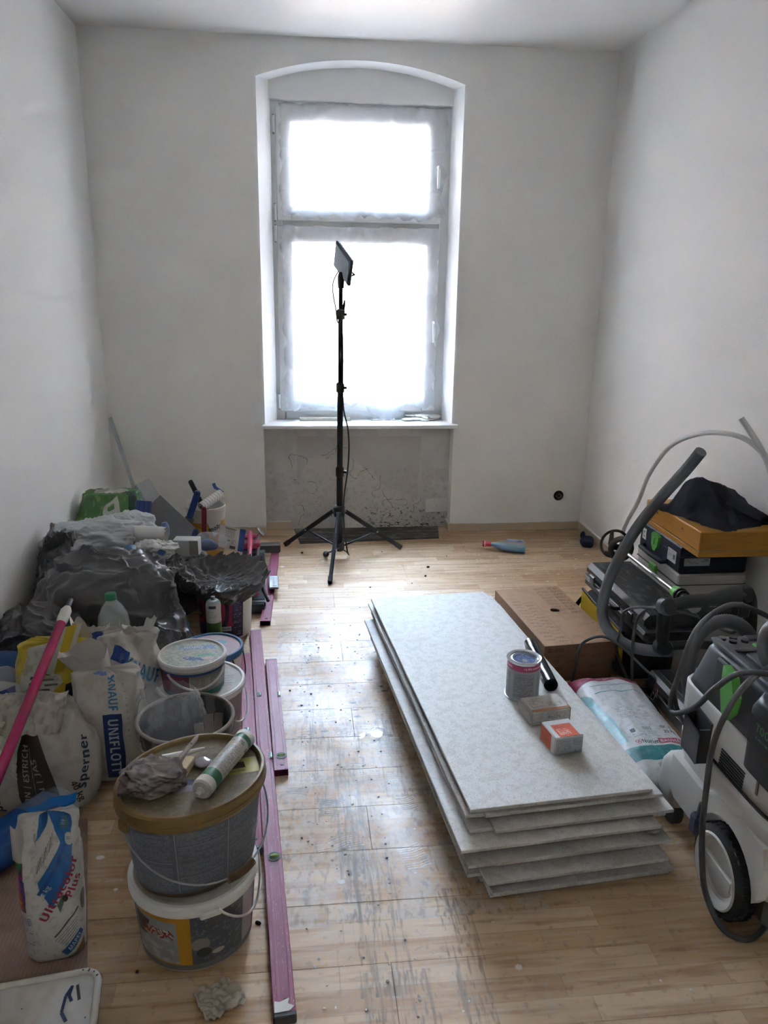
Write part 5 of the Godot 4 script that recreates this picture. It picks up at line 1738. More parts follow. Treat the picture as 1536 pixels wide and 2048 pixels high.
# ================================================================ dust extractor on wheels
func ribbed(ctrl: Array, r: float, pitch := 0.0055, sides := 14) -> ArrayMesh:
	var c := Curve3D.new()
	for p in curve(ctrl, 10):
		c.add_point(p)
	var l := c.get_baked_length()
	var n := int(l / pitch) * 2
	var pts := []
	var rad := []
	for i in n + 1:
		pts.append(c.sample_baked(l * i / n, true))
		rad.append(r if i % 2 == 0 else r * 0.88)
	return G.new().tube(pts, rad, sides).done()


# body of rounded rectangles stacked in height: rows of [y, half x, half z, centre z]
func loft(rows: Array, sq := 7.0, nu := 48) -> ArrayMesh:
	var f := func(u: float, v: float) -> Vector3:
		var t := v * (rows.size() - 1)
		var i := mini(int(t), rows.size() - 2)
		var w := t - i
		var a := TAU * (1.0 - u)
		var hx: float = lerpf(rows[i][1], rows[i + 1][1], w)
		var hz: float = lerpf(rows[i][2], rows[i + 1][2], w)
		return Vector3(signf(cos(a)) * pow(absf(cos(a)), 2.0 / sq) * hx, lerpf(rows[i][0], rows[i + 1][0], w), signf(sin(a)) * pow(absf(sin(a)), 2.0 / sq) * hz + lerpf(rows[i][3], rows[i + 1][3], w))
	return sheet(nu, (rows.size() - 1) * 2, f, true)


func build_vacuum() -> void:
	var r := thing("dust_extractor", "large white and black workshop vacuum on wheels with coiled hose", "vacuum cleaner", Vector3(1.240, 0, -1.640))
	var wm := mat("vacuum_white", hex("c3c1bb"), 0.42)
	var dk := mat("vacuum_dark", hex("3a3c40"), 0.5)
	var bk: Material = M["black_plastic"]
	var gn := mat("latch_green", hex("5fae4e"), 0.45)
	part("container", loft([[0.115, 0.0, 0.0, -0.02], [0.115, 0.150, 0.20, -0.02], [0.135, 0.158, 0.235, -0.02], [0.26, 0.160, 0.242, -0.015], [0.30, 0.174, 0.252, -0.012], [0.362, 0.176, 0.254, -0.012], [0.362, 0.0, 0.0, -0.012]]), wm, r)
	part("dark_band", loft([[0.358, 0.0, 0.0, -0.012], [0.358, 0.174, 0.252, -0.012], [0.378, 0.174, 0.252, -0.012], [0.378, 0.0, 0.0, -0.012]]), bk, r)
	part("upper_housing", loft([[0.376, 0.0, 0.0, -0.012], [0.376, 0.176, 0.255, -0.012], [0.44, 0.177, 0.258, -0.014], [0.498, 0.176, 0.256, -0.018], [0.505, 0.170, 0.250, -0.020], [0.505, 0.0, 0.0, -0.020]]), wm, r)
	# motor head
	var head := part("motor_head", loft([[0.500, 0.0, 0.0, -0.02], [0.500, 0.170, 0.245, -0.01], [0.560, 0.166, 0.225, 0.0], [0.630, 0.160, 0.200, 0.005], [0.646, 0.150, 0.188, 0.005], [0.646, 0.0, 0.0, 0.005]], 9.0), dk, r)
	part("top_tray", G.new().box(Vector3(0.02, 0.648, 0.03), Vector3(0.24, 0.008, 0.24), 0.003).done(), mat("tray_dust", hex("5b5c5e"), 0.7), head)
	part("top_rim", G.new().box(Vector3(-0.138, 0.652, 0.01), Vector3(0.022, 0.016, 0.36), 0.004).done(), mat("tray_rim", hex("4c4d50"), 0.6), head)
	part("control_panel", G.new().box(Vector3(-0.07, 0.650, -0.145), Vector3(0.15, 0.008, 0.085), 0.003).done(), mat("tray_dust", hex("5b5c5e")), head)
	for e in [[-0.122, -0.168], [-0.103, -0.148], [-0.090, -0.170], [-0.068, -0.150]]:
		part("knob", G.new().lathe([Vector2(0.0105, 0.652), Vector2(0.010, 0.660), Vector2(0.0, 0.661)], 16, Vector3(e[0], 0, e[1])).done(), bk, head)
	part("socket_cover", G.new().box(Vector3(-0.030, 0.655, -0.165), Vector3(0.055, 0.010, 0.030), 0.003).done(), bk, head)
	part("green_switch", G.new().box(Vector3(-0.030, 0.654, -0.122), Vector3(0.060, 0.012, 0.024), 0.004).done(), gn, head)
	part("side_recess", G.new().box(Vector3(-0.159, 0.575, -0.055), Vector3(0.020, 0.125, 0.105), 0.006).done(), bk, head)
	part("side_latch", G.new().prism(PackedVector2Array([Vector2(-0.030, 0.060), Vector2(0.012, 0.045), Vector2(0.034, 0.0), Vector2(0.030, -0.045), Vector2(0.008, -0.075), Vector2(-0.012, -0.060), Vector2(-0.028, -0.01)]), 0.0, 0.022, Vector3(-0.165, 0.585, -0.012), Basis(Vector3(0, 0, 1), Vector3(0, 1, 0), Vector3(-1, 0, 0))).done(), gn, head)
	# black rear block with green lettering
	var blk := part("rear_block", loft([[0.425, 0.0, 0.0, 0.15], [0.425, 0.150, 0.075, 0.165], [0.445, 0.183, 0.104, 0.165], [0.60, 0.183, 0.104, 0.165], [0.640, 0.168, 0.088, 0.165], [0.640, 0.0, 0.0, 0.165]], 6.0), bk, r)
	var tp := picture(256, 160, hex("1d1f21"))
	write(tp, "TOOL", Vector2(140, 50), 44, hex("3f7d3a"), 0.0, true)
	small_print(tp, Rect2(70, 98, 140, 24), 1, hex("3a6a38"), 51, 0.9)
	part("lettering", G.new().box(Vector3(-0.1836, 0.555, 0.150), Vector3(0.001, 0.075, 0.110)).done(), mat("vacuum_lettering", Color.WHITE, 0.5, 0.0, tp), blk)
	# side skirt with the wheel arch
	var sk := PackedVector2Array([Vector2(-0.235, 0.262), Vector2(-0.238, 0.165), Vector2(-0.20, 0.140), Vector2(-0.075, 0.140)])
	for k in 15:
		var a := lerpf(PI - 0.15, 0.12, k / 14.0)
		sk.append(Vector2(0.070 + 0.136 * cos(a), 0.122 + 0.136 * sin(a)))
	sk.append_array(PackedVector2Array([Vector2(0.225, 0.165), Vector2(0.230, 0.25), Vector2(0.215, 0.30), Vector2(0.12, 0.305), Vector2(0.02, 0.295), Vector2(-0.06, 0.262)]))
	for s: float in [-1.0, 1.0]:
		var bz := Basis(Vector3(0, 0, 1), Vector3(0, 1, 0), Vector3(-1, 0, 0))
		part("side_skirt", G.new().prism(sk, 0.158 if s < 0 else -0.180, 0.180 if s < 0 else -0.158, Vector3.ZERO, bz).done(), wm, r)
		# wheel: tyre with blocks, dished white hub
		var c := Vector3(0.172 * s, 0.119, 0.070)
		var wb := Basis(Vector3(0, 1, 0), Vector3(s, 0, 0), Vector3(0, 0, 1))
		var w := part("wheel", G.new().lathe([Vector2(0.085, -0.024), Vector2(0.108, -0.024), Vector2(0.116, -0.016), Vector2(0.1165, 0.012), Vector2(0.110, 0.022), Vector2(0.098, 0.026), Vector2(0.086, 0.024)], 48, c, wb).done(), mat("tyre_rubber", hex("1f2022"), 0.8), r)
		var tg := G.new()
		for k in 36:
			var a := TAU * k / 36
			var d := wb * Vector3(cos(a), 0, sin(a))
			var t := wb * Vector3(-sin(a), 0, cos(a))
			for q: float in [-0.013, 0.010]:
				tg.box(c + d * 0.1165 + wb * Vector3(0, q, 0) + t * (0.003 if q > 0 else -0.004), Vector3(0.005, 0.016, 0.0115), 0.001, Basis(d, wb.y, t))
		var blocks := part("tread", tg.done(), mat("tyre_rubber", hex("1f2022")), w)
		blocks.set_meta("kind", "stuff")
		var hub := part("hub_cap", G.new().lathe([Vector2(0.0965, 0.020), Vector2(0.0965, 0.027), Vector2(0.092, 0.030), Vector2(0.084, 0.026), Vector2(0.074, 0.014), Vector2(0.066, 0.010), Vector2(0, 0.010)], 48, c, wb).done(), wm, w)
		if s < 0:
			part("cross_bar", G.new().box(c + Vector3(-0.015, 0, 0), Vector3(0.012, 0.034, 0.135), 0.003).done(), wm, hub)
	part("rear_axle_box", G.new().box(Vector3(0, 0.125, 0.13), Vector3(0.27, 0.16, 0.16), 0.02).done(), mat("vacuum_olive", hex("5b5b50"), 0.7), r)
	# front bumper corners and castors
	for s: float in [-1.0, 1.0]:
		part("bumper", loft([[0.085, 0.0, 0.0, 0.0], [0.085, 0.024, 0.040, 0.0], [0.12, 0.034, 0.052, 0.0], [0.21, 0.034, 0.050, 0.01], [0.245, 0.026, 0.036, 0.02], [0.245, 0.0, 0.0, 0.02]], 5.0, 28), wm, r, Vector3(s * 0.145, 0, -0.262))
		var cs := part("castor", G.new().lathe([Vector2(0.0, -0.016), Vector2(0.040, -0.016), Vector2(0.046, -0.010), Vector2(0.046, 0.010), Vector2(0.040, 0.016), Vector2(0, 0.016)], 28, Vector3(s * 0.135, 0.0465, -0.275), Basis(Vector3(0, 1, 0), Vector3(1, 0, 0), Vector3(0, 0, 1))).done(), bk, r)
		part("fork", G.new().box(Vector3(s * 0.135, 0.075, -0.262), Vector3(0.050, 0.050, 0.045), 0.012).done(), bk, cs)
	# brake lever
	var bl := part("brake_lever", G.new().box(Vector3(-0.190, 0.165, -0.052), Vector3(0.026, 0.062, 0.040), 0.008).done(), mat("brake_blue", hex("34384c"), 0.5), r)
	part("lever_tip", G.new().box(Vector3(-0.192, 0.215, -0.040), Vector3(0.014, 0.060, 0.014), 0.004, Basis(Vector3.RIGHT, 0.15)).done(), mat("brake_blue", hex("34384c")), bl)
	# pocket for nozzles
	var pk := G.new()
	pk.prism(PackedVector2Array([Vector2(-0.146, 0.470), Vector2(-0.062, 0.462), Vector2(-0.070, 0.340), Vector2(-0.148, 0.350)]), 0.176, 0.182, Vector3.ZERO, Basis(Vector3(0, 0, 1), Vector3(0, 1, 0), Vector3(-1, 0, 0)))
	pk.prism(PackedVector2Array([Vector2(-0.146, 0.445), Vector2(-0.062, 0.430), Vector2(-0.070, 0.340), Vector2(-0.148, 0.350)]), 0.205, 0.210, Vector3.ZERO, Basis(Vector3(0, 0, 1), Vector3(0, 1, 0), Vector3(-1, 0, 0)))
	pk.box(Vector3(-0.194, 0.405, -0.147), Vector3(0.032, 0.10, 0.005))
	pk.box(Vector3(-0.194, 0.395, -0.066), Vector3(0.032, 0.10, 0.005))
	pk.box(Vector3(-0.194, 0.348, -0.108), Vector3(0.032, 0.005, 0.08))
	part("nozzle_pocket", pk.done(), dk, r)
	# air slots: raised black strips stand for the shade inside
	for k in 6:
		part("vent_slot_shade", G.new().box(Vector3(-0.1775, 0.425 - 0.0085 * k, 0.046 - 0.001 * k), Vector3(0.003, 0.0042, 0.108)).done(), bk, r)
	part("side_slot", G.new().box(Vector3(-0.1772, 0.430, 0.152), Vector3(0.004, 0.055, 0.010), 0.002).done(), mat("slot_brown", hex("7b6f66"), 0.6), r)
	part("front_mark", G.new().box(Vector3(-0.1775, 0.455, -0.205), Vector3(0.002, 0.050, 0.016), 0.0005).done(), mat("mark_pale", hex("d6d4cf"), 0.5), r)
	# hoses lying in the tray
	var hm := mat("hose_grey", hex("5c5d5f"), 0.6)
	part("hose", ribbed([Vector3(0.02, 0.655, 0.20), Vector3(-0.075, 0.665, 0.11), Vector3(-0.105, 0.685, 0.015), Vector3(-0.06, 0.725, -0.065), Vector3(0.03, 0.735, -0.09), Vector3(0.12, 0.715, -0.05), Vector3(0.155, 0.69, 0.06), Vector3(0.10, 0.680, 0.17), Vector3(0.0, 0.675, 0.12), Vector3(-0.035, 0.672, 0.03), Vector3(0.03, 0.672, -0.01), Vector3(0.09, 0.672, 0.05)], 0.0215), hm, r)
	part("hose_cuff", G.new().tube([Vector3(-0.04, 0.685, 0.07), Vector3(0.03, 0.700, 0.02), Vector3(0.08, 0.705, 0.0)], [0.026, 0.027, 0.024], 16).done(), mat("cuff_grey", hex("515254"), 0.55), r)
	part("front_hose", ribbed([Vector3(-0.10, 0.34, -0.285), Vector3(-0.115, 0.48, -0.330), Vector3(-0.085, 0.585, -0.345), Vector3(-0.02, 0.630, -0.335), Vector3(0.045, 0.600, -0.320), Vector3(0.085, 0.50, -0.31), Vector3(0.09, 0.36, -0.285)], 0.0215), hm, r)
	# cord wound about the tray, over the side and under the wheel
	var cm := mat("vacuum_cord", hex("4b4c4c"), 0.6)
	part("power_cord", cable([Vector3(0.08, 0.665, -0.26), Vector3(0.02, 0.690, -0.29), Vector3(-0.04, 0.705, -0.28), Vector3(-0.12, 0.695, -0.24), Vector3(-0.19, 0.660, -0.193), Vector3(-0.212, 0.53, -0.204), Vector3(-0.220, 0.45, -0.212), Vector3(-0.225, 0.428, -0.18), Vector3(-0.232, 0.515, -0.066), Vector3(-0.220, 0.600, -0.008), Vector3(-0.190, 0.665, 0.039), Vector3(-0.130, 0.690, 0.10), Vector3(-0.02, 0.695, 0.14), Vector3(0.06, 0.690, 0.08), Vector3(0.02, 0.70, 0.02), Vector3(-0.10, 0.695, 0.05), Vector3(-0.19, 0.655, 0.070), Vector3(-0.232, 0.565, 0.066), Vector3(-0.248, 0.470, 0.061), Vector3(-0.252, 0.362, 0.069), Vector3(-0.252, 0.266, 0.076), Vector3(-0.250, 0.178, 0.092), Vector3(-0.240, 0.090, 0.115), Vector3(-0.205, 0.014, 0.150), Vector3(-0.160, 0.009, 0.185), Vector3(-0.09, 0.009, 0.150), Vector3(-0.02, 0.009, 0.08)], 0.0075, 10, 8), cm, r)
	part("second_loop", cable([Vector3(-0.19, 0.39, -0.16), Vector3(-0.205, 0.43, -0.20), Vector3(-0.200, 0.47, -0.235), Vector3(-0.19, 0.50, -0.25)], 0.006, 8, 6), cm, r)


# ================================================================ left side, front
# point on a rounded rectangle, u once round at even speed: 0.25 is the middle of the +z side, x grows with u there
func round_rect(u: float, hx: float, hz: float, r: float) -> Vector2:
	r = minf(r, minf(hx, hz) * 0.98)
	var arc := PI * r / 2.0
	var sx := 2.0 * (hx - r)
	var sz := 2.0 * (hz - r)
	var total := 2.0 * (sx + sz) + 4.0 * arc
	var s := fposmod(u, 1.0) * total
	var segs := [sz / 2.0, arc, sx, arc, sz, arc, sx, arc, sz / 2.0]
	var i := 0
	while i < 8 and s > segs[i]:
		s -= segs[i]
		i += 1
	match i:
		0: return Vector2(-hx, s)
		1: return Vector2(-hx + r - r * cos(s / r), hz - r + r * sin(s / r))
		2: return Vector2(-hx + r + s, hz)
		3: return Vector2(hx - r + r * sin(s / r), hz - r + r * cos(s / r))
		4: return Vector2(hx, hz - r - s)
		5: return Vector2(hx - r + r * cos(s / r), -hz + r - r * sin(s / r))
		6: return Vector2(hx - r - s, -hz)
		7: return Vector2(-hx + r - r * sin(s / r), -hz + r - r * cos(s / r))
	return Vector2(-hx, -hz + r + s)


# filled paper sack; the print's uv.x runs once round the rim, front middle at 0.25
func paper_sack(w: float, d: float, h: float, seed_: int, head := 0.75, flat := 0.35, fold := 0.010, lean := Vector2.ZERO, belly := 0.08, nu := 72, nv := 56, shrink := 0.06) -> ArrayMesh:
	var wr := noise(seed_, 7.0, true, 3)
	var big := noise(seed_ + 5, 4.0, false, 2)
	var f := func(u: float, v: float) -> Vector3:
		var t := clampf((v - 0.06) / 0.88, 0.0, 1.0)
		var cap := 1.0
		if v < 0.06:
			cap = v / 0.06
		elif v > 0.94:
			cap = (1.0 - v) / 0.06
		var bulge := 1.0 + belly * sin(PI * minf(1.0, t * 1.15))
		var neck := smoothstep(head - 0.22, 1.0, t)
		var hx := w * 0.5 * bulge * (1.0 - shrink * neck)
		var hz := d * 0.5 * bulge * lerpf(1.0, flat, neck)
		var soft := minf(1.0, 0.86 + t * 3.0)
		var q := round_rect(u, hx * soft, hz * soft, minf(hx, hz) * 0.75)
		var p := Vector3(q.x * cap, t * h, q.y * cap)
		var o := Vector3(q.x, 0, q.y).normalized()
		var s := Vector3(q.x, t * h, q.y) + Vector3(seed_ * 1.7, 0, 0)
		var push := fold * (0.35 + 1.6 * smoothstep(0.5, 0.95, t)) * wr.get_noise_3d(s.x, s.y * 0.6, s.z) + 0.05 * w * big.get_noise_3dv(s)
		p += o * push * cap
		if v > 0.9:
			p.y += 0.012 * wr.get_noise_2d(u * 2.0, 3.0)
		return p + Vector3(lean.x, 0, lean.y) * t * t * h
	return sheet(nu, nv, f, true)


func wire_bail(root: Node3D, r: float, y: float, drop: float, a0: float, a1: float, wire: float, m: Material, oval := 1.0, n := 18) -> Array:
	# hangs in front of the bucket between angles a0 and a1 (0 is +x, PI/2 is +z)
	var pts := []
	for k in n + 1:
		var t := float(k) / n
		var a := lerpf(a0, a1, t)
		pts.append(Vector3(cos(a) * r, y - drop * pow(sin(PI * t), 0.8), sin(a) * r * oval))
	part("bail", G.new().tube(pts, wire, 8).done(), m, root)
	return pts


func build_left_front() -> void:
	# ---- sheet of cardboard under everything
	var cim := picture(256, 512, hex("9c8377"))
	for k in 64:
		cim.fill_rect(Rect2i(k * 4, 0, 1, 512), hex("8f766a"))
	mottle(cim, noise(201, 0.02, false, 3), Color(0.52, 0.43, 0.38, 0.5), 0.45, 0.75)
	var cp := PackedVector2Array([Vector2(-1.12, 2.10), Vector2(-0.655, 2.07), Vector2(-0.51, 1.49), Vector2(-0.47, 1.30), Vector2(-1.10, 1.28)])
	single("cardboard_sheet", G.new().prism(cp, 0.0005, 0.004, Vector3.ZERO, Basis(Vector3(1, 0, 0), Vector3(0, 0, -1), Vector3(0, 1, 0))).done(), mat("cardboard_sheet", Color.WHITE, 0.9, 0.0, cim), "flat sheet of ribbed brown cardboard on the floor under the small bag", "cardboard")

	# ---- white painted tray, chipped
	var tim := picture(512, 512, hex("c9c7bf"))
	var g := RandomNumberGenerator.new()
	g.seed = 77
	mottle(tim, noise(202, 0.01, false, 3), Color(0.70, 0.68, 0.64, 0.5), 0.4, 0.7)
	for k in 26:
		disc(tim, Vector2(g.randf() * 512, g.randf() * 512), g.randf_range(1, 4), g.randf_range(1, 3), hex("6b6258"))
	stroke(tim, [Vector2(415, 120), Vector2(420, 70), Vector2(436, 40), Vector2(430, 70), Vector2(440, 90)], 9, hex("23305a"))
	stroke(tim, [Vector2(415, 120), Vector2(432, 150)], 10, hex("2b3a66"))
	stroke(tim, [Vector2(450, 40), Vector2(462, 90)], 9, hex("3d4148"))
	var tr := thing("white_tray", "chipped white painted tray lying at the edge of the cardboard", "tray", Vector3(-0.622, 0.004, -1.235), 0.14)
	var tm := mat("tray_paint", Color.WHITE, 0.45, 0.0, tim)
	var floor_poly := rounded(0.36, 0.42, 0.035)
	part("tray_floor", G.new().prism(floor_poly, 0.0, 0.010, Vector3(0, 0.038, 0), Basis(Vector3(1, 0, 0), Vector3(0, 0, -1), Vector3(0, 1, 0))).done(), tm, tr)
	var outer := []
	var rough := noise(203, 60.0)
	for p in rounded(0.36, 0.42, 0.035, 8):
		outer.append(Vector3(p.x, 0.046 + 0.0012 * rough.get_noise_2d(p.x, p.y), -p.y))
	outer.append(outer[0])
	part("rim", G.new().tube(outer, 0.0085, 8, false).done(), mat("tray_rim_paint", hex("d2d0c8"), 0.45), tr)
	var sg := G.new()
	for k in outer.size() - 1:
		var a: Vector3 = outer[k]
		var b: Vector3 = outer[k + 1]
		sg.quad(a, b, Vector3(b.x * 0.96, 0.0, b.z * 0.96), Vector3(a.x * 0.96, 0.0, a.z * 0.96))
	part("side_wall", sg.done(), mat("tray_rim_paint", hex("d2d0c8")), tr)
	for k in 9:
		var e: Vector3 = outer[2 + k * 2]
		part("chip", G.new().box(e + Vector3(0, 0.0065, 0), Vector3(g.randf_range(0.003, 0.008), 0.004, g.randf_range(0.003, 0.006)), 0.001, Basis(Vector3.UP, g.randf() * 3.0)).done(), mat("chip_brown", hex("5f564b"), 0.8), tr)

	# ---- roll of blue ribbed foil
	var bf := thing("blue_foil_roll", "translucent blue ribbed plastic roll lying on the cardboard", "plastic roll", Vector3(-0.86, 0.004, -1.88))
	var bm := mat("blue_foil", Color(0.05, 0.33, 0.62, 0.82), 0.30)
	bm.transparency = BaseMaterial3D.TRANSPARENCY_ALPHA
	bm.cull_mode = BaseMaterial3D.CULL_DISABLED
	var ax := Vector3(0.29, 0.0, -0.42).normalized()
	var sd := ax.cross(Vector3.UP)
	part("outer_layer", sheet(120, 14, func(u: float, v: float) -> Vector3:
		var a := TAU * u
		var rr := 0.062 + 0.0016 * sin(a * 46.0)
		var sq := Vector2(cos(a) * rr * 1.25, sin(a) * rr * 0.78)
		return ax * lerpf(-0.30, 0.215, v) + sd * sq.x + Vector3(0, 0.052 + sq.y, 0), true), bm, bf)
	part("inner_core", sheet(90, 10, func(u: float, v: float) -> Vector3:
		var a := TAU * u
		var rr := 0.050 + 0.0014 * sin(a * 36.0)
		return ax * lerpf(-0.31, 0.150, v) + sd * cos(a) * rr * 1.25 + Vector3(0, 0.050 + sin(a) * rr * 0.75, 0), true), mat("blue_core", hex("1560a8"), 0.4), bf)
	var cl := mat("foil_edge", Color(0.75, 0.82, 0.86, 0.30), 0.25)
	cl.transparency = BaseMaterial3D.TRANSPARENCY_ALPHA
	cl.albedo_texture = null
	part("clear_wrap", sheet(60, 6, func(u: float, v: float) -> Vector3:
		var a := TAU * u
		return ax * lerpf(0.12, 0.245, v) + sd * cos(a) * 0.079 + Vector3(0, 0.053 + sin(a) * 0.050, 0), true), cl, bf)

	# ---- bag of grout
	grout_bag()
	# ---- cement sacks
	build_sacks()
	# ---- two stacked buckets with things on the lid
	build_front_buckets()


func grout_bag() -> void:
	# perimeter 0.40 m, height 0.38 m, 1500 px per metre
	var W := 600
	var H := 570
	var im := picture(W, H, hex("c3c1ba"))
	var blue := hex("1763a3")
	var red := hex("9a2036")
	# side panel, seen on the left: colour splash
	fill_poly(im, PackedVector2Array([Vector2(0, 150), Vector2(60, 160), Vector2(66, 330), Vector2(0, 330)]), hex("5a2a55"))
	fill_poly(im, PackedVector2Array([Vector2(4, 150), Vector2(56, 160), Vector2(40, 215), Vector2(6, 205)]), hex("2c8a4c"))
	fill_poly(im, PackedVector2Array([Vector2(6, 215), Vector2(60, 200), Vector2(64, 270), Vector2(14, 285)]), hex("a0256f"))
	fill_poly(im, PackedVector2Array([Vector2(10, 270), Vector2(50, 262), Vector2(56, 318), Vector2(18, 325)]), hex("b5482c"))
	fill_poly(im, PackedVector2Array([Vector2(46, 210), Vector2(68, 220), Vector2(66, 300), Vector2(52, 290)]), hex("3c2f7a"))
	fill_poly(im, PackedVector2Array([Vector2(8, 300), Vector2(36, 300), Vector2(30, 345), Vector2(8, 350)]), hex("8c1f2c"))
	disc(im, Vector2(40, 300), 10, 6, hex("d0a030"))
	for k in 4:
		var pts := []
		for q in 20:
			pts.append(Vector2(4 + q * 4, 350 + k * 8 + 8 * absf(sin(q * 0.55))))
		stroke(im, pts, 2.5, hex("28508c"))
	small_print(im, Rect2(8, 400, 70, 130), 12, hex("8d8d88"), 31, 0.6)
	write(im, "MAPEI", Vector2(60, 545), 15, hex("22406f"), 0.0, true)
	# front: blue head, white window, name running uphill
	fill_poly(im, PackedVector2Array([Vector2(90, 0), Vector2(250, 0), Vector2(250, 120), Vector2(232, 200), Vector2(150, 330), Vector2(118, 260), Vector2(96, 150)]), blue)
	fill_poly(im, PackedVector2Array([Vector2(80, 120), Vector2(170, 40), Vector2(200, 120), Vector2(104, 236)]), hex("b7b5ae"))
	for k in 10:
		stroke(im, [Vector2(104 + k * 7, 205 - k * 9), Vector2(114 + k * 7, 160 - k * 9)], 1 + (k * 5) % 3, hex("55555a"))
	stroke(im, [Vector2(112, 270), Vector2(218, 130)], 14, hex("0f4f8c"))
	write(im, "2 kg", Vector2(136, 262), 22, hex("b9c4cc"), -0.92, true)
	write(im, "Ultracolor", Vector2(182, 268), 30, red, -0.98, true, 232)
	write(im, "Plus", Vector2(226, 262), 28, red, -0.98, true, 76)
	disc(im, Vector2(222, 62), 17, 20, hex("48707f"))
	disc(im, Vector2(238, 112), 17, 20, hex("b9bab3"))
	small_print(im, Rect2(210, 54, 24, 16), 3, hex("b9c7c9"), 46, 0.9)
	small_print(im, Rect2(228, 106, 20, 10), 2, hex("4d5052"), 47, 0.9)
	fill_poly(im, PackedVector2Array([Vector2(168, 320), Vector2(190, 282), Vector2(196, 300), Vector2(176, 350)]), hex("4c6b58"))
	disc(im, Vector2(196, 300), 9, 12, hex("3b352c"))
	disc(im, Vector2(262, 330), 16, 38, hex("6f6c66"))
	for k in 9:
		stroke(im, [Vector2(150 + k * 7, 452 - k * 2 + 8 * k), Vector2(232, 380 + 12 * k)], 2.2, hex("77756f"))
	stroke(im, [Vector2(150, 436), Vector2(238, 346)], 6, hex("4a4945"))
	stroke(im, [Vector2(176, 508), Vector2(248, 440)], 26, hex("1c4f86"))
	write(im, "MAPEI", Vector2(216, 472), 16, hex("b7c3cd"), -0.76, true)
	fill_poly(im, PackedVector2Array([Vector2(170, 548), Vector2(258, 470), Vector2(262, 570), Vector2(168, 570)]), hex("8a6a3c"))
	mottle(im, noise(211, 0.03), Color(0.45, 0.4, 0.36, 0.25), 0.55, 0.8)
	var b := thing("grout_bag", "opened small white and blue bag of grout with red lettering", "bag", Vector3(-0.600, 0.004, -1.585), 0.22)
	part("pouch", paper_sack(0.125, 0.078, 0.365, 213, 0.80, 0.30, 0.010, Vector2(0.02, -0.05), 0.04, 80, 60), mat("grout_print", Color.WHITE, 0.35, 0.0, im), b)
	part("torn_flap", sheet(12, 10, func(u: float, v: float) -> Vector3:
		return Vector3(-0.070 + 0.05 * u, 0.285 + 0.075 * sin(v * 2.2) - 0.03 * u, 0.015 - 0.03 * v + 0.008 * sin(u * 7.0)), false), mat("paper_grey", hex("aaa69d"), 0.7), b)
	part("folded_top", sheet(16, 8, func(u: float, v: float) -> Vector3:
		return Vector3(-0.045 + 0.11 * u + 0.01 * v, 0.345 + 0.030 * v + 0.022 * u, -0.045 + 0.02 * sin(v * 3.0) + 0.006 * sin(u * 9.0)), false), mat("grout_blue_film", hex("1763a3"), 0.25), b)


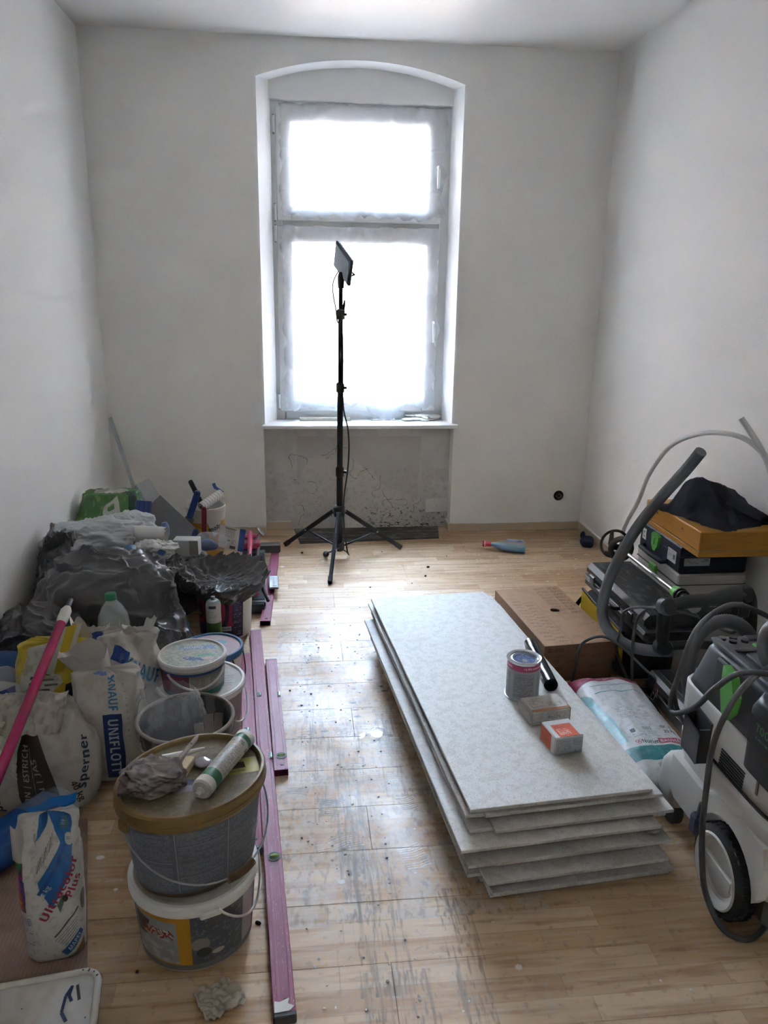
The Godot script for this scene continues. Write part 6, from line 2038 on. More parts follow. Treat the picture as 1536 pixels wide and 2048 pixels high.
func build_sacks() -> void:
	# screed sack: perimeter about 0.96 m, height 0.34, 900 px per metre
	var W := 864
	var H := 330
	var im := picture(W, H, hex("bcb7ad"))
	mottle(im, noise(221, 0.012), Color(0.60, 0.57, 0.52, 0.5), 0.45, 0.75)
	var brown := hex("3f342c")
	# band leaning over the front
	fill_poly(im, PackedVector2Array([Vector2(196, 60), Vector2(246, 30), Vector2(262, 120), Vector2(300, 330), Vector2(196, 330), Vector2(176, 250), Vector2(180, 160)]), brown)
	write(im, "BETON | ESTRICH", Vector2(206, 205), 22, hex("b3ada3"), -PI / 2 + 0.06, true, 225)
	write(im, "BETON | JAS", Vector2(244, 225), 17, hex("a59f95"), -PI / 2 - 0.14, true, 190)
	stroke(im, [Vector2(222, 100), Vector2(228, 325)], 1.5, hex("9c958a"))
	write(im, "sperner", Vector2(372, 165), 30, hex("2a3550"), PI / 2 + 0.35 + PI, true, 150)
	write(im, "40 kg", Vector2(330, 240), 22, hex("4a2f2c"), -PI / 2 + 2.9, true, 70)
	write(im, "sperner", Vector2(110, 245), 34, hex("2f3f5c"), -PI / 2 - 0.12, true, 150)
	small_print(im, Rect2(150, 12, 130, 42), 9, hex("8f8a82"), 33, 0.9)
	var e := thing("screed_sack", "white paper sack of dry screed with a dark brown lettered band, top folded", "sack", Vector3(-0.812, 0.004, -2.200), 0.0)
	part("filled_body", paper_sack(0.310, 0.195, 0.300, 222, 0.72, 0.55, 0.016, Vector2(-0.06, -0.05), 0.08, 72, 56, 0.34), mat("screed_print", Color.WHITE, 0.8, 0.0, im), e)
	var cr := noise(223, 9.0, true, 2)
	var pim := picture(256, 192, hex("b1aa9f"))
	for k in 44:
		stroke(pim, [Vector2(60 + k * 3.6, 20), Vector2(54 + k * 3.6 + 8 * sin(k * 0.3), 110)], 1.0, hex("857f76"))
	mottle(pim, noise(224, 0.03), Color(0.5, 0.47, 0.43, 0.5), 0.5, 0.75)
	part("folded_top", sheet(60, 40, func(u: float, v: float) -> Vector3:
		var x := (u - 0.5) * 0.19
		var t := v
		var y := 0.262 + 0.095 * sin(t * 2.5) - 0.02 * t
		var z := 0.085 - 0.15 * t
		var n := cr.get_noise_2d(x * 1.4 + 3.0, t * 0.25)
		return Vector3(x * (1.0 + 0.1 * sin(t * 4.0)) - 0.005, y + 0.010 * n, z + 0.010 * cr.get_noise_2d(x * 0.8, t * 0.14 + 7.0)), false), mat("crumpled_paper", Color.WHITE, 0.85, 0.0, pim), e)
	part("loose_flap", sheet(24, 24, func(u: float, v: float) -> Vector3:
		return Vector3(-0.15 + 0.12 * u, 0.30 - 0.15 * v + 0.01 * sin(u * 5.0), 0.06 + 0.065 * sin(v * 1.5) + 0.01 * cr.get_noise_2d(u, v)), false), mat("sack_paper", hex("bdb8ae"), 0.8), e)

	# filler sack with the blue name plate: perimeter 0.60, height 0.40, 1100 px per metre
	W = 660
	H = 440
	im = picture(W, H, hex("c2bdb3"))
	mottle(im, noise(231, 0.015), Color(0.66, 0.63, 0.58, 0.45), 0.45, 0.75)
	im.fill_rect(Rect2i(162, 150, 62, 240), hex("203a70"))
	write(im, "UNIFLOTT", Vector2(193, 270), 34, hex("b9bfc6"), PI / 2, true, 205)
	write(im, "KNAUF", Vector2(198, 88), 32, hex("2f78ad"), PI / 2, true, 100)
	im.fill_rect(Rect2i(120, 12, 60, 16), hex("7486b8"))
	for k in 9:
		write(im, ["7", "3", "F", "A", "0", "5", "C", "N", "2"][k], Vector2(246, 60 + k * 22), 8, hex("6d6963"), PI / 2, false)
	var k1 := thing("filler_sack", "upright white sack of joint filler with a dark blue vertical name plate", "sack", Vector3(-0.630, 0.0, -2.310), 0.02)
	part("filled_body", paper_sack(0.200, 0.125, 0.360, 232, 0.86, 0.45, 0.009, Vector2(-0.01, -0.05), 0.09), mat("filler_print", Color.WHITE, 0.75, 0.0, im), k1)
	var tn := noise(233, 9.0)
	part("torn_top", sheet(50, 12, func(u: float, v: float) -> Vector3:
		var q := round_rect(u, 0.052 + 0.02 * v, 0.026 + 0.014 * v, 0.02)
		return Vector3(q.x - 0.030 * v - 0.045, 0.335 + 0.085 * v * (0.85 + 0.5 * tn.get_noise_1d(u * 0.30)) + 0.01, q.y - 0.045), true), mat("torn_paper", hex("c6c2b9"), 0.8), k1)

	# second filler sack, leaning, torn open
	W = 720
	H = 480
	im = picture(W, H, hex("c5c1b8"))
	fill_poly(im, PackedVector2Array([Vector2(150, 62), Vector2(214, 88), Vector2(196, 130), Vector2(138, 108)]), hex("22488f"))
	write(im, "KNAUF", Vector2(252, 150), 50, hex("2f78ad"), 0.50, true, 135)
	write(im, "25 kg", Vector2(172, 172), 24, hex("3a4a8c"), 0.45, true, 74, 0.2)
	im.fill_rect(Rect2i(20, 20, 46, 70), hex("22488f"))
	write(im, "kg", Vector2(40, 120), 26, hex("3a5a9c"), -1.2, true)
	mottle(im, noise(236, 0.02), Color(0.62, 0.59, 0.54, 0.4), 0.5, 0.75)
	var k2 := thing("filler_sack", "torn open white sack of filler with slanting blue lettering, behind the upright one", "sack", Vector3(-0.600, 0.0, -2.535), -0.05)
	part("filled_body", paper_sack(0.215, 0.15, 0.395, 237, 0.80, 0.40, 0.012, Vector2(-0.06, -0.02), 0.10), mat("filler_print_two", Color.WHITE, 0.75, 0.0, im), k2)
	for s: float in [-1.0, 1.0]:
		part("torn_top", sheet(30, 16, func(u: float, v: float) -> Vector3:
			var c := cos(u * PI)
			var x := -0.055 + s * 0.065 + 0.050 * c * (1.0 + 0.3 * v)
			return Vector3(x + s * 0.018 * v, 0.362 + 0.095 * v * (0.75 + 0.55 * tn.get_noise_1d(u * 0.30 + s * 40.0)), -0.02 + 0.035 * sin(u * PI) * (1.0 + 0.4 * v) - 0.01), false), mat("torn_paper", hex("c6c2b9")), k2)
	part("sack_lining", crumple(Vector3(0.12, 0.05, 0.07), 238, 0.1, 10.0, 24, 14, 0.0, 2.0, 0.2), mat("powder_pink", hex("a89692"), 0.9), k2, Vector3(-0.06, 0.352, -0.02))

	# yellow sack
	W = 760
	H = 460
	im = picture(W, H, hex("b89f1e"))
	fill_poly(im, PackedVector2Array([Vector2(90, 0), Vector2(180, 0), Vector2(230, 140), Vector2(120, 250), Vector2(80, 230)]), hex("bdb9ae"))
	for k in 9:
		im.fill_rect(Rect2i(150 + (k % 3) * 12, 110 + k * 16, 40, 6), hex("5c5a50"))
	small_print(im, Rect2(120, 120, 26, 110), 6, hex("33322c"), 45, 1.0)
	fill_poly(im, PackedVector2Array([Vector2(90, 270), Vector2(250, 226), Vector2(300, 240), Vector2(160, 320), Vector2(100, 330)]), hex("a8263c"))
	fill_poly(im, PackedVector2Array([Vector2(120, 300), Vector2(190, 284), Vector2(160, 314)]), hex("c8c4ba"))
	fill_poly(im, PackedVector2Array([Vector2(240, 150), Vector2(330, 130), Vector2(340, 400), Vector2(222, 360)]), hex("161b2c"))
	small_print(im, Rect2(262, 190, 44, 110), 5, hex("a9adb5"), 44, 0.9)
	mottle(im, noise(241, 0.02), Color(0.45, 0.40, 0.20, 0.35), 0.5, 0.75)
	var ys := thing("yellow_sack", "yellow sack of mortar with a red swoosh and dark blue side", "sack", Vector3(-0.855, 0.0, -2.500), 0.1)
	part("filled_body", paper_sack(0.225, 0.165, 0.375, 242, 0.82, 0.4, 0.012, Vector2(0.03, -0.05), 0.08), mat("yellow_print", Color.WHITE, 0.5, 0.0, im), ys)
	var fl := picture(128, 192, hex("b9b5aa"))
	fl.fill_rect(Rect2i(60, 0, 44, 192), hex("c2a71e"))
	part("folded_flap", sheet(14, 22, func(u: float, v: float) -> Vector3:
		return Vector3(0.01 + 0.085 * u + 0.05 * (1.0 - v) - 0.03, 0.30 + 0.155 * (1.0 - v), 0.03 + 0.03 * sin(v * 2.0) + 0.014 * sin(u * 4.0)), false), mat("flap_print", Color.WHITE, 0.5, 0.0, fl), ys)

	# clear bag with a blue label standing beside the yellow sack
	var cb := thing("clear_pouch", "clear plastic pouch with a blue label beside the yellow sack", "pouch", Vector3(-0.985, 0.0, -2.400), 0.35)
	part("film_body", crumple(Vector3(0.15, 0.335, 0.13), 245, 0.06, 9.0, 40, 30, 0.0, 3.0, 0.1), M["clear_bag"], cb)
	part("white_fill", crumple(Vector3(0.135, 0.29, 0.115), 246, 0.05, 9.0, 32, 22, 0.0, 3.0, 0.1), mat("powder_white", hex("b4b4ae"), 0.9), cb)
	part("label", sheet(12, 8, func(u: float, v: float) -> Vector3:
		return Vector3(-0.045 + 0.085 * u, 0.240 + 0.045 * v + 0.01 * u, 0.071 - 0.006 * cos(u * 6.0) - 0.02 * v), false), mat("pouch_label", hex("2b2f6b"), 0.3), cb)
	# blue cloth lump by the wall
	single("blue_cloth", crumple(Vector3(0.20, 0.27, 0.22), 247, 0.10, 7.0, 48, 30, 0.0, 2.4, 0.2), mat("cloth_blue", hex("2c4a74"), 0.9), "bunched medium blue cloth by the left wall", "cloth", Vector3(-1.055, 0.0, -2.62))
	# magenta pole with a white grip leaning over the sacks
	var po := thing("telescopic_pole", "glossy magenta telescopic pole with a white grip leaning across the sacks", "pole", Vector3(-0.839, 0.0, -1.02))
	var p0 := Vector3(0.0, 0.017, 0.0)
	var p1 := Vector3(0.055, 0.486, -1.40)
	var dir := (p1 - p0).normalized()
	part("outer_tube", G.new().tube([p0, p1], 0.0150, 16).done(), mat("magenta_gloss", hex("a01f52"), 0.18), po)
	part("clamp_nut", G.new().tube([p0.lerp(p1, 0.40), p0.lerp(p1, 0.43)], 0.0185, 16).done(), mat("magenta_gloss", hex("a01f52")), po)
	part("white_grip", G.new().tube([p1 - dir * 0.005, p1 + dir * 0.02, p1 + dir * 0.06, p1 + dir * 0.075], [0.014, 0.018, 0.0175, 0.012], 14).done(), M["dirty_white"], po)
	part("tip", G.new().tube([p1 + dir * 0.07, p1 + dir * 0.115], 0.009, 10).done(), mat("tip_dark", hex("2a3040"), 0.5), po)


func build_front_buckets() -> void:
	# lower bucket: white tub with a printed picture label
	var at := Vector3(-0.275, 0.0, -1.620)
	var b := thing("white_tub", "dirty white plastic bucket with a yellow framed picture label, at the bottom", "bucket", at)
	var wp: Material = M["white_plastic"]
	part("body", G.new().lathe([Vector2(0, 0.004), Vector2(0.125, 0.0), Vector2(0.133, 0.006), Vector2(0.147, 0.182), Vector2(0.146, 0.200)], 64).done(), mat("tub_white", hex("b9b3a8"), 0.55), b)
	var lab := picture(1024, 200, hex("4d5157"))
	mottle(lab, noise(251, 0.02, false, 4), Color(0.30, 0.32, 0.36, 0.8), 0.4, 0.65)
	mottle(lab, noise(252, 0.05, false, 3), Color(0.62, 0.60, 0.56, 0.5), 0.6, 0.75)
	# picture in a yellow frame, on the side to the camera
	lab.fill_rect(Rect2i(600, 8, 176, 190), hex("b9821f"))
	lab.fill_rect(Rect2i(590, 26, 150, 150), hex("8f9291"))
	mottle(lab, noise(253, 0.02), Color(0.74, 0.74, 0.72, 0.7), 0.45, 0.7, Vector2.ONE, Rect2i(590, 90, 150, 86))
	fill_poly(lab, PackedVector2Array([Vector2(596, 30), Vector2(660, 40), Vector2(640, 100), Vector2(600, 110)]), hex("4e4238"))
	var g := RandomNumberGenerator.new()
	g.seed = 6
	for k in 30:
		stroke(lab, [Vector2(630 + k * 3, 56 + g.randf() * 34), Vector2(644 + k * 3, 56 + g.randf() * 34)], 4, hex("96301f") if k % 3 else hex("c9b9a0"))
	disc(lab, Vector2(800, 110), 26, 22, hex("8d877d"))
	disc(lab, Vector2(848, 150), 18, 9, hex("b9b3a5"))
	disc(lab, Vector2(808, 140), 20, 16, hex("2b2a28"))
	lab.fill_rect(Rect2i(930, 0, 60, 200), hex("a79aa2"))
	lab.fill_rect(Rect2i(0, 180, 1024, 20), hex("6f706c"))
	part("label", G.new().lathe([Vector2(0.1342, 0.010), Vector2(0.1474, 0.176)], 64).done(), mat("tub_label", Color.WHITE, 0.5, 0.0, lab), b)
	part("rim", G.new().lathe([Vector2(0.146, 0.172), Vector2(0.1525, 0.174), Vector2(0.1545, 0.182), Vector2(0.1545, 0.196), Vector2(0.150, 0.203), Vector2(0.142, 0.203), Vector2(0.140, 0.198)], 64).done(), wp, b)
	part("lid", G.new().lathe([Vector2(0.1455, 0.199), Vector2(0.1400, 0.2035), Vector2(0.132, 0.2000), Vector2(0, 0.2000)], 64).done(), mat("lid_dirty", hex("b3ada2"), 0.6), b)
	part("pull_tab", G.new().box(Vector3(0.055, 0.176, 0.143), Vector3(0.050, 0.016, 0.012), 0.003, Basis(Vector3.UP, 0.36)).done(), wp, b)
	wire_bail(b, 0.158, 0.188, 0.075, -0.25, 1.1, 0.0032, wp)

	# upper bucket: oval, brown lid
	at = Vector3(-0.268, 0.2037, -1.628)
	var o := thing("oval_bucket", "oval bucket with a grey printed label and brown lid, on top of the white tub", "bucket", at, 0.73)
	var ov := 0.86
	part("body", G.new().lathe([Vector2(0, 0.004), Vector2(0.136, 0.0), Vector2(0.146, 0.008), Vector2(0.168, 0.215)], 72, Vector3.ZERO, Basis(), ov).done(), mat("bucket_brown", hex("584527"), 0.5), o)
	lab = picture(1400, 260, hex("585d66"))
	mottle(lab, noise(255, 0.05, false, 3), Color(0.42, 0.44, 0.49, 0.5), 0.5, 0.7)
	for k in 8:
		var x := 20 + k * 172
		lab.fill_rect(Rect2i(x - 8, 6, 3, 248), hex("8b8f96"))
		for q in 4:
			small_print(lab, Rect2(x, 14 + q * 62, 150, 50), 8, hex("767b83"), 60 + k * 4 + q, 0.8)
			if (k + q) % 2 == 0:
				lab.fill_rect(Rect2i(x, 8 + q * 62, 150, 2), hex("8b8f96"))
	lab.fill_rect(Rect2i(1180, 150, 44, 44), hex("8b8f96"))
	small_print(lab, Rect2(1184, 154, 36, 36), 9, hex("41454c"), 99, 0.6)
	disc(lab, Vector2(1200, 110), 20, 20, hex("8b8f96"))
	disc(lab, Vector2(1200, 110), 16, 16, hex("585d66"))
	part("label", G.new().lathe([Vector2(0.1490, 0.020), Vector2(0.1680, 0.200)], 72, Vector3.ZERO, Basis(), ov).done(), mat("oval_label", Color.WHITE, 0.55, 0.0, lab), o)
	var bl := mat("lid_brown", hex("7a6237"), 0.5)
	var lid := part("lid", G.new().lathe([Vector2(0.170, 0.198), Vector2(0.178, 0.200), Vector2(0.182, 0.208), Vector2(0.182, 0.236), Vector2(0.178, 0.2425), Vector2(0.172, 0.2425), Vector2(0.169, 0.238), Vector2(0.166, 0.230), Vector2(0, 0.230)], 72, Vector3.ZERO, Basis(), ov).done(), bl, o)
	part("lid_ridge", G.new().lathe([Vector2(0.1822, 0.214), Vector2(0.1838, 0.217), Vector2(0.1822, 0.220)], 72, Vector3.ZERO, Basis(), ov).done(), bl, lid)
	var dust := picture(256, 256, hex("7b705c"))
	mottle(dust, noise(256, 0.02, false, 4), Color(0.42, 0.36, 0.26, 0.6), 0.42, 0.70)
	mottle(dust, noise(257, 0.08, false, 3), Color(0.62, 0.58, 0.50, 0.35), 0.54, 0.74)
	part("lid_field", disc_mesh(0.165, 0.2308, 64, ov), mat("lid_dust", Color.WHITE, 0.75, 0.0, dust), lid)
	var pts := wire_bail(o, 0.184, 0.198, 0.150, PI + 0.06, -0.06, 0.0024, M["steel"], ov, 24)
	part("bail_grip", G.new().tube([pts[11] + Vector3(0, 0, 0.004), pts[12] + Vector3(0, 0, 0.005), pts[13] + Vector3(0, 0, 0.005), pts[14] + Vector3(0, 0, 0.004)], 0.0095, 12).done(), mat("grip_brown", hex("5f4a2c"), 0.5), o)
	for s: float in [-1.0, 1.0]:
		part("ear", G.new().box(Vector3(s * 0.181, 0.196, 0), Vector3(0.012, 0.028, 0.030), 0.004).done(), bl, o)

	# ---- things on the brown lid (its field is 0.431 m up)
	var Y := 0.4350
	var sticker := picture(256, 128, hex("a39a4c"))
	sticker.fill_rect(Rect2i(90, 30, 96, 50), hex("4a463c"))
	write(sticker, "1 mit MTC chlopie", Vector2(128, 104), 13, hex("2f2d26"), 0.0, true)
	single("yellow_sticker", G.new().quad_at(Vector3(-0.172, Y + 0.0006, -1.655), Vector3(0.056, 0, -0.012), Vector3(0.008, 0, 0.030)), mat("yellow_sticker", Color.WHITE, 0.5, 0.0, sticker), "yellow sticker with black print on the brown lid", "sticker")
	# cartridge
	var ca := Vector3(-0.237, Y + 0.0245, -1.532)
	var cbv := Vector3(-0.150, Y + 0.0245, -1.742)
	var c := thing("sealant_cartridge", "white, green and yellow sealant cartridge lying on the brown lid", "cartridge", ca.lerp(cbv, 0.5) - Vector3(0, 0.0245, 0))
	var dir := (cbv - ca).normalized()
	var up := Vector3.UP
	var cb := Basis(up.cross(dir).normalized(), dir, up.cross(dir).cross(dir).normalized())
	cb = Basis(Vector3(dir.z, 0, -dir.x).normalized(), dir, Vector3(dir.z, 0, -dir.x).normalized().cross(dir))
	var mid := Vector3(0, 0.0245, 0)
	var cim := picture(384, 512, hex("b7b5ac"))
	cim.fill_rect(Rect2i(0, 0, 384, 50), hex("24663f"))
	cim.fill_rect(Rect2i(0, 430, 384, 82), hex("24663f"))
	cim.fill_rect(Rect2i(250, 40, 110, 400), hex("c29a1c"))
	for q in 3:
		small_print(cim, Rect2(20 + q * 78, 150, 70, 260), 26, hex("77756e"), 140 + q, 0.85)
	small_print(cim, Rect2(40, 76, 120, 34), 2, hex("3b5a48"), 48, 0.8)
	cim.fill_rect(Rect2i(190, 70, 40, 44), hex("3c4a48"))
	cim.fill_rect(Rect2i(20, 124, 220, 4), hex("b08a30"))
	part("tube", G.new().lathe([Vector2(0.0240, -0.082), Vector2(0.0240, 0.098)], 36, mid, cb).done(), mat("cartridge_print", Color.WHITE, 0.4, 0.0, cim), c)
	part("near_cap", G.new().lathe([Vector2(0.0, -0.128), Vector2(0.005, -0.128), Vector2(0.0065, -0.116), Vector2(0.009, -0.114), Vector2(0.010, -0.1105), Vector2(0.021, -0.1095), Vector2(0.0245, -0.104), Vector2(0.0245, -0.082), Vector2(0.0235, -0.0815)], 36, mid, cb).done(), M["dirty_white"], c)
	part("end_plug", G.new().lathe([Vector2(0.0242, 0.096), Vector2(0.0247, 0.100), Vector2(0.0247, 0.114), Vector2(0.022, 0.1145), Vector2(0.0215, 0.106), Vector2(0.0, 0.106)], 36, mid, cb).done(), M["white_plastic"], c)
	# rag
	var rg := thing("dirty_rag", "crumpled dirty mauve grey rag on the brown lid", "rag", Vector3(-0.352, Y, -1.596), 0.4)
	var rn := noise(261, 2.3, false, 1)
	var r2 := noise(262, 1.1, false, 1)
	var rp := picture(256, 256, hex("6f655f"))
	mottle(rp, noise(263, 0.012, false, 2), Color(0.45, 0.38, 0.38, 0.6), 0.45, 0.7)
	mottle(rp, noise(264, 0.016, false, 2), Color(0.66, 0.62, 0.55, 0.5), 0.52, 0.75)
	part("cloth", folded(Vector3(0.128, 0.056, 0.125), 267, 0.16, 60, 120, 80, 0.25, 2.2, 0.06, 0.25), mat("rag_cloth", Color.WHITE, 0.95, 0.0, rp), rg)
	# nozzle, spatula, wood block, crumpled foil
	var n0 := Vector3(-0.345, Y + 0.010, -1.688)
	var n1 := Vector3(-0.250, Y + 0.009, -1.728)
	single("cartridge_nozzle", G.new().tube([n0, n0.lerp(n1, 0.05), n0.lerp(n1, 0.12), n0.lerp(n1, 0.6), n1], [0.0105, 0.0105, 0.0095, 0.0070, 0.0035], 14).done(), M["white_plastic"], "white tapered plastic nozzle on the brown lid", "nozzle")
	var q0 := Vector3(-0.312, Y + 0.019, -1.652)
	var q1 := Vector3(-0.272, Y + 0.030, -1.736)
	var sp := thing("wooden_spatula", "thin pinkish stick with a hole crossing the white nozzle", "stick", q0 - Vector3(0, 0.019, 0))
	part("blade", G.new().tube([Vector3(-0.012, 0.006, 0.015), q1 - q0 + Vector3(0, 0.019, 0), q1 - q0 + (q1 - q0) * 0.12 + Vector3(0, 0.021, 0)], [0.0050, 0.0062, 0.0030], 10).done(), mat("stick_pink", hex("a3948c"), 0.7), sp)
	part("hole", G.new().tube([(q1 - q0) * 0.82 + Vector3(0, 0.022, 0.004), (q1 - q0) * 0.82 + Vector3(0, 0.024, 0.0075)], 0.0016, 8).done(), M["black_plastic"], sp)  # black stub coloured as the shade inside a hole
	single("wood_block", G.new().box(Vector3(-0.284, Y + 0.0115, -1.650), Vector3(0.022, 0.021, 0.060), 0.002, Basis(Vector3.UP, -0.22)).done(), mat("pale_wood", hex("b5a582"), 0.7), "short square block of pale wood on the brown lid", "wood block")
	single("foil_scrap", crumple(Vector3(0.045, 0.020, 0.036), 265, 0.2, 26.0, 36, 22, 0.1, 2.0, 0.3), mat("silver_foil", hex("9b98a0"), 0.28, 0.9), "shiny crumpled silver foil scrap beside the wood block", "foil", Vector3(-0.247, Y, -1.664))
	var nl := picture(128, 64, hex("8f7f86"))
	nl.fill_rect(Rect2i(0, 0, 128, 30), hex("2e2f4c"))
	write(nl, "NUT", Vector2(64, 16), 18, hex("a9a3a8"), 0.0, true)
	single("paper_label", G.new().quad_at(Vector3(-0.281, Y + 0.0008, -1.588), Vector3(0.024, 0, -0.004), Vector3(0.004, 0, 0.022)), mat("nut_label", Color.WHITE, 0.6, 0.0, nl), "small purple and pink paper label between rag and cartridge", "label")


# ================================================================ left side, middle: tubs, levels, bottles
func build_left_middle() -> void:
	# ---- open mortar bucket with a clear bag and grout scraps
	var m := thing("mortar_bucket", "open dark grey mortar bucket with a wire handle and a dirty rim", "bucket", Vector3(-0.362, 0.0, -2.150))
	var inside := picture(512, 256, hex("3b3a38"))
	mottle(inside, noise(301, 0.02, false, 4), Color(0.55, 0.53, 0.50, 0.6), 0.5, 0.68)
	part("shell", G.new().lathe([Vector2(0, 0.006), Vector2(0.105, 0.0), Vector2(0.112, 0.006), Vector2(0.140, 0.272), Vector2(0.144, 0.284), Vector2(0.138, 0.288), Vector2(0.135, 0.280), Vector2(0.108, 0.016), Vector2(0, 0.014)], 56).done(), mat("mortar_shell", Color.WHITE, 0.8, 0.0, inside), m)
	var rim := []
	var rn := noise(302, 8.0)
	for k in 49:
		var a := TAU * k / 48
		rim.append(Vector3(cos(a) * 0.1425, 0.284 + 0.002 * rn.get_noise_2d(cos(a), sin(a)), sin(a) * 0.1425))
	part("crusted_rim", G.new().tube(rim, 0.0062, 8, false).done(), mat("mortar_crust", hex("938c82"), 0.9), m)
	wire_bail(m, 0.150, 0.280, 0.060, PI + 0.02, -0.02, 0.0028, mat("crusted_wire", hex("9a948a"), 0.7), 1.0, 22)
	single("clear_bag", sheet(80, 60, func(u: float, v: float) -> Vector3:
		var a := TAU * u
		var n := rn.get_noise_2d(cos(a) * 0.4 + 3.0, sin(a) * 0.4 + v * 0.3)
		var ridge := absf(rn.get_noise_2d(u * 0.9 * 4.0, v * 0.5 + 9.0))
		var r := (0.050 + 0.045 * sin(v * 2.6)) * (1.0 + 0.16 * n)
		return Vector3(-0.395 + cos(a) * r * 1.1 - 0.02 * v, 0.10 + 0.262 * v + 0.02 * ridge * v, -2.145 + sin(a) * r * 0.75 - 0.03 * v), true), M["clear_bag"], "crumpled clear plastic bag stuffed into the mortar bucket", "plastic bag")
	for k in 3:
		single("grout_scrap", G.new().box(Vector3(-0.318 + 0.024 * k, 0.232 + 0.014 * (k % 2), -2.118 - 0.028 * k), Vector3(0.028, 0.085, 0.005), 0.001, Basis(Vector3.BACK, 0.15 - 0.12 * k) * Basis(Vector3.RIGHT, -0.5)).done(), mat("notched_card", hex("8b8078"), 0.85), "notched grey card strip standing in the mortar bucket", "card strip", Vector3.ZERO, Basis(), "card strips in the mortar bucket")

	# ---- white bucket with a scribbled lid, a round tub on top
	var w := thing("lidded_bucket", "white bucket with a dusty lid, carrying the round tub", "bucket", Vector3(-0.366, 0.0, -2.520))
	var wp: Material = M["white_plastic"]
	part("body", G.new().lathe([Vector2(0, 0.004), Vector2(0.124, 0.0), Vector2(0.130, 0.006), Vector2(0.147, 0.196)], 56).done(), mat("bucket_mauve", hex("a99b9c"), 0.6), w)
	part("rim", G.new().lathe([Vector2(0.147, 0.186), Vector2(0.153, 0.188), Vector2(0.1565, 0.194), Vector2(0.1565, 0.210), Vector2(0.152, 0.2155), Vector2(0.145, 0.2155), Vector2(0.141, 0.209)], 56).done(), wp, w)
	var li := picture(256, 256, hex("aaa59b"))
	mottle(li, noise(303, 0.02, false, 4), Color(0.62, 0.60, 0.57, 0.7), 0.4, 0.65)
	for k in 5:
		stroke(li, [Vector2(150, 108 + k * 16), Vector2(230, 100 + k * 16)], 2.5, hex("7f8184"))
	part("lid", disc_mesh(0.1415, 0.2095, 56), mat("scribbled_lid", Color.WHITE, 0.65, 0.0, li), w)
	wire_bail(w, 0.160, 0.196, 0.115, -0.55, 1.15, 0.0030, wp)

	var t := thing("round_tub", "round tub with a white rim, dark red and grey label and green base", "tub", Vector3(-0.384, 0.2100, -2.492), -0.25)
	part("base", G.new().lathe([Vector2(0, 0.003), Vector2(0.098, 0.0), Vector2(0.103, 0.004), Vector2(0.1045, 0.022)], 56).done(), mat("tub_green", hex("2f6b62"), 0.5), t)
	var lab := picture(1024, 150, hex("85827b"))
	for k in 7:
		small_print(lab, Rect2(20 + k * 145, 50, 125, 90), 10, hex("a5a29a"), 160 + k, 0.7)
	lab.fill_rect(Rect2i(540, 26, 270, 124), hex("6a2030"))
	lab.fill_rect(Rect2i(0, 0, 1024, 26), hex("2c4f86"))
	lab.fill_rect(Rect2i(812, 34, 5, 116), hex("a5a29a"))
	lab.fill_rect(Rect2i(910, 40, 4, 110), hex("a5a29a"))
	fill_poly(lab, PackedVector2Array([Vector2(440, 0), Vector2(540, 0), Vector2(540, 150), Vector2(410, 150)]), hex("2b3a55"))
	lab.fill_rect(Rect2i(540, 30, 26, 30), hex("aeb2ae"))
	part("label", G.new().lathe([Vector2(0.1046, 0.021), Vector2(0.1090, 0.098)], 56).done(), mat("tub_print", Color.WHITE, 0.5, 0.0, lab), t)
	part("rim", G.new().lathe([Vector2(0.109, 0.094), Vector2(0.1135, 0.096), Vector2(0.1165, 0.104), Vector2(0.1165, 0.118), Vector2(0.1125, 0.1235), Vector2(0.107, 0.1235), Vector2(0.1035, 0.117)], 56).done(), M["dirty_white"], t)
	li = picture(256, 256, hex("8f9488"))
	mottle(li, noise(305, 0.025, false, 4), Color(0.66, 0.66, 0.58, 0.8), 0.42, 0.62)
	fill_poly(li, PackedVector2Array([Vector2(50, 70), Vector2(190, 30), Vector2(210, 60), Vector2(60, 110)]), hex("6f8aa8"))
	write(li, "HODO", Vector2(110, 68), 20, hex("b9c0bd"), -0.25, true)
	disc(li, Vector2(150, 172), 46, 18, hex("4f6494"))
	fill_poly(li, PackedVector2Array([Vector2(150, 130), Vector2(220, 104), Vector2(226, 124), Vector2(160, 152)]), hex("5f9a86"))
	li.fill_rect(Rect2i(190, 140, 40, 20), hex("b5a79c"))
	mottle(li, noise(306, 0.05, false, 3), Color(0.70, 0.68, 0.60, 0.7), 0.52, 0.66)
	part("lid", disc_mesh(0.104, 0.1175, 56), mat("tub_lid_print", Color.WHITE, 0.55, 0.0, li), t)
	wire_bail(t, 0.118, 0.092, 0.052, 1.95, 0.12, 0.0042, M["dirty_white"])

	# ---- blue-lidded bucket behind
	var b := thing("blue_lid_bucket", "white bucket with a blue rimmed pink lid, behind the round tub", "bucket", Vector3(-0.358, 0.0, -2.812))
	part("body", G.new().lathe([Vector2(0, 0.004), Vector2(0.096, 0.0), Vector2(0.100, 0.006), Vector2(0.116, 0.186)], 48).done(), mat("bucket_pale", hex("b4b1ab"), 0.55), b)
	part("rim", G.new().lathe([Vector2(0.115, 0.176), Vector2(0.120, 0.178), Vector2(0.1225, 0.184), Vector2(0.1225, 0.198), Vector2(0.119, 0.203), Vector2(0.112, 0.203), Vector2(0.108, 0.196)], 48).done(), mat("rim_blue", hex("2f5b82"), 0.45), b)
	li = picture(128, 128, hex("9a8484"))
	mottle(li, noise(307, 0.03), Color(0.6, 0.56, 0.54, 0.6), 0.45, 0.7)
	disc(li, Vector2(70, 40), 26, 12, hex("67849a"))
	part("lid", disc_mesh(0.1085, 0.1965, 48), mat("pink_lid", Color.WHITE, 0.6, 0.0, li), b)
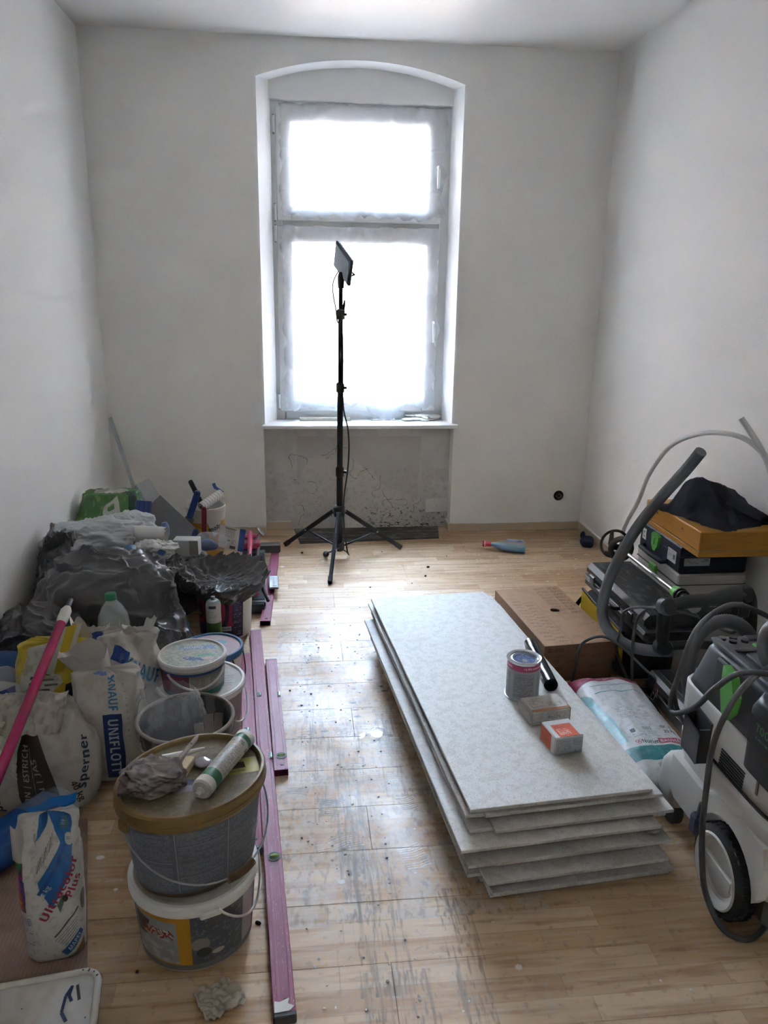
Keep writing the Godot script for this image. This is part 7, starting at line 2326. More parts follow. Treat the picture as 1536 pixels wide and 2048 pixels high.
	wire_bail(b, 0.126, 0.180, 0.10, -0.5, 0.8, 0.0028, M["dark_metal"])

	# ---- purple bucket and the tall tube before it
	var p := thing("purple_bucket", "purple bucket with a big pink letter print under a black sack", "bucket", Vector3(-0.362, 0.0, -3.385))
	part("body", G.new().lathe([Vector2(0, 0.004), Vector2(0.108, 0.0), Vector2(0.114, 0.006), Vector2(0.1295, 0.245), Vector2(0.133, 0.256), Vector2(0.127, 0.259), Vector2(0.124, 0.25), Vector2(0.110, 0.02), Vector2(0, 0.02)], 56).done(), M["white_plastic"], p)
	lab = picture(1024, 300, hex("231d3c"))
	lab.fill_rect(Rect2i(900, 0, 124, 300), hex("c9c7c2"))
	write(lab, "DI", Vector2(778, 124), 180, hex("a3244f"), 0.06, true, 120)
	write(lab, "D", Vector2(620, 124), 180, hex("93204a"), 0.06, true, 100)
	lab.fill_rect(Rect2i(690, 216, 130, 30), hex("aba7ab"))
	write(lab, "BASE 2 INDOORS", Vector2(755, 231), 13, hex("3a3448"), 0.0, true, 120)
	for k in 7:
		small_print(lab, Rect2(838, 20 + k * 40, 50, 24), 3, hex("8f89a3"), 180 + k, 0.6)
	for k in 5:
		lab.fill_rect(Rect2i(690 + k * 4, 258 + k * 7, 120 - k * 8, 2), hex("77708f"))
	disc(lab, Vector2(590, 70), 5, 5, hex("a9a5b4"))
	write(lab, "magnat", Vector2(592, 150), 18, hex("a9a5b4"), 0.0, true)
	part("label", G.new().lathe([Vector2(0.1152, 0.012), Vector2(0.1296, 0.236)], 56).done(), mat("purple_print", Color.WHITE, 0.45, 0.0, lab), p)
	var c := thing("foam_can", "tall white and green can standing before the purple bucket", "can", Vector3(-0.388, 0.0, -3.170))
	part("green_body", G.new().lathe([Vector2(0, 0.0), Vector2(0.030, 0.0), Vector2(0.0325, 0.004), Vector2(0.0325, 0.150)], 32).done(), mat("can_green", hex("41602c"), 0.4), c)
	lab = picture(256, 128, hex("b3b0aa"))
	lab.fill_rect(Rect2i(170, 14, 40, 18), hex("2d3340"))
	small_print(lab, Rect2(150, 50, 90, 50), 5, hex("94918b"), 14)
	part("white_body", G.new().lathe([Vector2(0.0325, 0.150), Vector2(0.0325, 0.225), Vector2(0.029, 0.238)], 32).done(), mat("can_white", Color.WHITE, 0.4, 0.0, lab), c)
	part("valve", G.new().lathe([Vector2(0.029, 0.238), Vector2(0.022, 0.246), Vector2(0.010, 0.248), Vector2(0.009, 0.262), Vector2(0, 0.262)], 24).done(), M["steel"], c)
	# bottle neck and scraps seen between the tubs
	var bt := thing("squeeze_bottle", "small squeeze bottle with a blue and pink label beside the purple bucket", "bottle", Vector3(-0.500, 0.0, -3.130))
	part("body", G.new().lathe([Vector2(0, 0), Vector2(0.030, 0.0), Vector2(0.032, 0.004), Vector2(0.032, 0.10), Vector2(0.012, 0.135)], 24).done(), mat("bottle_dark", hex("2b3f52"), 0.35), bt)
	part("band", G.new().lathe([Vector2(0.0324, 0.02), Vector2(0.0324, 0.07)], 24).done(), mat("band_pink", hex("96515f"), 0.5), bt)
	part("cap", G.new().lathe([Vector2(0.012, 0.132), Vector2(0.012, 0.165), Vector2(0, 0.168)], 18).done(), mat("cap_blue", hex("2b6da0"), 0.4), bt)

	# ---- spirit levels
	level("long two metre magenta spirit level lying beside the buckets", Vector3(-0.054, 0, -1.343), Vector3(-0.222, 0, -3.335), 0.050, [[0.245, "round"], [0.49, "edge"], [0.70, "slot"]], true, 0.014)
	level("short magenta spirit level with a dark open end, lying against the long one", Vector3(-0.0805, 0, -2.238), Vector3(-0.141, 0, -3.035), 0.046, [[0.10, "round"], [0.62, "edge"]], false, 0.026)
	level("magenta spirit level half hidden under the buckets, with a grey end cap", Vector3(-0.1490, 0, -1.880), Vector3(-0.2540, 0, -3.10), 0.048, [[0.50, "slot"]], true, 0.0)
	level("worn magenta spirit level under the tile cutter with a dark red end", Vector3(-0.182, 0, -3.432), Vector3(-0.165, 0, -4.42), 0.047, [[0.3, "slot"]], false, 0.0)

	# ---- plastic bottles among the sacks
	pet_bottle("empty clear plastic bottle with a green cap standing in the black sacks", Vector3(-0.690, 0.150, -2.730), Vector3(-0.06, 1.0, -0.10), hex("1f6a4a"), false, 1.3)
	pet_bottle("clear plastic bottle with a green and white label behind the torn filler sack", Vector3(-0.545, 0.03, -2.735), Vector3(-0.22, 1.0, 0.05), hex("d0d0cc"), true, 1.1)


func level(label: String, a: Vector3, b: Vector3, w: float, vials: Array, caps: bool, groove: float) -> void:
	var l := thing("spirit_level", label, "spirit level", a, 0.0, "magenta spirit levels on the floor")
	var d := (b - a)
	var n := d.length()
	d = d.normalized()
	var s := Vector3(-d.z, 0, d.x)
	var bas := Basis(s, Vector3.UP, -d)
	var h := 0.024
	if not M.has("level_paint"):
		var im := picture(256, 1024, hex("86304f"))
		mottle(im, noise(311, 0.01, false, 3), Color(0.60, 0.28, 0.40, 0.5), 0.45, 0.75, Vector2(1, 4))
		mottle(im, noise(312, 0.06, false, 4), Color(0.70, 0.55, 0.60, 0.5), 0.66, 0.78, Vector2(1, 2))
		var g := RandomNumberGenerator.new()
		g.seed = 4
		for k in 240:
			disc(im, Vector2(g.randf() * 256, g.randf() * 1024), g.randf_range(0.8, 3), g.randf_range(0.6, 2), hex("c3aab2"))
		im.fill_rect(Rect2i(78, 0, 2, 1024), hex("bf8ca0"))
		mat("level_paint", Color.WHITE, 0.5, 0.0, im)
	var pm: Material = M["level_paint"]
	if caps:
		part("profile", G.new().box(bas * Vector3(0, h / 2, -n / 2), Vector3(w, h, n), 0.0018, bas).done(), pm, l)
	else:
		# open hollow section
		var pg := G.new()
		pg.box(bas * Vector3(0, 0.001, -n / 2), Vector3(w, 0.002, n), 0.0006, bas)
		pg.box(bas * Vector3(0, h - 0.001, -n / 2), Vector3(w, 0.002, n), 0.0006, bas)
		pg.box(bas * Vector3(-w / 2 + 0.001, h / 2, -n / 2), Vector3(0.002, h, n), 0.0006, bas)
		pg.box(bas * Vector3(w / 2 - 0.001, h / 2, -n / 2), Vector3(0.002, h, n), 0.0006, bas)
		part("profile", pg.done(), pm, l)
	for x in [-0.28, 0.30]:
		part("rib", G.new().box(bas * Vector3(x * w, h + 0.0006, -n / 2), Vector3(w * 0.05, 0.0012, n - 0.01), 0.0004, bas).done(), pm, l)
	for e in vials:
		var z: float = -n * e[0]
		match e[1]:
			"round":
				var ring := part("vial", G.new().lathe([Vector2(0.0185, h + 0.0002), Vector2(0.0185, h + 0.0020), Vector2(0.0155, h + 0.0020), Vector2(0.0150, h + 0.0008)], 28, bas * Vector3(0.004, 0, z)).done(), M["dark_metal"], l)
				part("lens", G.new().lathe([Vector2(0.0155, h + 0.001), Vector2(0.010, h + 0.0042), Vector2(0, h + 0.0050)], 24, bas * Vector3(0.004, 0, z), Basis(), 1.0, false).done(), mat("vial_lens", hex("8f9c86"), 0.08), ring)
				part("tube", G.new().tube([bas * Vector3(-0.008, h + 0.004, z), bas * Vector3(0.016, h + 0.004, z)], 0.004, 10).done(), mat("vial_green", hex("b7cf7a"), 0.1), ring)
			"edge":
				var fr := part("vial", G.new().box(bas * Vector3(w * 0.36, h + 0.0006, z), Vector3(w * 0.26, 0.003, 0.036), 0.001, bas).done(), M["dark_metal"], l)
				part("tube", G.new().tube([bas * Vector3(w * 0.40, h + 0.001, z - 0.014), bas * Vector3(w * 0.40, h + 0.001, z + 0.014)], 0.0052, 10).done(), mat("vial_pale", hex("b3b9a8"), 0.1), fr)
			"slot":
				var fs := part("vial", G.new().box(bas * Vector3(-w * 0.10, h + 0.0006, z), Vector3(w * 0.36, 0.003, 0.030), 0.001, bas).done(), M["dark_metal"], l)
				part("tube", G.new().tube([bas * Vector3(-w * 0.06, h + 0.001, z - 0.009), bas * Vector3(-w * 0.06, h + 0.001, z + 0.009)], 0.0045, 10).done(), mat("vial_pale", hex("b3b9a8")), fs)
	part("hanging_hole_shade", G.new().lathe([Vector2(0, h + 0.0016), Vector2(0.0055, h + 0.0016), Vector2(0.0065, h)], 18, bas * Vector3(0.004, 0, -0.030)).done(), M["black_plastic"], l)  # black disc painted for the dark inside the hanging hole
	if caps:
		var ci := mat("cap_grey", hex("4a4c4e"), 0.6)
		part("end_cap", G.new().box(bas * Vector3(0, h / 2 - 0.0002, 0.003), Vector3(w + 0.001, h + 0.001, 0.016), 0.003, bas).done(), ci, l)
		if groove > 0.0:
			part("dried_plaster", G.new().prism(PackedVector2Array([Vector2(-0.022, 0.0), Vector2(0.012, 0.002), Vector2(0.022, 0.012), Vector2(0.008, 0.020), Vector2(0.012, 0.034), Vector2(-0.010, 0.026), Vector2(-0.021, 0.030)]), h, h + 0.0022, Vector3.ZERO, Basis(s, d, Vector3.UP)).done(), M["dirty_white"], l)
	part("far_cap", G.new().box(bas * Vector3(0, h / 2, -n), Vector3(w + 0.001, h + 0.001, 0.014), 0.003, bas).done(), mat("cap_pale_grey", hex("8d8c8a"), 0.6), l)


func pet_bottle(label: String, at: Vector3, up: Vector3, cap: Color, labelled: bool, grow: float) -> void:
	var b := thing("plastic_bottle", label, "bottle", at, 0.0, "empty plastic bottles")
	up = up.normalized()
	var x := up.cross(Vector3.BACK).normalized()
	var bas := Basis(x, up, x.cross(up)).scaled(Vector3.ONE * grow)
	var m := mat("pet_clear", Color(0.80, 0.86, 0.86, 0.30), 0.10)
	m.transparency = BaseMaterial3D.TRANSPARENCY_ALPHA
	part("shell", G.new().lathe([Vector2(0, 0.004), Vector2(0.030, 0.0), Vector2(0.042, 0.008), Vector2(0.044, 0.03), Vector2(0.0425, 0.06), Vector2(0.044, 0.09), Vector2(0.0425, 0.12), Vector2(0.044, 0.145), Vector2(0.040, 0.172), Vector2(0.028, 0.196), Vector2(0.015, 0.212), Vector2(0.0135, 0.222)], 32, Vector3.ZERO, bas, 1.0, false).done(), m, b)
	part("cap", G.new().lathe([Vector2(0.0135, 0.214), Vector2(0.0158, 0.215), Vector2(0.0158, 0.232), Vector2(0.0145, 0.2345), Vector2(0, 0.2345)], 22, Vector3.ZERO, bas).done(), mat("", cap, 0.45), b)
	part("neck_ring", G.new().lathe([Vector2(0.0138, 0.208), Vector2(0.0170, 0.2095), Vector2(0.0138, 0.2115)], 22, Vector3.ZERO, bas).done(), m, b)
	if labelled:
		var im := picture(256, 96, hex("b9bab2"))
		im.fill_rect(Rect2i(0, 50, 256, 46), hex("3f7a3c"))
		for k in 4:
			write(im, "ma", Vector2(32 + k * 64, 26), 22, hex("a83a3a"), 0.0, true)
		part("label", G.new().lathe([Vector2(0.0447, 0.06), Vector2(0.0447, 0.13)], 32, Vector3.ZERO, bas).done(), mat("pet_label", Color.WHITE, 0.4, 0.0, im), b)


# ================================================================ left side, back: rubbish sacks and tools
func build_left_back() -> void:
	var tm: Material = M["trash_bag"]
	# sacks: each a crumpled body with a gathered neck
	trash("black rubbish sack leaning in the corner against the left wall", Vector3(-1.045, 0, -3.40), Vector3(0.225, 0.50, 0.42), 401, 0.10, 0.0)
	trash("big glossy black rubbish sack in the middle of the heap", Vector3(-0.800, 0, -3.090), Vector3(0.520, 0.500, 0.42), 402, 0.09, 0.2)
	trash("low black rubbish sack in front, by the left wall", Vector3(-0.985, 0, -2.855), Vector3(0.36, 0.345, 0.27), 403, 0.12, -0.1)
	trash("black rubbish sack at the back, under the green sack", Vector3(-0.915, 0, -3.66), Vector3(0.40, 0.400, 0.30), 404, 0.10, 0.0)
	trash("small slack black rubbish sack beside the round tub", Vector3(-0.575, 0, -2.985), Vector3(0.22, 0.270, 0.22), 405, 0.10, 0.0)
	trash("black rubbish sack under the tools", Vector3(-0.600, 0, -3.66), Vector3(0.36, 0.300, 0.36), 406, 0.08, 0.6)
	# spread open sack lying over the purple bucket
	var nb := noise(412, 3.0)
	single("open_sack", sheet(110, 70, func(u: float, v: float) -> Vector3:
		var a := TAU * u
		var n := 1.2 * exp(-absf(fmod(a * 1.9 + 3.0 * nb.get_noise_3d(cos(a) * 0.3, sin(a) * 0.3, v * 0.5), 1.0) - 0.5) / 0.12) - 0.9 + 0.8 * exp(-absf(fmod(v * 3.0 + a * 0.6 + 2.0 * nb.get_noise_3d(cos(a) * 0.4, v * 0.3, sin(a) * 0.4), 1.0) - 0.5) / 0.10) - 0.4
		var n2 := nb.get_noise_3d(cos(a) * 0.7, sin(a) * 0.7, v * 0.4)
		var ex := 0.215 * (1.0 + 0.12 * n2)
		var ez := 0.140 * (1.0 + 0.12 * n2)
		var r: float
		var y: float
		if v < 0.45:
			var t := v / 0.45
			r = lerpf(0.02, 1.02, t)
			y = 0.266 + 0.070 * t * t * t + 0.016 * n * t
		else:
			var t := (v - 0.45) / 0.55
			r = 1.02 + 0.05 * sin(t * PI) - 0.16 * t * t
			y = 0.336 - 0.070 * t + 0.016 * n
		y += 0.035 * sin(a + 0.4) * (-1.0) * smoothstep(0.2, 0.5, v) + 0.02 * cos(a * 2.0 + 1.0) * smoothstep(0.2, 0.5, v)
		return Vector3(-0.378 + cos(a) * r * ex + 0.010 * n, y, -3.345 + sin(a) * r * ez + 0.010 * n2), true), tm, "open black sack spread over the purple bucket like a bowl", "rubbish sack")
	# crinkled clear and white wrappings on the heap
	var wf := mat("white_film", Color(0.86, 0.88, 0.89, 0.62), 0.3)
	wf.transparency = BaseMaterial3D.TRANSPARENCY_ALPHA
	wf.cull_mode = BaseMaterial3D.CULL_DISABLED
	single("clear_wrapping", folded(Vector3(0.36, 0.15, 0.26), 421, 0.16, 50, 110, 60, 0.2, 2.2, 0.04, 0.25), wf, "crinkled clear plastic wrapping on the big black sack", "plastic wrap", Vector3(-0.930, 0.395, -3.43), Basis(Vector3.UP, 0.2))
	single("clear_wrapping", folded(Vector3(0.22, 0.13, 0.20), 422, 0.12, 40, 90, 50, 0.2, 2.2, 0.04, 0.2), wf, "rounded clear plastic wrapping behind the white paper", "plastic wrap", Vector3(-0.800, 0.400, -3.60))
	var wt := mat("white_paper", hex("c3c2bd"), 0.7)
	var wr := thing("paper_roll", "open roll of white paper lying on the black sacks", "paper roll", Vector3(-0.690, 0.435, -3.42), -0.25)
	part("sheet", sheet(60, 10, func(u: float, v: float) -> Vector3:
		var a := u * 9.0
		var r := 0.022 + 0.020 * u
		return Vector3(lerpf(-0.085, 0.085, v), 0.030 + sin(a) * r, cos(a) * r + 0.003 * sin(v * 7.0)), false), wt, wr)
	var cr := folded(Vector3(0.17, 0.085, 0.13), 423, 0.25, 40, 90, 50, 0.2, 2.0, 0.05, 0.3)
	single("crumpled_paper", cr, wt, "crumpled white paper wrapping with blue print beside the paper roll", "paper", Vector3(-0.640, 0.400, -3.29), Basis(Vector3.UP, 0.5))
	for e in [[-0.735, 0.448, -3.245, 0.3, "torn strip of blue printed film beside the paper roll"], [-0.605, 0.430, -3.225, -0.6, "torn strip of blue printed film beside the crumpled white paper"]]:
		single("blue_strip", sheet(10, 6, func(u: float, v: float) -> Vector3: return Vector3(0.05 * (u - 0.5), 0.012 * sin(u * 3.0) + 0.004 * v, 0.026 * (v - 0.5))), mat("strip_blue", hex("27507c"), 0.4), e[4], "film strip", Vector3(e[0], e[1] + 0.012, e[2]), Basis(Vector3.UP, e[3]) * Basis(Vector3.RIGHT, 0.6), "torn blue film strips")

	green_sack()
	tools()
	tile_cutter()


func trash(label: String, at: Vector3, size: Vector3, seed_: int, amp: float, turn: float) -> void:
	var t := thing("rubbish_sack", label, "rubbish sack", at, turn, "black rubbish sacks in the heap")
	part("film", folded(size, seed_, amp, 64, 170, 100, 0.03, 2.5, 0.045, 0.16), M["trash_bag"], t)


func green_sack() -> void:
	# perimeter about 1.0 m; print upside down as the sack stands on its head
	var im := picture(900, 420, hex("4c7a44"))
	mottle(im, noise(431, 0.012, false, 4), Color(0.36, 0.50, 0.28, 0.7), 0.42, 0.65)
	mottle(im, noise(432, 0.02, false, 3), Color(0.62, 0.74, 0.50, 0.5), 0.58, 0.75)
	var wh := hex("bcc0b8")
	write(im, "B", Vector2(250, 82), 74, wh, PI - 0.42, true, 84)
	write(im, "L", Vector2(176, 140), 74, wh, PI - 0.42, true, 70)
	stroke(im, [Vector2(150, 246), Vector2(240, 206)], 20, wh)
	stroke(im, [Vector2(128, 216), Vector2(150, 206)], 18, wh)
	fill_poly(im, PackedVector2Array([Vector2(330, 0), Vector2(430, 0), Vector2(430, 260), Vector2(360, 140)]), hex("1f3a2c"))
	im.fill_rect(Rect2i(0, 0, 900, 16), hex("b9b4ac"))
	for k in 12:
		stroke(im, [Vector2(290 + k * 6, 120 + (k * 37) % 60), Vector2(306 + k * 6, 112 + (k * 37) % 60)], 5, hex("8fb0a6"))
	var s := thing("green_sack", "bulky green printed plastic sack standing in the far left corner", "sack", Vector3(-1.015, 0, -3.985), 0.0)
	part("filled_body", paper_sack(0.300, 0.24, 0.500, 433, 0.85, 0.5, 0.010, Vector2(0.05, -0.16), 0.02), mat("green_print", Color.WHITE, 0.4, 0.0, im), s)
	part("knotted_corner", crumple(Vector3(0.07, 0.14, 0.07), 434, 0.18, 14.0, 32, 24, 0.0, 2.0, 0.3), mat("sack_grey_film", hex("9fa29f"), 0.35), s, Vector3(-0.155, 0.25, 0.13))
	part("loose_ear", sheet(14, 14, func(u: float, v: float) -> Vector3: return Vector3(-0.165 + 0.02 * u + 0.01 * sin(v * 4.0), 0.33 + 0.09 * v - 0.03 * u, 0.11 + 0.03 * u)), mat("sack_grey_film", hex("9fa29f")), s)


func handle_tool(root: Node3D, a: Vector3, b: Vector3, w: float, d: float, m: Material, called := "handle") -> MeshInstance3D:
	var ax := (b - a)
	var n := ax.length()
	ax = ax.normalized()
	var side := ax.cross(Vector3.BACK).normalized()
	var bas := Basis(side, ax, side.cross(ax))
	var h := part(called, G.new().prism(rounded(w, n, w * 0.42), -d / 2, d / 2, (a + b) / 2, bas).done(), m, root)
	part("hang_hole_shade", G.new().lathe([Vector2(0, d / 2 + 0.0008), Vector2(w * 0.16, d / 2 + 0.0008), Vector2(w * 0.22, d / 2)], 14, b - ax * w * 0.5, Basis(side, side.cross(ax), -ax)).done(), M["black_plastic"], h)  # raised black disc in place of the shaded hole
	return h


func tools() -> void:
	# thin aluminium strip in the corner
	var a := Vector3(-1.152, 0.765, -4.842)
	var b := Vector3(-0.975, 0.30, -4.62)
	var d := (b - a).normalized()
	var sd := d.cross(Vector3.BACK).normalized()
	single("aluminium_strip", G.new().box(a + d * 0.43, Vector3(0.022, 0.86, 0.004), 0.0006, Basis(sd, d, sd.cross(d))).done(), M["alu"], "thin aluminium strip leaning into the far left corner", "strip", Vector3.ZERO)
	# feather edge and steel float
	a = Vector3(-0.865, 0.515, -4.20)
	b = Vector3(-0.690, 0.250, -4.09)
	d = (b - a).normalized()
	sd = d.cross(Vector3(0.3, 0.3, 1.0)).normalized()
	var bas := Basis(sd, d, sd.cross(d))
	var fe := thing("feather_edge", "long ribbed aluminium feather edge leaning beside the green sack", "feather edge", b)
	part("profile", G.new().prism(PackedVector2Array([Vector2(-0.048, -0.012), Vector2(0.030, -0.012), Vector2(0.044, 0.0), Vector2(0.030, 0.012), Vector2(-0.048, 0.012)]), -0.12, 0.335, Vector3.ZERO, Basis(sd, sd.cross(d), -d)).done(), M["alu"], fe)
	part("grip_rib", G.new().box(-d * 0.11 + bas * Vector3(-0.012, 0, 0.0125), Vector3(0.008, 0.44, 0.004), 0.001, bas).done(), M["alu"], fe)
	a = Vector3(-0.770, 0.425, -4.02)
	b = Vector3(-0.530, 0.225, -3.90)
	d = (b - a).normalized()
	sd = d.cross(Vector3(0.15, 0.35, 1.0)).normalized()
	bas = Basis(sd, d, sd.cross(d))
	var sm := mat("dirty_steel", hex("76787a"), 0.5, 0.8)
	var st := thing("steel_trowel", "large grey steel finishing trowel resting on the heap", "trowel", (a + b) / 2)
	part("plate", G.new().box(Vector3.ZERO, Vector3(0.135, (b - a).length() + 0.05, 0.002), 0.0004, bas).done(), sm, st)
	part("spine", G.new().box(bas * Vector3(0, 0, -0.010), Vector3(0.018, 0.22, 0.012), 0.003, bas).done(), M["alu"], st)
	part("handle", G.new().tube([bas * Vector3(0, -0.07, -0.045), bas * Vector3(0, 0.07, -0.045)], 0.015, 12).done(), mat("handle_wood", hex("5c4630"), 0.6), st)
	# blue plastic spacer fork
	var fk := thing("blue_fork", "blue plastic notched scraper stuck in the heap before the green sack", "scraper", Vector3(-0.815, 0.345, -3.90), 0.2)
	var bm := mat("tool_blue", hex("2d4a8a"), 0.4)
	var fb := Basis(Vector3.BACK, -0.15) * Basis(Vector3.RIGHT, -0.25)
	part("head", G.new().box(fb * Vector3(0, 0.110, 0), Vector3(0.075, 0.070, 0.006), 0.002, fb).done(), bm, fk)
	for k in 2:
		part("prong", G.new().box(fb * Vector3(-0.028 + 0.056 * k, 0.035, 0), Vector3(0.018, 0.10, 0.006), 0.002, fb).done(), bm, fk)
	for k in 3:
		part("slot", G.new().box(fb * Vector3(-0.022 + 0.022 * k, 0.118, 0.0034), Vector3(0.005, 0.045, 0.001), 0.0, fb).done(), mat("slot_shade_blue", hex("1c2f5c"), 0.5), fk)  # darker blue strips colour in the shade of the slots
	# filler bucket with tools standing in it
	var f := thing("filler_bucket", "white and yellow filler bucket holding spatulas, by the window wall", "bucket", Vector3(-0.560, 0.0, -4.44))
	part("body", G.new().lathe([Vector2(0, 0.004), Vector2(0.092, 0.0), Vector2(0.097, 0.006), Vector2(0.111, 0.30), Vector2(0.1145, 0.302), Vector2(0.1145, 0.318), Vector2(0.110, 0.321), Vector2(0.107, 0.315), Vector2(0.094, 0.016), Vector2(0, 0.012)], 48).done(), M["dirty_white"], f)
	var lab := picture(768, 256, hex("b5852a"))
	lab.fill_rect(Rect2i(0, 0, 768, 44), hex("c2bfb6"))
	fill_poly(lab, PackedVector2Array([Vector2(600, 44), Vector2(700, 30), Vector2(700, 96), Vector2(640, 130)]), hex("bdbbb3"))
	write(lab, "molto", Vector2(656, 76), 30, hex("26282c"), -0.2, true)
	for k in 5:
		fill_poly(lab, PackedVector2Array([Vector2(60 + k * 110, 70), Vector2(120 + k * 110, 80), Vector2(100 + k * 110, 200), Vector2(50 + k * 110, 190)]), [hex("a5722a"), hex("c29a4a"), hex("8a4a2c")][k % 3])
	part("label", G.new().lathe([Vector2(0.0985, 0.03), Vector2(0.1105, 0.28)], 48).done(), mat("filler_bucket_print", Color.WHITE, 0.45, 0.0, lab), f)
	# tools
	var s1 := thing("spatula", "blue handled spatula sticking out of the filler bucket", "spatula", Vector3(-0.615, 0.30, -4.335))
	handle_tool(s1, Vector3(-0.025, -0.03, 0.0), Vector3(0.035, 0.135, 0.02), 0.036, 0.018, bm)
	part("blade", G.new().box(Vector3(-0.035, -0.06, -0.01), Vector3(0.05, 0.07, 0.0012), 0.0003, Basis(Vector3.BACK, -0.35)).done(), sm, s1)
	var s2 := thing("spatula", "dark handled spatula standing upright at the back of the filler bucket", "spatula", Vector3(-0.590, 0.33, -4.46))
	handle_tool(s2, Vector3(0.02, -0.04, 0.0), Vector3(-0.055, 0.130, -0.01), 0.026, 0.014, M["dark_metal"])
	part("blade", G.new().box(Vector3(0.035, -0.08, 0), Vector3(0.045, 0.08, 0.0012), 0.0003, Basis(Vector3.BACK, 0.4)).done(), sm, s2)
	var s3 := thing("spatula", "dark red handled spatula leaning on the front of the filler bucket", "spatula", Vector3(-0.555, 0.245, -4.29))
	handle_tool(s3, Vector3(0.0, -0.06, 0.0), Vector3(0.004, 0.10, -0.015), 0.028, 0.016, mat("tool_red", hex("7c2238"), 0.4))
	part("blade", G.new().box(Vector3(0.0, -0.10, 0.005), Vector3(0.05, 0.09, 0.0012), 0.0003).done(), sm, s3)
	var s4 := thing("spatula", "dark blue handled spatula lying on the steel trowel", "spatula", Vector3(-0.575, 0.275, -3.93))
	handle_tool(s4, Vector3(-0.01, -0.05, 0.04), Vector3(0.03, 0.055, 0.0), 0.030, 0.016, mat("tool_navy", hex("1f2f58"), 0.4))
	part("blade", G.new().box(Vector3(-0.025, -0.075, 0.05), Vector3(0.06, 0.05, 0.0012), 0.0003, Basis(Vector3.BACK, 0.3)).done(), sm, s4)
	# paint roller on the bucket's rim
	var ra := Vector3(-0.570, 0.337, -4.330)
	var rb := Vector3(-0.470, 0.385, -4.440)
	var ro := thing("paint_roller", "striped white paint roller lying on the rim of the filler bucket", "paint roller", (ra + rb) / 2)
	var rim := picture(64, 256, hex("c9c6c0"))
	for k in 8:
		stroke(rim, [Vector2(0, 14 + k * 32), Vector2(64, 24 + k * 32)], 4, hex("6a6f76"))
	part("sleeve", sheet(36, 24, func(u: float, v: float) -> Vector3:
		var dd := (rb - ra).normalized()
		var s1v := dd.cross(Vector3.UP).normalized()
		var s2v := s1v.cross(dd)
		var an := TAU * u
		return ra.lerp(rb, v) - (ra + rb) / 2 + (s1v * cos(an) + s2v * sin(an)) * 0.0265, true), mat("roller_pile", Color.WHITE, 0.95, 0.0, rim), ro)
	part("end_core", G.new().tube([(ra - rb) / 2 + (ra - rb).normalized() * 0.001, (ra - rb) / 2 * 0.9], 0.0255, 24).done(), mat("roller_end", hex("a7a29a"), 0.8), ro)
	part("core_hole_shade", G.new().tube([(ra - rb) / 2 * 1.02, (ra - rb) / 2 * 0.98], 0.009, 16).done(), M["black_plastic"], ro)  # black disc gives the shade inside the hollow core
	part("frame_handle", G.new().tube([(rb - ra) / 2, (rb - ra) / 2 + Vector3(0.015, 0.006, -0.01), Vector3(0.02, 0.060, -0.06), Vector3(0.012, 0.085, -0.06)], [0.004, 0.004, 0.010, 0.010], 10).done(), bm, ro)
	# bucket trowel with pale blue grip
	var bt := thing("bucket_trowel", "small trowel with a pale blue grip standing in the paper on the heap", "trowel", Vector3(-0.640, 0.36, -3.58))
	part("grip", G.new().tube([Vector3(0, 0.045, 0), Vector3(-0.001, 0.052, 0), Vector3(-0.004, 0.095, -0.006), Vector3(-0.006, 0.112, -0.008)], [0.012, 0.018, 0.0185, 0.012], 16).done(), mat("grip_pale_blue", hex("6f86b4"), 0.5), bt)
	part("collar", G.new().tube([Vector3(0.001, 0.020, 0.002), Vector3(0, 0.05, 0)], [0.008, 0.015], 14).done(), M["black_plastic"], bt)
	part("shank", G.new().tube([Vector3(0.0, -0.03, 0.01), Vector3(0.001, 0.022, 0.002)], 0.007, 10).done(), M["steel"], bt)
	part("blade", G.new().box(Vector3(0, -0.07, 0.014), Vector3(0.05, 0.09, 0.0015), 0.0004).done(), sm, bt)
	# box and leaflet
	var bx := thing("white_carton", "small white carton with a grey side on the heap", "carton", Vector3(-0.555, 0.295, -3.64), -0.1)
	part("carton", G.new().box(Vector3(0, 0.040, 0), Vector3(0.120, 0.080, 0.07), 0.002).done(), mat("carton_white", hex("bfbeb9"), 0.6), bx)
	part("side_print", G.new().box(Vector3(0.040, 0.041, 0.0355), Vector3(0.042, 0.076, 0.001)).done(), mat("carton_grey_print", hex("8f8c84"), 0.7), bx)
	var lf := picture(256, 192, hex("b9b4ac"))
	for k in 5:
		small_print(lf, Rect2(60 + k * 20, 24, 16, 70), 10, hex("6d6a66"), 200 + k, 0.9)
	lf.fill_rect(Rect2i(200, 0, 56, 192), hex("27407c"))
	lf.fill_rect(Rect2i(56, 14, 110, 6), hex("6a3f38"))
	lf.fill_rect(Rect2i(90, 110, 26, 14), hex("3b6f9a"))
	small_print(lf, Rect2(130, 106, 50, 40), 5, hex("6d6a66"), 207)
	lf.fill_rect(Rect2i(120, 156, 56, 26), hex("4c4a48"))
	var le := thing("leaflet_bag", "clear bag with a printed leaflet and blue contents, on the open sack", "bag", Vector3(-0.385, 0.285, -3.72), -0.1)
	part("leaflet", sheet(14, 12, func(u: float, v: float) -> Vector3: return Vector3(-0.035 + 0.125 * u + 0.012 * v, 0.020 + 0.105 * v - 0.030 * u, 0.012 * sin(u * 3.0) - 0.035 * v)), mat("leaflet_print", Color.WHITE, 0.4, 0.0, lf), le)
	part("blue_contents", crumple(Vector3(0.085, 0.055, 0.05), 441, 0.15, 16.0, 32, 20, 0.1, 2.0, 0.3), mat("contents_blue", hex("26426e"), 0.5), le, Vector3(-0.075, 0.0, 0.0))
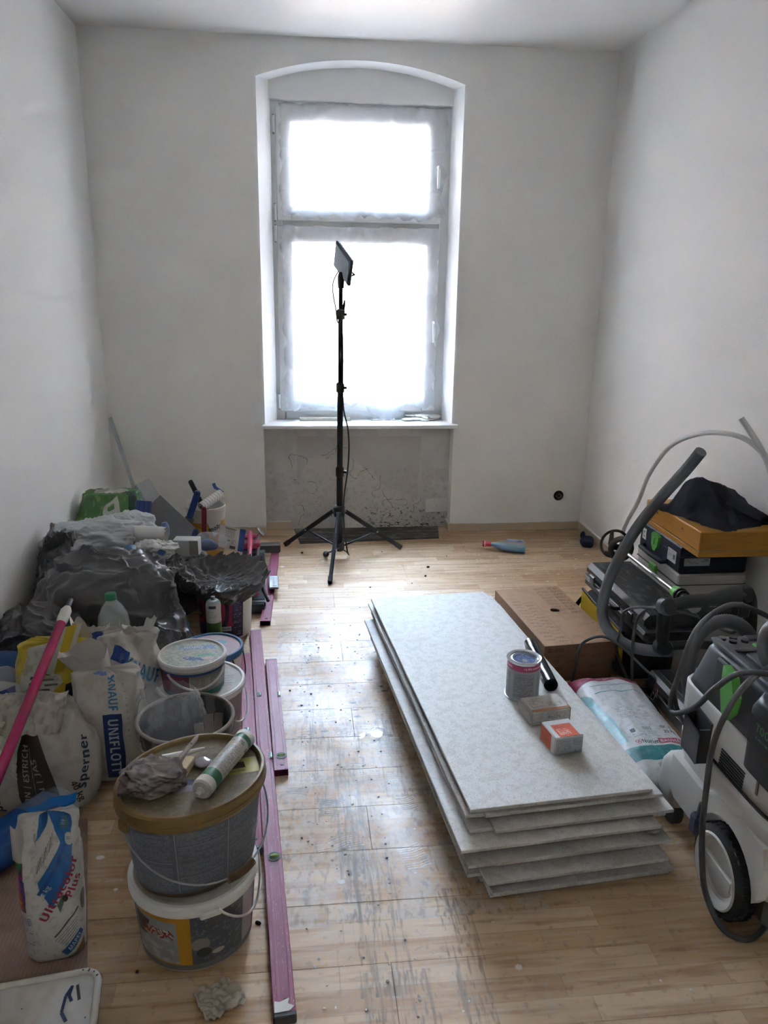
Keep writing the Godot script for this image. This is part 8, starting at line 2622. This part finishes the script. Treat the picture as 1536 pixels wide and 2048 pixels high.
	part("film", crumple(Vector3(0.16, 0.095, 0.07), 442, 0.10, 10.0, 48, 30, 0.1, 2.2, 0.25), M["clear_bag"], le, Vector3(-0.055, 0.0, 0.0))


func tile_cutter() -> void:
	# bed, two rails, red end castings, scoring handle
	var t := thing("tile_cutter", "tile cutter with two chrome rails, dark bed and pink end castings", "tile cutter", Vector3(-0.275, 0.0, -3.98), 0.045)
	var dk := mat("cutter_bed", hex("43484a"), 0.55)
	var pk := mat("cutter_pink", hex("b0405e"), 0.4)
	part("bed", G.new().box(Vector3(0.0, 0.045, 0.0), Vector3(0.145, 0.024, 0.80), 0.004).done(), dk, t)
	part("bed_rubber", G.new().box(Vector3(0.0, 0.0585, 0.02), Vector3(0.135, 0.004, 0.70), 0.001).done(), mat("cutter_rubber", hex("2c3032"), 0.85), t)
	part("base_rail", G.new().box(Vector3(-0.045, 0.017, 0.0), Vector3(0.03, 0.033, 0.78), 0.003).done(), dk, t)
	part("base_rail", G.new().box(Vector3(0.025, 0.017, 0.0), Vector3(0.03, 0.033, 0.78), 0.003).done(), dk, t)
	var cross := part("cross_beam", G.new().box(Vector3(0.045, 0.055, -0.44), Vector3(0.235, 0.055, 0.045), 0.006).done(), dk, t)
	part("beam_strip", G.new().box(Vector3(0.045, 0.078, -0.416), Vector3(0.230, 0.010, 0.004), 0.001).done(), M["alu"], cross)
	for z: float in [-0.40, 0.36]:
		var e := part("end_casting", G.new().box(Vector3(-0.01, 0.115, z), Vector3(0.105, 0.075, 0.040), 0.010).done(), pk, t)
		part("foot", G.new().box(Vector3(-0.01, 0.070, z), Vector3(0.05, 0.03, 0.036), 0.005).done(), dk, e)
	for x: float in [-0.055, 0.035]:
		part("guide_rail", G.new().tube([Vector3(x, 0.135, -0.41), Vector3(x, 0.135, 0.37)], 0.0095, 14).done(), M["chrome"], t)
	var cg := part("carriage", G.new().box(Vector3(-0.01, 0.142, -0.25), Vector3(0.115, 0.035, 0.07), 0.006).done(), pk, t)
	part("scoring_wheel", G.new().lathe([Vector2(0.006, -0.006), Vector2(0.026, -0.006), Vector2(0.030, 0.0), Vector2(0.026, 0.006), Vector2(0.006, 0.006)], 28, Vector3(0.050, 0.185, -0.345), Basis(Vector3(0, 0, 1), Vector3(0.5, 0.4, 0.76), Vector3(1, 0, 0)).orthonormalized()).done(), M["steel"], cg)
	part("lever", G.new().tube([Vector3(-0.005, 0.150, -0.32), Vector3(-0.008, 0.200, -0.28), Vector3(-0.008, 0.165, -0.04), Vector3(-0.008, 0.150, 0.02)], [0.012, 0.014, 0.012, 0.010], 12).done(), pk, cg)
	part("push_rod", G.new().tube([Vector3(0.046, 0.185, -0.34), Vector3(-0.025, 0.150, -0.05)], 0.0035, 8).done(), M["dark_metal"], cg)
	part("grip", G.new().tube([Vector3(0.035, 0.140, 0.30), Vector3(0.060, 0.115, 0.36), Vector3(0.085, 0.070, 0.42)], [0.009, 0.010, 0.008], 12).done(), M["black_plastic"], t)
	var sc := picture(64, 256, hex("b5b5b2"))
	for k in 30:
		sc.fill_rect(Rect2i(8, 8 + k * 8, 20 if k % 5 else 36, 2), hex("3a3c3e"))
	var ar := part("side_stop", G.new().box(Vector3(0.115, 0.050, 0.12), Vector3(0.05, 0.012, 0.17), 0.004).done(), M["alu"], t)
	part("scale", G.new().box(Vector3(0.118, 0.0575, 0.12), Vector3(0.020, 0.002, 0.14)).done(), mat("scale_print", Color.WHITE, 0.4, 0.0, sc), ar)
	part("end_plate", G.new().box(Vector3(0.0, 0.030, 0.41), Vector3(0.13, 0.05, 0.012), 0.003).done(), dk, t)


# ================================================================ scraps on the floor
func build_scraps() -> void:
	var cr := noise(501, 1.6, false, 1)
	single("paper_tissue", sheet(40, 36, func(u: float, v: float) -> Vector3:
		var x := (u - 0.5) * 2.0
		var z := (v - 0.5) * 2.0
		var k := 1.0 - 0.25 * smoothstep(0.3, 1.0, x) * smoothstep(0.0, 1.0, -z) - 0.15 * smoothstep(0.4, 1.0, -x)
		return Vector3(x * 0.052 * k, 0.003 + 0.010 * absf(cr.get_noise_2d(x, z)) * 2.0 + 0.005 * (x * x), z * 0.045 * k)), mat("tissue", hex("c3bba9"), 0.9), "crumpled cream paper tissue on the floor before the buckets", "paper", Vector3(-0.205, 0.0, -1.405), Basis(Vector3.UP, 0.5))
	var cw := thing("film_wad", "flattened wad of clear plastic film on the walkway", "plastic scrap", Vector3(0.250, 0.0, -2.465), 0.5)
	part("wad", crumple(Vector3(0.065, 0.016, 0.05), 511, 0.3, 24.0, 40, 22, 0.2, 2.0, 0.4), M["clear_bag"], cw)
	part("tail", crumple(Vector3(0.05, 0.008, 0.018), 512, 0.3, 24.0, 24, 14, 0.2, 2.0, 0.4), M["clear_bag"], cw, Vector3(-0.045, 0, -0.012), Basis(Vector3.UP, 0.4))
	# dark crumbs that can be made out singly
	var spots := [[0.717, -4.173, 0.016, "dark crumb of dried mortar on the floor near the tripod"], [0.680, -4.030, 0.014, ""], [0.589, -3.928, 0.007, ""], [0.356, -3.885, 0.008, ""], [-0.005, -4.47, 0.012, ""], [0.48, -4.46, 0.008, ""], [0.86, -4.36, 0.006, ""], [-0.06, -2.80, 0.010, ""], [-0.125, -1.62, 0.014, ""], [-0.17, -1.86, 0.010, ""], [-0.40, -1.50, 0.008, ""], [-0.57, -2.12, 0.010, ""]]
	var dm := mat("crumb_dark", hex("2c2622"), 0.9)
	for k in spots.size():
		var s: Array = spots[k]
		single("mortar_crumb", crumple(Vector3(s[2], s[2] * 0.6, s[2] * 0.8), 520 + k, 0.3, 90.0, 12, 8, 0.2, 2.0, 0.4), dm, "dark crumb of dried mortar lying on the laminate", "crumb", Vector3(s[0], 0.0, s[1]), Basis(Vector3.UP, k * 1.1), "dark crumbs on the floor")
	# pale plaster crumbs: too many and small to count
	var g := RandomNumberGenerator.new()
	g.seed = 55
	var mm := MultiMesh.new()
	mm.transform_format = MultiMesh.TRANSFORM_3D
	mm.mesh = crumple(Vector3(0.006, 0.003, 0.005), 530, 0.3, 200.0, 8, 5, 0.2, 2.0, 0.3)
	mm.instance_count = 320
	for k in 320:
		var p := Vector3(g.randf_range(-0.1, 1.75), 0.0, g.randf_range(-4.75, -1.3))
		if p.x > 0.30 and p.x < 1.02 and p.z > -3.35 and p.z < -1.6 or p.x > 0.9 and p.z > -3.5:
			p.x = g.randf_range(-0.03, 0.26)
		mm.set_instance_transform(k, Transform3D(Basis(Vector3.UP, g.randf() * TAU).scaled(Vector3.ONE * g.randf_range(0.3, 1.5)), p))
	var mi := MultiMeshInstance3D.new()
	mi.name = "plaster_crumbs"
	mi.multimesh = mm
	mi.material_override = mat("crumb_white", hex("d9d5cc"), 0.9)
	add_child(mi)
	tag(mi, "fine white plaster crumbs strewn over the laminate floor", "crumbs", "", "stuff")
